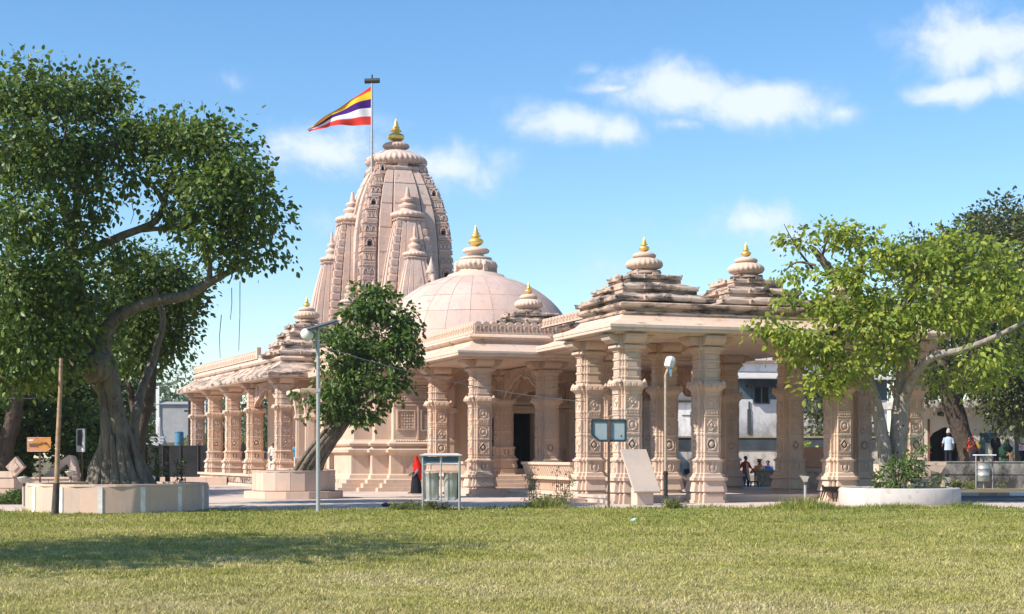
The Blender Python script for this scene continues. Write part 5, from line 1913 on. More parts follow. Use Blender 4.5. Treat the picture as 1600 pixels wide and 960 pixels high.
ORA = plain('orange_board', (.56, .235, .05), .5, 0, .18, 5)
g0 = Vector((at(61, 700, 56).x, 56, 0))
so = thing('notice_board', 'orange notice board with faded lettering and a cut corner on a thin post at left', 'sign', g0)
k_ = 56 / F
b_ = MB(); b_.beam((.02, .05, 0), (.02, .05, CAMH + 28 * k_), .06, .05); b_.build('post', RUST, so)
x0, x1, zt, zb = -18 * k_, 18.5 * k_, CAMH + 28 * k_, CAMH + 6.5 * k_
b_ = MB(); b_.plate([(x0, zt), (x1, zt), (x1, zb + .12), (x1 - .15, zb), (x0, zb)], .03, (0, 0, 0), (1, 0, 0), (0, 0, 1)); b_.build('board', ORA, so)
b_ = MB(); b_.plate([(x0, zt), (x0 + .3, zt), (x0 + .14, zb + .16), (x1 - .16, zb + .05), (x1 - .19, zb), (x0, zb)], .034, (0, -.001, 0), (1, 0, 0), (0, 0, 1)); b_.build('printed_corner', plain('salmon_print', (.52, .25, .14), .5), so)
b_ = MB(); b_.box((x0 + .12, -.02, zt - .12), (.18, .006, .045)); b_.build('white_strip', WHITEP, so)
strokes(so, 'lettering', [(x0 + .07, .08, CAMH + 15.5 * k_, .075, 3), (.06, x1 - .15, CAMH + 17.2 * k_, .075, 9), (x0 + .08, -.02, CAMH + 13.2 * k_, .045, 5)], -.022, plain('faded_brown_print', (.17, .085, .05), .6))
b_ = MB()
for (p, r2) in (((x0, zb), (x1 - .15, zb)), ((x0, zt), (x0, zb)), ((x1 - .15, zb), (x1, zb + .12)), ((x0, zt), (x1, zt))):
    b_.beam((p[0], 0, p[1]), (r2[0], 0, r2[1]), .02, .045, up=Vector((0, 1, 0)))
b_.build('rim', plain('peach_rim', (.62, .42, .28), .5), so)

g0 = Vector((at(126, 700, 58).x, 58, 0))
sq = thing('display_board', 'narrow pale framed display board turned edgewise beside the fig trunk', 'sign', g0, R(-52))
k_ = 58 / F
zt, zb = CAMH + 41 * k_, CAMH + 6.5 * k_
b_ = MB(); b_.beam((0, .05, 0), (0, .05, zt), .07, .05); b_.build('post', RUST, sq)
b_ = MB(); b_.box((0, 0, zb), (.62, .03, zt - zb)); b_.build('board', [plain('dark_glass_poster', (.09, .085, .09), .3, 0, .4, 2)], sq)
b_ = MB()
for (p, r2) in (((-.31, zb), (.31, zb)), ((-.31, zt), (.31, zt)), ((-.31, zb), (-.31, zt)), ((.31, zb), (.31, zt))):
    b_.beam((p[0], 0, p[1]), (r2[0], 0, r2[1]), .05, .07, up=Vector((0, 1, 0)))
b_.build('frame', WHITEP, sq)
b_ = MB(); b_.box((-.17, -.02, zb + .02), (.27, .01, .2)); b_.box((.17, -.02, zb + .02), (.27, .01, .17)); b_.build('white_caption', WHITEP, sq)

g0 = gz(86, 805)
bp = thing('wooden_pole', 'tall thin weathered wooden pole standing in front of the big planter', 'pole', g0)
k_ = g0.y / F
b_ = MB(); b_.tube([(0, 0, 0), (3 * k_, 0, 58 * k_), (4.5 * k_, 0, 115 * k_), (8.5 * k_, 0, 200 * k_), (9.5 * k_, 0, 245 * k_)], [.075, .07, .066, .058, .05], 9, wob=.05); b_.build('shaft', plain('brown_pole_wood', (.33, .21, .13), .7, 0, .3, 8), bp)
b_ = MB(); b_.tube([(0, 0, -.02), (2.2 * k_, 0, 50 * k_)], [.10, .088], 9, wob=.06); b_.build('tarred_foot', plain('tarred_wood', (.07, .055, .045), .8, 0, .4, 8), bp)

# wires
def wire(label, p, q_, sag, r=.014, n=14):
    p, q_ = Vector(p), Vector(q_)
    b_2 = MB()
    b_2.tube([p.lerp(q_, i / n) - Vector((0, 0, 4 * sag * (i / n) * (1 - i / n))) - p for i in range(n + 1)], r, 5)
    o = b_2.build('overhead_wire', plain('grey_cable', (.25, .24, .23), .6, 0, .1, 4), None, p)
    tag(o, label, 'wire')


wire('thin grey cable sagging from the solar lamp across to the portico columns', at(500, 541, 43.7), at(915, 628, 53.4), .25)
wire('thin grey cable strung from the left edge past the fig trunk to the gallery roof', at(-25, 622, 52), at(300, 588, 88), .4, .02)
wire('upper thin cable from behind the fig tree to the gallery roof', at(230, 588, 90), at(300, 578, 90), .1, .022)
for i, (px, y0, y1) in enumerate(((349, 551, 500), (316, 560, 545), (372, 560, 556))):
    pass

# slanted plaque on a block
g0 = Vector(((1007 - 800) / F * 49.2, 49.2, 0))
sp_ = thing('slanted_plaque', 'blank pale stone slab tilted back on a block beside the portico corner', 'plaque', g0, ALPHA)
b_ = MB(); b_.box((0, .18, 0), (.56, .5, .56), taper=.9, bev=.015); b_.build('block', S, sp_)
b_ = MB(); b_.box((0, 0, 0), (.92, 1.78, .075), bev=.01); o = b_.build('slab', stone('plaque_stone', (.46, .37, .31), (.52, .43, .37), streak=False), sp_, (.02, .42, 1.08)); o.rotation_euler = (R(50), 0, 0)

# ------------------------------------------------------------------ twin bins under a canopy
g0 = gz(689, 798)
kb = thing('bin_stand', 'steel stand with two grey bins under a white canopy and blue band near the porch', 'bin stand', g0)
k_ = g0.y / F
W_, H_, D_ = 57 * k_, 85 * k_, .62
for (x, y) in ((-W_ / 2, 0), (W_ / 2, 0), (-W_ / 2, D_), (W_ / 2, D_)):
    b_ = MB(); b_.tube([(x, y, 0), (x, y, H_)], .027, 8); b_.build('post', STEEL, kb)
b_ = MB(); b_.tube([(0, -.01, .28), (0, -.01, H_)], .025, 8); b_.build('middle_post', STEEL, kb)
b_ = MB(); b_.box((0, D_ / 2, H_), (W_ + .16, D_ + .22, .05), bev=.015); b_.box((0, D_ / 2, H_ + .05), (W_ + .06, D_ + .1, .035), taper=.85); b_.build('canopy', plain('pale_canopy_paint', (.46, .46, .47), .5, 0, .06), kb)
for s_ in (-1, 1):
    b_ = MB(); b_.box((s_ * W_ / 4, .0, H_ - .20), (W_ / 2 - .06, .03, .19)); b_.build('blue_panel', plain('deep_blue_panel', (.02, .085, .15), .25, 0, .1), kb)
for z in (.28, H_ - .25, H_ - .44):
    b_ = MB(); b_.tube([(-W_ / 2, -.005, z), (W_ / 2, -.005, z)], .016, 6); b_.tube([(-W_ / 2, D_, z), (W_ / 2, D_, z)], .016, 6); b_.build('rail', STEEL, kb)
BIN = plain('brushed_steel_bin', (.46, .47, .46), .4, .4, .2, 3)
for s_ in (-1, 1):
    b_ = MB(); b_.lathe([(.17, 0), (.19, .02), (.20, .5), (.20, .76), (.215, .78), (.205, .80), (.19, .78), (.18, .1)], 20, cap=False); b_.lathe([(.18, .03), (.02, .04)], 20)
    bn = b_.build('bin', BIN, kb, (s_ * W_ / 4, D_ / 2, .30))
    b_ = MB(); b_.tube([(-.21, -.02, .6), (.21, -.02, .6)], .012, 6); b_.build('handle', DSTEEL, bn)
    b_ = MB(); b_.box((s_ * W_ / 4, D_ / 2, .265), (W_ / 2 - .05, D_ - .1, .03)); b_.build('tray', WHITEP, kb)
    b_ = MB(); b_.box((s_ * (W_ / 4 + .12), D_ - .04, .32), (.22, .02, .78)); b_.build('back_plate', DSTEEL, kb)

g0 = Vector((at(1539, 760, 73.2).x, 73.2, 0))
ks = thing('bin_stand', 'small steel stand with a hanging ribbed drum and flat white top before the stained wall', 'bin stand', g0)
k_ = 73.2 / F
for x in (-14 * k_, -2 * k_, 12 * k_):
    b_ = MB(); b_.tube([(x, 0, 0), (x, 0, 52 * k_)], .03, 7); b_.build('post', STEEL, ks)
    b_ = MB(); b_.tube([(x, 0, 36 * k_), (x, 0, 49 * k_)], .034, 7); b_.build('red_band', KR, ks)
b_ = MB(); b_.box((-.02, 0, 52 * k_), (30 * k_, .7, .06), bev=.015); b_.build('flat_top', WHITEP, ks)
b_ = MB(); b_.lathe([(.27, 0), (.3, .03), (.3, .28), (.32, .3), (.3, .32), (.3, .6), (.32, .62), (.3, .64), (.3, .88), (.31, .9)], 20); b_.build('drum', BIN, ks, (-.05, .1, .36))

# garden flood lamps on short pipes
def pipe_lamp(label, px, py, h_, loc=None, col=None, hat='tray'):
    g_ = loc or gz(px, py)
    t_ = thing('garden_light', label, 'garden light', g_)
    b_2 = MB(); b_2.tube([(0, 0, 0), (0, 0, h_ * .66)], .045, 10); b_2.build('pipe', col or STEEL, t_)
    b_2 = MB(); b_2.tube([(0, 0, h_ * .62), (0, 0, h_ * .74)], .055, 8); b_2.build('collar', RUST, t_)
    b_2 = MB()
    if hat == 'tray':
        b_2.loft([[(-.05, -.05, 0), (.06, -.05, 0), (.06, .05, 0), (-.05, .05, 0)], [(-.19, -.07, .22), (.12, -.07, .18), (.12, .07, .18), (-.19, .07, .22)]])
    else:
        b_2.lathe([(.07, 0), (.12, .05), (.2, .16), (.21, .19), (.05, .22)], 12)
    b_2.build('head', plain('dull_grey_lamp_glass', (.40, .38, .33), .35, 0, .2, 6), t_, (0, 0, h_ * .72))
    return t_


pipe_lamp('short grey pipe light with tilted glass head left of the black bench', 1258, 787, 1.0)
pipe_lamp('short white pipe light with a tilted head before the right end of the white ring', 1480, 788, .96, col=WHITEP)
pipe_lamp('pale stone-coloured bollard light with a cup head at far left', 37, 791, 1.0, col=S, hat='cup')
pipe_lamp('small cup light on a pale pipe behind the big planter', 110, 770, 1.15, Vector((at(110, 770, 56.5).x, 56.5, 0)), S, 'cup')

# ------------------------------------------------------------------ carved stones at the left edge
def px_at(px, Y, z=0.0):
    return Vector(((px - 800) / F * Y, Y, z))


t_ = thing('carved_stone_pillar', 'broken stack of carved stone blocks with a diamond-shaped block on top at far left', 'carved stone', px_at(14, 54.5))
for i, (w_, h_, d_, x, tp_) in enumerate(((.62, .42, .5, -.05, .95), (.52, .40, .45, -.02, 1.0), (.58, .22, .5, -.08, .9))):
    b_ = MB(); b_.box((x, 0, sum((.42, .40, .22)[:i])), (w_, d_, h_), random.uniform(-.1, .1), taper=tp_, bev=.04 if tp_ == 1 else 0); b_.build('block', S, t_)
b_ = MB(); b_.plate([(-.3, 0), (0, -.34), (.34, 0), (.05, .36)], .3, (.26, -.1, 1.2), (1, 0, 0), (0, 0, 1)); b_.plate([(-.15, 0), (0, -.17), (.17, 0), (.03, .18)], .38, (.26, -.1, 1.2), (1, 0, 0), (0, 0, 1)); b_.build('diamond_block', SC, t_)
t_ = thing('low_garden_wall', 'low pink stone wall behind the stone blocks at far left', 'wall', px_at(30, 57))
for i in range(5):
    b_ = MB(); b_.box((-2.2 + i * .95, 0, 0), (.93, .3, .72), bev=.015); b_.build('wall_stone', PLANT, t_)
b_ = MB(); b_.box((-.3, 0, .72), (4.9, .38, .08), bev=.01); b_.build('coping', PLANT, t_)
t_ = thing('loose_stone', 'flat pink stone lying on the ground by the low wall at far left', 'stone', px_at(18, 51.5))
b_ = MB(); b_.box((0, 0, 0), (.42, .3, .15), .3, taper=.85, bev=0); b_.build('stone_block', S, t_)
t_ = thing('curved_stone_arm', 'smooth curved sandstone arm like a slide rising behind the big planter', 'stone slide', px_at(98, 58))
b_ = MB()
top = [(-1.05, .55), (-.75, .75), (-.3, 1.15), (.05, 1.45), (.30, 1.62), (.42, 1.58), (.52, 1.35), (.58, 1.0), (.6, .6)]
low = [(-1.05, .30), (-.7, .45), (-.25, .85), (.02, 1.12), (.2, 1.28), (.28, 1.22), (.34, 1.0), (.38, .8), (.4, .6)]
for i in range(8):
    b_.plate([top[i], top[i + 1], low[i + 1], low[i]][::-1], .5, (0, 0, 0), (1, 0, 0), (0, 0, 1))
b_.build('arm', SF, t_)
b_ = MB(); b_.box((.5, 0, 0), (.3, .5, .62), bev=.02); b_.box((-.9, 0, 0), (.5, .5, .34), bev=.02); b_.build('foot', S, t_)
t_ = thing('low_garden_wall', 'low pink stone wall between the big planter trunk and the gallery steps', 'wall', px_at(262, 84))
for i in range(6):
    b_ = MB(); b_.box((-2.9 + i * 1.12, 0, 0), (1.1, .35, .42), bev=.015); b_.build('wall_stone', PLANT, t_)

# ------------------------------------------------------------------ dark fence, posts, jar on the left
FEN = plain('black_shade_cloth', (.016, .018, .022), .9, 0, .5, 1.2)
t_ = thing('shade_fence', 'low fence of black cloth on thin posts between the great trunk and the gallery', 'fence', px_at(270, 92))
for i in range(9):
    b_ = MB(); b_.box((-4.3 + i * 1.06, 0, .25), (1.03, .05, 1.95)); b_.build('cloth_panel', FEN, t_)
    b_ = MB(); b_.tube([(-4.83 + i * 1.06, -.05, 0), (-4.83 + i * 1.06, -.05, 2.3)], .045, 6); b_.build('post', DSTEEL, t_)
t_ = thing('shade_fence', 'low fence of black cloth seen between the gallery columns', 'fence', px_at(360, 106))
for i in range(12):
    b_ = MB(); b_.box((-6.6 + i * 1.1, 0, .25), (1.07, .05, 1.9)); b_.build('cloth_panel', FEN, t_)
for i, (px, la) in enumerate(((228, 'leftmost of three thick dark posts behind the big planter'), (246, 'middle of three thick dark posts behind the big planter'), (262, 'rightmost of three thick dark posts behind the big planter'))):
    Y = 62
    t_ = thing('dark_post', la, 'post', px_at(px, Y), 0, 'three dark posts')
    b_ = MB(); b_.box((0, 0, 0), (.17, .17, 1.86 + .04 * i), bev=.015); b_.build('shaft', DSTEEL, t_)
    b_ = MB(); b_.box((0, 0, 1.86 + .04 * i), (.19, .19, .035)); b_.build('cap', DSTEEL, t_)
t_ = thing('plastic_jar', 'white plastic jar with a red lid behind the planter coping', 'jar', px_at(236, 61, .55))
b_ = MB(); b_.lathe([(.1, 0), (.17, .02), (.18, .3), (.14, .36)], 12); b_.build('jar_body', WHITEP, t_)
b_ = MB(); b_.lathe([(.16, .36), (.16, .46), (.02, .48)], 12); b_.build('lid', plain('red_plastic', (.5, .03, .025), .4), t_)
b_ = MB(); b_.box((0, 0, -.55), (.5, .5, .55)); b_.build('stone_stand', S, t_)
for i, px in enumerate((276, 283)):
    t_ = thing('sapling', ['left of two thin saplings behind the planter edge', 'right of two thin saplings behind the planter edge'][i], 'sapling', px_at(px, 63))
    b_ = MB(); b_.tube([(0, 0, 0), (.03, 0, .8), (.0, 0, 1.35)], [.025, .02, .01], 5); b_.build('stem', BARK_D, t_)
    bs = [(tuple(Vector(t_.location) + Vector((0, 0, z))), (.14, .14, .16), 1) for z in (.7, 1.0, 1.3)]
    foliage(t_, leaf_frames(bs, 90, .12, .2, .07, 8, .2, .5), 'diamond', LEAF_M)
t_ = thing('blue_post', 'short blue painted post beyond the dark fence near the gallery', 'post', px_at(280, 125))
b_ = MB(); b_.tube([(0, 0, 0), (0, 0, 3.5)], [.42, .36], 10); b_.tube([(0, 0, 3.5), (0, 0, 3.6)], [.40, .1], 10); b_.build('shaft', plain('blue_paint', (.07, .20, .33), .6), t_)
t_ = thing('white_cone_mound', 'pointed pale cone of stone or cloth beyond the dark fence', 'mound', px_at(250, 120))
b_ = MB(); b_.lathe([(1.0, 0), (.75, 1.8), (.3, 3.2), (.05, 4.6)], 9, smooth=False); b_.build('cone', plain('grey_cloth', (.36, .36, .37), .9, 0, .2, 2), t_)
t_ = thing('stacked_sheets', 'pile of pale roofing sheets beyond the dark fence beside the trunk', 'sheets', px_at(240, 112))
for i in range(4):
    b_ = MB(); b_.box((-.2 + .06 * i, 0, 2.2 + .22 * i), (1.7, .8, .12), .1); b_.build('sheet', plain('sheet_grey', (.45, .47, .5), .5), t_)
b_ = MB(); b_.box((0, 0, 0), (1.9, 1, 2.2)); b_.build('sheet_stand', DSTEEL, t_)
t_ = thing('earth_bank', 'yellowish earth bank with dry plants beyond the dark fence', 'bank', px_at(290, 132))
b_ = MB()
for i in range(10):
    b_.box((-8 + i * 1.7 + random.uniform(-.3, .3), 0, 0), (2.0, 2.0, 2.5 + random.uniform(0, .8)), random.uniform(-.2, .2), taper=.7)
b_.build('bank_soil', EARTH, t_)
t_ = thing('distant_shed', 'small grey shed with a pole far beyond the fence left of the gallery', 'shed', px_at(290, 170))
b_ = MB(); b_.box((0, 0, 0), (5.5, 4, 7.2)); b_.build('wall', plain('grey_render', (.33, .33, .34), .9, 0, .15, 1), t_)
b_ = MB(); b_.box((-2.6, -2.1, 0), (.35, .2, 9.2)); b_.box((2.5, -2.1, 0), (.3, .2, 9)); b_.build('corner_pole', WHITEP, t_)
b_ = MB(); b_.box((0, 0, 7.2), (6, 4.5, .3), taper=.8); b_.build('roof', STEEL, t_)
t_ = thing('utility_pole', 'thin dark utility pole with an arm behind the gallery columns', 'pole', px_at(296, 120))
b_ = MB(); b_.tube([(0, 0, 0), (0, 0, 7.3)], .12, 8); b_.build('shaft', DSTEEL, t_)
b_ = MB(); b_.box((.3, 0, 5.0), (1.4, .15, .15)); b_.box((.8, 0, 4.4), (.4, .3, .6)); b_.build('crossarm', DSTEEL, t_)

# ------------------------------------------------------------------ houses and walls behind, right
BLUEG = plain('grey_blue_paint', (.085, .12, .145), .85, 0, .18, 1.2)


def streaked_white(name, c=(.66, .66, .67), dark=(.06, .065, .07), amt=.55, zlow=2.9, zr=1.3):
    m, t, b = mat(name)
    p = wpos(t)
    n1 = noise(t, p, 1.1, 8, .72, (1.3, 1.3, .7))
    sp = t.nodes.new('ShaderNodeSeparateXYZ'); t.links.new(p, sp.inputs[0])
    low = mth(t, 'SUBTRACT', 1.0, mth(t, 'DIVIDE', mth(t, 'SUBTRACT', sp.outputs['Z'], zlow), zr), True)
    k = mth(t, 'ADD', n1, mth(t, 'MULTIPLY', low, .22))
    f = ramp(t, k, [(.5, (0, 0, 0)), (.74, (1, 1, 1))])
    col = mixc(t, mth(t, 'MULTIPLY', f, amt), c, dark)
    t.links.new(col, b.inputs['Base Color'])
    b.inputs['Roughness'].default_value = .9
    bump(t, b, n1, .3, .03)
    return m


WST = streaked_white('stained_whitewash')
WST2 = streaked_white('mouldy_whitewash', (.50, .47, .43), (.05, .048, .045), .85, .2, 1.6)
CREAM = streaked_white('cream_wash', (.60, .545, .45), (.2, .17, .13), .5, 0, 1)
ROOFM = plain('pale_tin_roof', (.56, .53, .51), .5, .1, .12, 2)
BRN = plain('brown_roof_edge', (.25, .165, .13), .8, 0, .3, 2)
hy = 100.0
hs_ = thing('white_house', 'white and grey-blue two-storey house with a tin awning seen through the portico', 'house', px_at(1190, hy), R(9))
b_ = MB(); b_.box((3.4, 3, 0), (10.4, 6, 5.25)); b_.build('lower_wall', WST, hs_)
b_ = MB(); b_.box((3.4, 3.02, 5.25), (10.4, 6.04, 1.5)); b_.build('upper_wall', BLUEG, hs_)
b_ = MB(); b_.box((-1.85, 2.9, 2.9), (.18, 6.0, 3.9)); b_.build('painted_lit_side_wall', WHITEP, hs_)  # white slab paints the sunlit side of the house brighter
b_ = MB(); b_.loft([[(-2.1, -.9, 6.55), (9, -.9, 6.55), (9, 3.2, 7.15), (-2.1, 3.2, 7.15)], [(-2.1, -.9, 6.62), (9, -.9, 6.62), (9, 3.2, 7.22), (-2.1, 3.2, 7.22)]]); b_.build('awning', ROOFM, hs_)
b_ = MB(); b_.box((3.4, 4.2, 7.2), (11, 3, .55)); b_.build('parapet', WST, hs_)
b_ = MB(); b_.box((3.4, 4.1, 7.75), (11.4, 3.4, .2)); b_.build('brown_cornice', BRN, hs_)
b_ = MB(); b_.box((3.4, 4.3, 7.95), (10.6, 2.6, .35)); b_.build('upper_parapet', WHITEP, hs_)
b_ = MB(); b_.box((-1.0, 5.0, 8.3), (1.9, 1.2, .6)); b_.build('roof_block', BRN, hs_)
b_ = MB(); b_.box((1.0, 5.0, 8.3), (1.3, 1.2, 1.4)); b_.box((1.75, 5.0, 8.3), (.9, 1.2, 1.1)); b_.build('water_tank', plain('pale_blue_paint', (.45, .58, .70), .6), hs_)
wn_ = MB()
for (x0, x1, z0, z1) in ((-.75, .6, 6.05, 6.17), ):
    wn_.box(((x0 + x1) / 2, -.2, z0), (2.0, .5, .12))
win = wn_.build('lintel', DSTEEL, hs_)
b_ = MB()
for (x0, x1, z0, z1) in ((-.6, -.5, 5.0, 6.05), (.45, .55, 5.0, 6.05), (-.07, .02, 5.0, 6.05), (-.6, .55, 4.95, 5.03)):
    b_.box(((x0 + x1) / 2, -.02, z0), (x1 - x0, .1, z1 - z0))
wf = b_.build('window_frame', plain('teal_grey_frame', (.09, .13, .15), .6), hs_)
b_ = MB(); b_.box((-.025, -.005, 5.0), (1.06, .02, 1.05)); b_.build('pane', plain('dark_window_glass', (.01, .012, .016), .12, 0, .1, 1, .5, 0), wf)
b_ = MB(); b_.box((-.85, -.03, 3.0), (.24, .06, 1.6)); b_.box((-.85, -.03, 4.6), (.1, .06, .5)); b_.build('drain_stain_pipe', plain('mould_black', (.06, .07, .075), .9), hs_)
b_ = MB(); b_.box((3.0, -.6, 2.62), (11.5, .5, .22)); b_.build('ledge', plain('ochre_ledge', (.25, .20, .11), .9, 0, .4, 2), hs_)

h2 = thing('cream_house', 'cream upper storey over a stained white wall seen between the portico columns', 'house', px_at(1085, 104), R(4))
b_ = MB(); b_.box((-.4, 3, 0), (8.0, 5, 5.2)); b_.build('lower_wall', WST, h2)
b_ = MB(); b_.box((-.4, 3.1, 5.34), (5.2, 5, 1.9)); b_.build('upper_wall', CREAM, h2)
b_ = MB(); b_.box((-.4, 2.9, 5.2), (8.1, 5.3, .14)); b_.build('dark_ledge', DSTEEL, h2)
b_ = MB(); b_.loft([[(-3.8, -.4, 7.1), (3.0, -.4, 7.1), (3.0, 5.6, 7.1), (-3.8, 5.6, 7.1)], [(-2.6, 1.4, 8.6), (1.9, 1.4, 8.6), (1.9, 4.6, 8.6), (-2.6, 4.6, 8.6)]]); b_.build('tiled_roof', plain('mottled_tile', (.36, .27, .21), .9, 0, .45, 2.2), h2)
b_ = MB(); b_.box((-.4, 2.9, 7.24), (6.6, 5.9, .1)); b_.build('eave_band', CREAM, h2)
b_ = MB(); b_.box((.62, .58, 5.6), (.22, .08, 1.2)); b_.build('window', DARK, h2)
b_ = MB()
for (x, y0, y1) in ((-.15, 3.6, 4.6), (.0, 4.0, 4.3)):
    b_.box((x, .47, y0), (.05, .05, y1 - y0))
b_.box((-.3, .47, 4.3), (.9, .05, .05)); b_.build('pipe', DSTEEL, h2)

DBLUE = plain('dark_slate_paint', (.045, .06, .072), .85, 0, .35, 1.5)
cw = thing('compound_wall', 'long low wall, grey-blue above and mouldy white below, behind the portico', 'wall', px_at(1115, 87), R(4))
for i in range(7):
    b_ = MB(); b_.box((-8.5 + i * 2.8, 0, 0), (2.78, .3, 1.88)); b_.build('lower_wall', WST2, cw)
    b_ = MB(); b_.box((-8.5 + i * 2.8, -.02, 1.88), (2.79, .34, .72)); b_.build('upper_band', DBLUE, cw)
b_ = MB(); b_.box((-.1, 0, 2.6), (19.7, .5, .09)); b_.build('coping', plain('ochre_coping', (.30, .25, .15), .9, 0, .4, 2), cw)
b_ = MB(); b_.box((-3.5, -.2, .5), (1.6, .06, .35)); b_.box((-1.2, -.2, .35), (1.0, .06, .5)); b_.build('painted_dark_niche', DARK, cw)  # near-black plates paint the dark of wall recesses

sh_ = thing('shrine_house', 'small cream shrine building with a dark pointed doorway and flat grey roof slab', 'shrine', px_at(1500, 84.5), R(3))
for (x0, x1, z0, z1) in ((-2.65, -1.7, 0, 4.2), (-1.7, .15, 3.55, 4.2), (.15, 3.0, 0, 4.2)):
    b_ = MB(); b_.box(((x0 + x1) / 2, 2, z0), (x1 - x0, 4, z1 - z0)); b_.build('wall', CREAM, sh_)
b_ = MB()
ar = [(-.92, 0), (-.92, 2.55), (-.7, 2.85), (-.4, 3.0), (-.2, 3.12), (0, 3.16), (.2, 3.12), (.4, 3.0), (.7, 2.85), (.92, 2.55), (.92, 0)]
for i in range(len(ar) - 1):
    p, r2 = ar[i], ar[i + 1]
    if p[0] != r2[0]:
        b_.plate([(p[0], p[1]), (r2[0], r2[1]), (r2[0], 3.55), (p[0], 3.55)], .16, (-.775, .12, 0), (1, 0, 0), (0, 0, 1))
b_.build('door_arch', CREAM, sh_)
b_ = MB(); b_.box((-.775, 2.2, 0), (1.84, .1, 3.55)); b_.box((-1.66, 1.2, 0), (.06, 2, 3.55)); b_.box((.11, 1.2, 0), (.06, 2, 3.55)); b_.build('painted_dark_interior', DARK, sh_)  # black lining paints the shade behind the door arch
b_ = MB(); b_.box((-1.76, -.03, 0), (.11, .08, 3.6)); b_.build('door_post', plain('red_brown_wood', (.16, .07, .05), .7), sh_)
b_ = MB(); b_.box((.15, 1.8, 4.2), (6.6, 5.2, .42), bev=.03); b_.build('roof_slab', WST2, sh_)
b_ = MB(); b_.box((1.55, -.05, 2.3), (.9, .1, .55)); b_.box((1.2, -.05, 1.5), (.35, .1, .8)); b_.build('blue_notice', TEAL, sh_)
b_ = MB(); b_.lathe([(.12, 0), (.2, .1), (.16, .22), (.02, .25)], 10, (-1.15, -.2, 3.75)); b_.build('wall_lamp', DSTEEL, sh_)
sh2 = thing('brown_lean_to', 'shaded brown lean-to with a bright white wall panel right of the shrine', 'shed', px_at(1572, 86))
b_ = MB(); b_.box((0.3, 1.5, 0), (3.8, .2, 3.6)); b_.build('back_wall', plain('brown_render', (.20, .145, .10), .9, 0, .2, 1.5), sh2)
b_ = MB(); b_.loft([[(-1.1, -.3, 3.35), (2.8, -.3, 3.35), (2.8, 1.7, 3.9), (-1.1, 1.7, 3.9)], [(-1.1, -.3, 3.42), (2.8, -.3, 3.42), (2.8, 1.7, 3.97), (-1.1, 1.7, 3.97)]]); b_.build('roof', plain('terracotta_sheet', (.40, .24, .17), .8, 0, .3, 3), sh2)
b_ = MB(); b_.box((.15, .9, 0), (1.25, .08, 2.75)); b_.build('painted_lit_wall', WHITEP, sh2)  # bright white slab stands in for a sunlit pale wall
b_ = MB(); b_.box((.3, .84, 0), (.05, .05, 2.75)); b_.build('wall_seam', DSTEEL, sh2)

b_ = MB(); b_.box((26, 81, 0), (12, 11, 1.12)); tag(b_.build('terrace', PAVE), kind='structure')
sw = thing('stained_wall', 'low grey concrete wall with black mould stains in front of the shrine', 'wall', px_at(1540, 75))
for i in range(3):
    b_ = MB(); b_.box((-1.4 + i * 3.5, 0, 0), (3.496, .32, 1.27)); b_.build('wall_section', streaked_white('mouldy_concrete', (.34, .32, .285), (.04, .036, .032), 1.0, .35, 1.3) if i == 0 else WC, sw)
    if i == 0:
        WC = sw.children[0].data.materials[0]
b_ = MB(); b_.box((2.1, 0, 1.27), (10.5, .4, .05)); b_.build('coping', WC, sw)
b_ = MB(); b_.box((2.1, -.17, .68), (10.4, .05, .04)); b_.build('string_course', WC, sw)
t_ = thing('broken_stone_table', 'pale broken stone slab propped on two blocks at the left end of the stained wall', 'stone', px_at(1459, 72))
b_ = MB(); b_.box((.0, 0, 1.16), (1.02, .6, .14), .12, taper=.96); b_.build('top_slab', SF, t_)
b_ = MB(); b_.plate([(-.5, -.1), (.45, 0), (.2, -.42), (-.3, -.3)], .08, (.05, -.3, 1.2), (1, .1, 0), (0, 0, 1)); b_.build('broken_flap', SF, t_)
for x in (-.32, .42):
    b_ = MB(); b_.box((x, 0, 0), (.26 if x < 0 else .12, .3, 1.16), bev=.02); b_.build('block', S, t_)
# red-brown planter pot and pink low wall between the right columns
t_ = thing('stone_urn', 'bulbous pale carved stone urn between the two right portico columns', 'urn', px_at(1268, 58.4, .25))
b_ = MB(); b_.lathe([(.22, 0), (.24, .06), (.2, .1), (.32, .2), (.37, .36), (.33, .5), (.2, .6), (.18, .72)], 18); b_.build('urn_body', SF, t_)
b_ = MB(); b_.box((0, 0, .72), (.7, .5, .16), bev=.02); b_.build('slab', SF, t_)
b_ = MB(); b_.box((0, 0, .88), (1.15, .36, .78), bev=.03, taper=1.0); b_.build('salmon_panel', plain('salmon_marble', (.60, .33, .23), .6, 0, .15, 2), t_)
# stall table
t_ = thing('stall_table', 'rough wooden stall table with a cloth of yellow flowers in the court behind the portico', 'table', px_at(1196, 73, 0))
WOOD = plain('rough_stall_wood', (.19, .12, .075), .8, 0, .35, 6)
b_ = MB(); b_.box((0, 0, .80), (1.05, .8, .10), bev=.015); b_.build('table_top', WOOD, t_)
b_ = MB(); b_.box((0, -.36, .12), (1.0, .04, .68)); b_.build('front_board', plain('worn_painted_board', (.23, .16, .10), .8, 0, .5, 5), t_)
for (x, y) in ((-.45, -.3), (.45, -.3), (-.45, .3), (.45, .3)):
    b_ = MB(); b_.box((x, y, 0), (.07, .07, .8)); b_.build('leg', WOOD, t_)
b_ = MB()
for i in range(40):
    b_.lathe([(.03, 0), (.05, .03), (.02, .06)], 5, (random.uniform(-.45, .1), random.uniform(-.35, .2), .90))
b_.build('flower_heap', plain('yellow_marigold', (.45, .30, .04), .8, 0, .3, 20), t_)['kind'] = 'stuff'


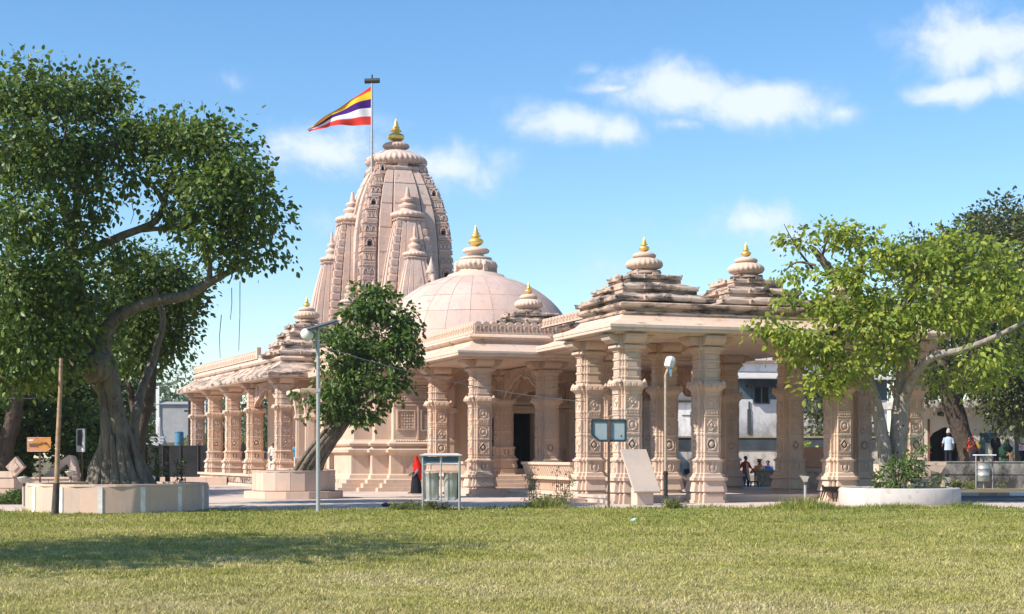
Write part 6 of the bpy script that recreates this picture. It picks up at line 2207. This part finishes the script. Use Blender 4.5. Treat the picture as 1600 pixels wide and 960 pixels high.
# ------------------------------------------------------------------ chair, bench
BLACKP = plain('black_plastic', (.012, .012, .013), .45, 0, .1)
t_ = thing('plastic_chair', 'black plastic chair with a round back and splayed legs on the portico floor', 'chair', px_at(1179, 66.5, .02), R(68))
b_ = MB(); b_.box((0, 0, .42), (.50, .48, .05), bev=.02); b_.box((0, -.2, .30), (.5, .05, .13)); b_.build('seat', BLACKP, t_)
b_ = MB()
out = [(.25 * math.cos(PI * i / 10), .55 + .3 * math.sin(PI * i / 10)) for i in range(11)] + [(-.2, .1), (.2, .1)]
b_.plate(out, .04, (0, .24, .42), (1, 0, 0), (0, .15, 1)); b_.build('backrest', BLACKP, t_)
for (x, y) in ((-.22, -.2), (.22, -.2), (-.22, .2), (.22, .2)):
    b_ = MB(); b_.tube([(x, y, .44), (x * 1.5, y * 1.35, 0)], [.035, .026], 6); b_.build('leg', BLACKP, t_)
t_ = thing('low_bench', 'low black bench with splayed legs and a raised end beside the white ring planter', 'bench', px_at(1299, 53.2), R(8))
b_ = MB(); b_.box((.02, 0, .36), (.60, .3, .17), bev=.03); b_.build('seat', BLACKP, t_)
b_ = MB(); b_.tube([(-.26, 0, .40), (-.33, 0, .58)], [.06, .035], 7); b_.build('raised_end', BLACKP, t_)
for (x, y, x2) in ((-.25, -.12, -.40), (-.25, .12, -.36), (.2, -.12, .12), (.22, .12, .24), (-.02, -.12, .03)):
    b_ = MB(); b_.tube([(x, y, .40), (x * .6 + x2 * .4, y * 1.1, .25), (x2, y * 1.2, 0)], [.04, .025, .018], 6); b_.build('leg', BLACKP, t_)
for x in (.02, .14):
    b_ = MB(); b_.tube([(x, 0, .5), (x + .02, 0, .80)], .008, 5); b_.build('thin_rod', DSTEEL, t_)

# ------------------------------------------------------------------ people
SKIN = plain('brown_skin', (.20, .105, .065), .55, 0, .06, 12, .35, 0)
HAIR = plain('black_hair', (.010, .008, .008), .5, 0, .1)
CL = {}


def cloth(name, col):
    if name not in CL:
        CL[name] = plain(name + '_cloth', col, .85, 0, .16, 7, .15, .25)
    return CL[name]


def body(root, J, sitting=False):
    """one continuous skinned figure from named joints"""
    order = ['pelvis', 'spine', 'chest', 'neck', 'head', 'crown']
    rad = dict(pelvis=.125, spine=.115, chest=.135, neck=.055, head=.085, crown=.075)
    vs, rs, es, ix = [], [], [], {}

    def v(n, p, r):
        ix[n] = len(vs); vs.append(p); rs.append(r)
    for n in order:
        v(n, J[n], rad[n])
    es += [(ix[a], ix[b]) for a, b in zip(order, order[1:])]
    v('nose', tuple(Vector(J['head']) + Vector((0, -.105, .0))), .018)
    es.append((ix['head'], ix['nose']))
    for s_, k in ((-1, 'r'), (1, 'l')):
        hp = (J['pelvis'][0] + s_ * .085, J['pelvis'][1], J['pelvis'][2] - .04)
        v('hip' + k, hp, .085); v('knee' + k, J['knee' + k], .06); v('ank' + k, J['ank' + k], .042)
        a_ = Vector(J['ank' + k]); v('toe' + k, tuple(a_ + Vector((s_ * .02, -.16, -.045))), .03)
        es += [(ix['pelvis'], ix['hip' + k]), (ix['hip' + k], ix['knee' + k]), (ix['knee' + k], ix['ank' + k]), (ix['ank' + k], ix['toe' + k])]
        v('sho' + k, (J['chest'][0] + s_ * .17, J['chest'][1], J['chest'][2] + .06), .058)
        v('elb' + k, J['elb' + k], .042); v('wri' + k, J['wri' + k], .030)
        w_ = Vector(J['wri' + k]); d_ = (w_ - Vector(J['elb' + k])).normalized()
        v('palm' + k, tuple(w_ + d_ * .06), .032)
        es += [(ix['chest'], ix['sho' + k]), (ix['sho' + k], ix['elb' + k]), (ix['elb' + k], ix['wri' + k]), (ix['wri' + k], ix['palm' + k])]
        side = d_.cross(Vector((1, 0, 0)))
        side = side.normalized() if side.length > .1 else Vector((0, 1, 0))
        for i, ln in enumerate((.06, .075, .08, .072, .055)):
            q_ = w_ + d_ * (.075 if i else .03) + side * ((i - 2.2) * .02)
            e_ = q_ + d_ * ln * (.9 if i else .5) + side * (-.04 if i == 0 else 0) + Vector((0, -.02, 0))
            v('f%d%s' % (i, k), tuple(q_), .0095); v('g%d%s' % (i, k), tuple(e_), .0075)
            es += [(ix['palm' + k] if i else ix['wri' + k], ix['f%d%s' % (i, k)]), (ix['f%d%s' % (i, k)], ix['g%d%s' % (i, k)])]
    me = bpy.data.meshes.new('body')
    me.from_pydata(vs, es, [])
    me.materials.append(SKIN)
    o = link('body', me, root)
    md = o.modifiers.new('skin', 'SKIN')
    if not me.skin_vertices:
        me.attributes.new('skin', 'FLOAT', 'POINT')
    md.use_smooth_shade = True
    sv = me.skin_vertices[0].data if len(me.skin_vertices) else None
    if sv is not None:
        for i, r in enumerate(rs):
            sv[i].radius = (r, r * (1.0 if i > 5 else .78 if i < 3 else 1.0))
            sv[i].use_root = (i == 0)
    sd = o.modifiers.new('sub', 'SUBSURF'); sd.levels = 1; sd.render_levels = 2
    # eyes and mouth
    f_ = MB()
    h_ = Vector(J['head'])
    for s_ in (-1, 1):
        f_.lathe([(.0, -.008), (.011, 0), (.0, .008)], 6, tuple(h_ + Vector((s_ * .032, -.082, .022))))
    f_.box(tuple(h_ + Vector((0, -.082, -.045))), (.045, .01, .008))
    f_.build('face', HAIR, root)
    return o


def std(**k):
    J = dict(pelvis=(0, 0, .95), spine=(0, 0, 1.12), chest=(0, .01, 1.30), neck=(0, 0, 1.46), head=(0, -.015, 1.57), crown=(0, -.01, 1.65),
             kneer=(-.10, -.02, .50), kneel=(.10, -.02, .50), ankr=(-.10, .02, .08), ankl=(.10, .02, .08),
             elbr=(-.25, .03, 1.10), elbl=(.25, .03, 1.10), wrir=(-.26, -.06, .87), wril=(.26, -.06, .87))
    J.update(k)
    return J


def sit(**k):
    J = dict(pelvis=(0, 0, .52), spine=(0, -.01, .70), chest=(0, -.04, .88), neck=(0, -.06, 1.03), head=(0, -.08, 1.14), crown=(0, -.075, 1.22),
             kneer=(-.13, -.42, .54), kneel=(.13, -.42, .54), ankr=(-.13, -.40, .08), ankl=(.13, -.40, .08),
             elbr=(-.24, -.10, .68), elbl=(.24, -.10, .68), wrir=(-.12, -.30, .60), wril=(.12, -.30, .60))
    J.update(k)
    return J


def garment(root, name, m, J, hem=.82, sleeves=.6, bulk=1.0):
    b_2 = MB()
    P_, C_, N_ = Vector(J['pelvis']), Vector(J['chest']), Vector(J['neck'])
    rows = [(P_ + Vector((0, 0, hem - P_.z)), .185, .145), (P_, .175, .135), (Vector(J['spine']), .165, .125), (C_, .19, .135), (C_ + Vector((0, 0, .08)), .18, .115), (N_ - Vector((0, 0, .02)), .08, .075)]
    b_2.loft([[(c.x + rx * bulk * math.cos(2 * PI * i / 16) * (1 + .04 * math.sin(5 * i)), c.y + ry * bulk * math.sin(2 * PI * i / 16), c.z) for i in range(16)] for (c, rx, ry) in rows], 0, True)
    for s_, k in ((-1, 'r'), (1, 'l')):
        a_ = Vector((C_.x + s_ * .165, C_.y, C_.z + .07)); e = Vector(J['elb' + k]); w_ = Vector(J['wri' + k])
        end = a_.lerp(e, min(1, sleeves * 2)) if sleeves <= .5 else e.lerp(w_, (sleeves - .5) * 2)
        pts = [a_, a_.lerp(e, .5), end] if sleeves <= .5 else [a_, a_.lerp(e, .5), e, end]
        b_2.tube(pts, [.085, .07, .062, .05][:len(pts)], 9)
    return b_2.build(name, m, root)


def trousers(root, m, J):
    b_2 = MB()
    for s_, k in ((-1, 'r'), (1, 'l')):
        hp = Vector((J['pelvis'][0] + s_ * .085, J['pelvis'][1], J['pelvis'][2] + .03))
        b_2.tube([hp, hp.lerp(Vector(J['knee' + k]), .5), Vector(J['knee' + k]), Vector(J['ank' + k]) + Vector((0, 0, .02))], [.115, .10, .082, .072], 10)
    return b_2.build('trousers', m, root)


def skirt(root, m, J, r1=.30, sway=0.0):
    b_2 = MB()
    P_ = Vector(J['pelvis'])
    rows = [(.05 + P_.z, .165, 0), (P_.z - .15, .20, .0), (P_.z - .45, .235, sway * .5), (.04, r1, sway)]
    rings = []
    for (z, r, y) in rows:
        rings.append([(P_.x + r * math.cos(2 * PI * i / 24) * (1 + (.05 if z < .6 else .0) * math.cos(7 * 2 * PI * i / 24)), P_.y + y + r * .9 * math.sin(2 * PI * i / 24) * (1 + (.05 if z < .6 else 0) * math.cos(7 * 2 * PI * i / 24)), z) for i in range(24)])
    b_2.loft(rings, 0, True)
    return b_2.build('skirt', m, root)


def hair(root, J, m=None, long=False):
    b_2 = MB()
    h_ = Vector(J['head'])
    b_2.lathe([(.092, -.01), (.098, .03), (.094, .07), (.07, .11), (.03, .128), (0, .13)], 14, tuple(h_ + Vector((0, .018, 0))))
    if long:
        b_2.lathe([(.05, -.10), (.085, -.04), (.09, .03)], 12, tuple(h_ + Vector((0, .04, 0))))
    return b_2.build('hair', m or HAIR, root)


def veil(root, m, J, drop=.55, back=.16, wide=.2):
    """head cloth: open at the face, falling over shoulders and down the back"""
    b_2 = MB()
    h_ = Vector(J['head'])
    rows = [(.125, .02, .0), (.115, .06, .0), (.06, .108, .0), (-.02, .118, .02), (-.10, .12, .035), (-.18, .19, .05), (-.30, wide + .03, .06), (-drop * .75, wide, back * .8), (-drop, wide * .85, back)]
    rings = []
    n_ = 22
    for (dz, r, y) in rows:
        ring = []
        for i in range(n_):
            a_ = PI * (-.26) + PI * 1.52 * i / (n_ - 1)     # open towards -y
            rr = r * (1 + .05 * math.sin(i * 2.3 + dz * 9))
            ring.append((h_.x + rr * math.cos(a_), h_.y + y + rr * .85 * math.sin(a_), h_.z + dz))
        rings.append(ring)
    b_2.loft(rings, 0, True, False, False)
    o = b_2.build('veil', m, root)
    sm_ = o.modifiers.new('thickness', 'SOLIDIFY'); sm_.thickness = .012
    return o


def person(label, loc, rz, J, sc=1.0):
    r = thing('person', label, 'person', loc, rz)
    r.scale = (sc, sc, sc)
    body(r, J)
    return r


RED = cloth('scarlet', (.55, .018, .012)); NAVY = cloth('black_navy', (.012, .014, .022))
# woman in red, walking to the left, seen from behind and the side
J = std(kneer=(-.09, -.16, .52), ankr=(-.09, -.20, .10), kneel=(.09, .06, .50), ankl=(.09, .25, .12), elbr=(-.22, .02, 1.10), wrir=(-.21, -.16, .92), elbl=(.22, .05, 1.10), wril=(.20, -.1, .90))
p_ = person('woman in a scarlet veil and black skirt walking left along the hall steps', px_at(650, 63), R(-72), J, .93)
garment(p_, 'blouse', RED, J, .86, .45); skirt(p_, NAVY, J, .29, .03); veil(p_, RED, J, .92, .24, .22); hair(p_, J)
b_ = MB(); b_.tube([J['elbr'], tuple(Vector(J['elbr']).lerp(Vector(J['wrir']), .8))], [.055, .045], 8); b_.tube([J['elbl'], tuple(Vector(J['elbl']).lerp(Vector(J['wril']), .8))], [.055, .045], 8); b_.build('grey_sleeves', cloth('grey_blue', (.16, .2, .25)), p_)
# man in the red shirt
J = std(elbr=(-.30, .10, 1.12), wrir=(-.42, .12, .92), elbl=(.26, -.10, 1.12), wril=(.18, -.30, 1.05), kneel=(.12, -.08, .5), ankl=(.13, -.02, .08))
p_ = person('man in a loose red shirt and blue jeans standing by the stall table', px_at(1165, 69.5), R(40), J, .93)
garment(p_, 'shirt', cloth('red_shirt', (.42, .02, .02)), J, .74, .5, 1.08); trousers(p_, cloth('blue_denim', (.04, .08, .17)), J); hair(p_, J)
# stall keepers
J = sit()
p_ = person('seated person in white with an orange shawl behind the flower stall', px_at(1186, 74.2, .14), R(10), J)
garment(p_, 'white_top', cloth('pale_pink', (.55, .43, .38)), J, .5, .8, 1.1); trousers(p_, cloth('pale_pink', (.5, .4, .35)), J); hair(p_, J)
b_ = MB(); b_.tube([(.05, -.22, 1.02), (-.15, -.25, .85), (-.4, -.3, .72), (-.55, -.3, .62)], [.05, .09, .1, .04], 8); b_.build('orange_shawl', cloth('orange', (.70, .13, .01)), p_)
b_ = MB(); b_.lathe([(.10, .0), (.14, .02), (.12, .07), (.10, .08)], 14, (0, -.07, 1.22)); b_.build('flower_garland', cloth('marigold_orange', (.55, .14, .02)), p_)
J = sit()
p_ = person('seated person in a blue shirt with red collar at the right stall end', px_at(1200, 74.6, .10), R(-15), J)
garment(p_, 'blue_shirt', cloth('blue_shirt', (.07, .20, .45)), J, .5, .9, 1.25); trousers(p_, NAVY, J); hair(p_, J)
b_ = MB(); b_.lathe([(.07, 0), (.10, .03), (.075, .06)], 12, (0, -.06, 1.0)); b_.build('collar', RED, p_)
# gallery visitors
J = std()
p_ = person('man in a white shirt and jeans standing in the gallery shade', px_at(427, 86, .62), R(25), J, .98)
garment(p_, 'shirt', cloth('white_shirt', (.60, .60, .62)), J, .82, .5); trousers(p_, cloth('blue_denim', (.04, .08, .17)), J); hair(p_, J)
J = std(elbl=(.28, -.05, 1.15), wril=(.2, -.25, 1.2))
p_ = person('person in a bright blue top and dark trousers standing in the gallery', px_at(461, 82, .62), R(-30), J, 1.0)
garment(p_, 'blue_top', cloth('sky_blue', (.03, .22, .40)), J, .72, .6, 1.1); trousers(p_, NAVY, J); hair(p_, J)
# shrine visitors behind the stained wall
J = std(elbl=(.27, -.05, 1.12), wril=(.30, -.22, 1.0))
p_ = person('man in pale blue shirt and tall pale cap facing the shrine doorway', px_at(1482, 79, 1.12), R(165), J, 1.0)
garment(p_, 'shirt', cloth('pale_blue_shirt', (.36, .45, .55)), J, .76, .5, 1.15); trousers(p_, NAVY, J); hair(p_, J, None, True)
b_ = MB(); b_.lathe([(.102, .05), (.108, .10), (.095, .20), (.06, .29), (.0, .32)], 14, J['head']); b_.build('cap', cloth('pale_wool', (.42, .38, .35)), p_)
J = std(pelvis=(0, .1, .8), spine=(0, .0, .95), chest=(0, -.12, 1.10), neck=(0, -.2, 1.22), head=(0, -.26, 1.32), crown=(0, -.27, 1.4), elbr=(-.25, -.25, .98), wrir=(-.15, -.42, .9), elbl=(.25, -.25, .98), wril=(.15, -.42, .9))
p_ = person('stooping person in a flame orange sash beside the leaning dark trunk', px_at(1521, 78, 1.12), R(-60), J, 1.0)
garment(p_, 'dark_dress', cloth('maroon', (.10, .02, .025)), J, .6, .7, 1.05); skirt(p_, NAVY, J); hair(p_, J)
b_ = MB(); b_.tube([(-.05, -.28, 1.33), (.05, -.16, 1.40), (-.12, -.1, 1.28), (-.2, -.12, 1.0), (-.26, -.1, .7)], [.05, .06, .085, .09, .05], 8); b_.build('orange_sash', cloth('flame', (.75, .07, .01)), p_)
b_ = MB(); b_.tube([(.2, 0, 1.1), (.26, .1, .95), (.2, .2, .85)], [.06, .1, .05], 8); b_.build('yellow_shawl', cloth('mustard', (.6, .38, .02)), p_)
J = std()
p_ = person('person in black standing in the shade behind the green-veiled woman', px_at(1556, 81, 1.12), R(20), J, 1.0)
garment(p_, 'black_kurta', NAVY, J, .55, .95, 1.1); trousers(p_, NAVY, J); hair(p_, J)
J = sit(head=(0, -.10, 1.14))
p_ = person('woman wrapped in a dark green veil sitting behind the stained wall', px_at(1571, 78, 1.1), R(30), J, 1.05)
garment(p_, 'green_dress', cloth('bottle_green', (.015, .05, .03)), J, .5, .9, 1.1); skirt(p_, cloth('bottle_green', (.015, .05, .03)), J, .34); veil(p_, cloth('bottle_green', (.015, .05, .03)), J, .75, .12, .32); hair(p_, J)
J = std(elbr=(-.27, -.06, 1.12), wrir=(-.24, -.28, 1.1))
p_ = person('person in a pale lilac shirt at the right edge behind the wall', px_at(1597, 79, 1.12), R(30), J, .97)
garment(p_, 'lilac_shirt', cloth('lilac', (.50, .46, .55)), J, .76, .5, 1.1); trousers(p_, NAVY, J); hair(p_, J)

# ------------------------------------------------------------------ weeds along the lawn edge
def weeds(name, label, px, Y, w_, h_, n, m, kind='long', size=.11, stems=10, cat='weed', group=None):
    n = int(n * .8)
    b0 = px_at(px, Y)
    t_ = thing(name, label, cat, b0, 0, group)
    b_2 = MB()
    pts = []
    for i in range(stems):
        x, y = random.gauss(0, w_ * .45), random.gauss(0, w_ * .3)
        hh = h_ * random.uniform(.45, 1)
        tip = Vector((x + random.uniform(-.12, .12), y, hh))
        b_2.tube([(x * .5, y * .5, 0), (x * .9, y, hh * .5), tip], [.010, .008, .004], 4)
        for f_ in (.35, .6, .85, 1.0):
            pts.append((tuple(b0 + Vector((x * .9, y, 0)).lerp(tip, f_) * 1.0 + Vector((0, 0, hh * f_ * .1))), (.09, .09, .09), 1))
    b_2.build('stem', LEAF_W, t_)
    foliage(t_, leaf_frames(pts, n, size, .0, .06, 8, .2, .5), kind, m)
    return t_


def tuft(label, px, Y, w_, d_, h_, n):
    b0 = px_at(px, Y)
    X = rng.normal(0, w_ * .5, n); Yy = rng.normal(0, d_ * .5, n)
    fall = np.exp(-(X / w_) ** 2 * 1.2) * (.6 + .8 * rng.random(n) ** 2)
    H = h_ * fall * (.45 + .6 * rng.random(n))
    th = rng.random(n) * 2 * PI; W = .007 + .006 * rng.random(n)
    ld = rng.random(n) * 2 * PI; ln = H * (.2 + .6 * rng.random(n))
    dx, dy = np.cos(th) * W, np.sin(th) * W; lx, ly = np.cos(ld) * ln, np.sin(ld) * ln
    V = np.zeros((n, 5, 3), np.float32); z0 = np.zeros(n)
    V[:, 0] = np.stack([X - dx, Yy - dy, z0], 1); V[:, 1] = np.stack([X + dx, Yy + dy, z0], 1)
    V[:, 2] = np.stack([X + lx * .4 + dx * .8, Yy + ly * .4 + dy * .8, H * .65], 1); V[:, 3] = np.stack([X + lx * .4 - dx * .8, Yy + ly * .4 - dy * .8, H * .65], 1)
    V[:, 4] = np.stack([X + lx, Yy + ly, H], 1)
    base = np.arange(n)[:, None] * 5
    loops = np.concatenate([base + np.array([[0, 1, 2, 3]]), base + np.array([[3, 2, 4]])], 1).ravel()
    o = link('grass_tuft', fast_mesh('grass_tuft', V.reshape(-1, 3), loops, np.tile(np.array([4, 3]), n), GRASS), None, b0)
    return tag(o, label, 'grass', kind='stuff')


weeds('wild_shrub', 'dry olive weed clump in front of the left end of the long balustrade', 855, 47.4, .6, .45, 170, LEAF_W, size=.065, stems=14)
weeds('tall_weed', 'tall thin green weed left of the balustrade weed clump', 832, 50.5, .3, 1.1, 45, LEAF_W, size=.075, stems=4)
weeds('tall_weed', 'tall thin weed standing right behind the balustrade weed clump', 876, 50.0, .3, 1.15, 45, LEAF_W, size=.075, stems=4)
tuft('mound of tall pale grass round the pipe light left of the black bench', 1256, 46.0, 1.3, .9, .36, 1900)
tuft('tuft of tall grass before the middle of the white ring planter', 1405, 46.4, 1.3, .7, .20, 900)
tuft('tuft of tall grass before the right end of the white ring planter', 1510, 46.6, 1.3, .7, .22, 900)
tuft('tall grass round the weed clump before the balustrade', 852, 46.9, .7, .5, .36, 1000)
weeds('wild_shrub', 'low dark green weeds along the grass edge left of the bin stand', 640, 45.3, .9, .16, 600, LEAF_W, size=.08, stems=24)
weeds('wild_shrub', 'small weed tuft at the foot of the rusty lamp post', 1052, 46.3, .2, .2, 110, LEAF_W, size=.08, stems=10)
weeds('wild_shrub', 'weeds growing on the verge under the stained wall', 1500, 73.5, 1.6, .3, 700, LEAF_W, size=.12, stems=18)
weeds('wild_shrub', 'low leafy weeds by the stones at the far left edge', 12, 50.3, .8, .35, 700, LEAF_S, size=.1, stems=18)
for i, (px, py, la) in enumerate(((992, 817, 'scrap of blue-white paper lying on the lawn'),)):
    g0 = gz(px, py); g0.z = .05
    t_ = thing('paper_scrap', la, 'litter', g0, .6)
    b_ = MB(); b_.loft([[(-.1, -.05, 0), (0, -.06, .05), (.1, -.04, .01)], [(-.1, .06, .01), (0, .05, .06), (.11, .06, .02)]], closed=False, cap=False); b_.build('paper', plain('scrap_paper_%d' % i, (.30, .5, .5) if i == 0 else (.6, .6, .6), .7), t_)
t_ = thing('dark_stone', 'small dark stone on the paving edge beside the grass in front of the woman', 'stone', gz(603, 792))
b_ = MB(); b_.lathe([(.1, 0), (.16, .04), (.12, .1), (.03, .13)], 7, smooth=False); b_.build('stone_body', DSTEEL, t_)

# ------------------------------------------------------------------ air
scn.cycles.volume_bounces = 0
scn.cycles.volume_max_steps = 64
hm = bpy.data.materials.new('thin_air_haze')
hm.use_nodes = True
hm.node_tree.nodes.clear()
ho = hm.node_tree.nodes.new('ShaderNodeOutputMaterial')
hv_ = hm.node_tree.nodes.new('ShaderNodeVolumePrincipled')
hv_.inputs['Color'].default_value = (.86, .92, 1, 1)
hv_.inputs['Density'].default_value = .00018
hm.node_tree.links.new(hv_.outputs[0], ho.inputs['Volume'])
b_ = MB(); b_.box((0, 0, -1), (1900, 1900, 31)); tag(b_.build('haze', hm), kind='stuff')
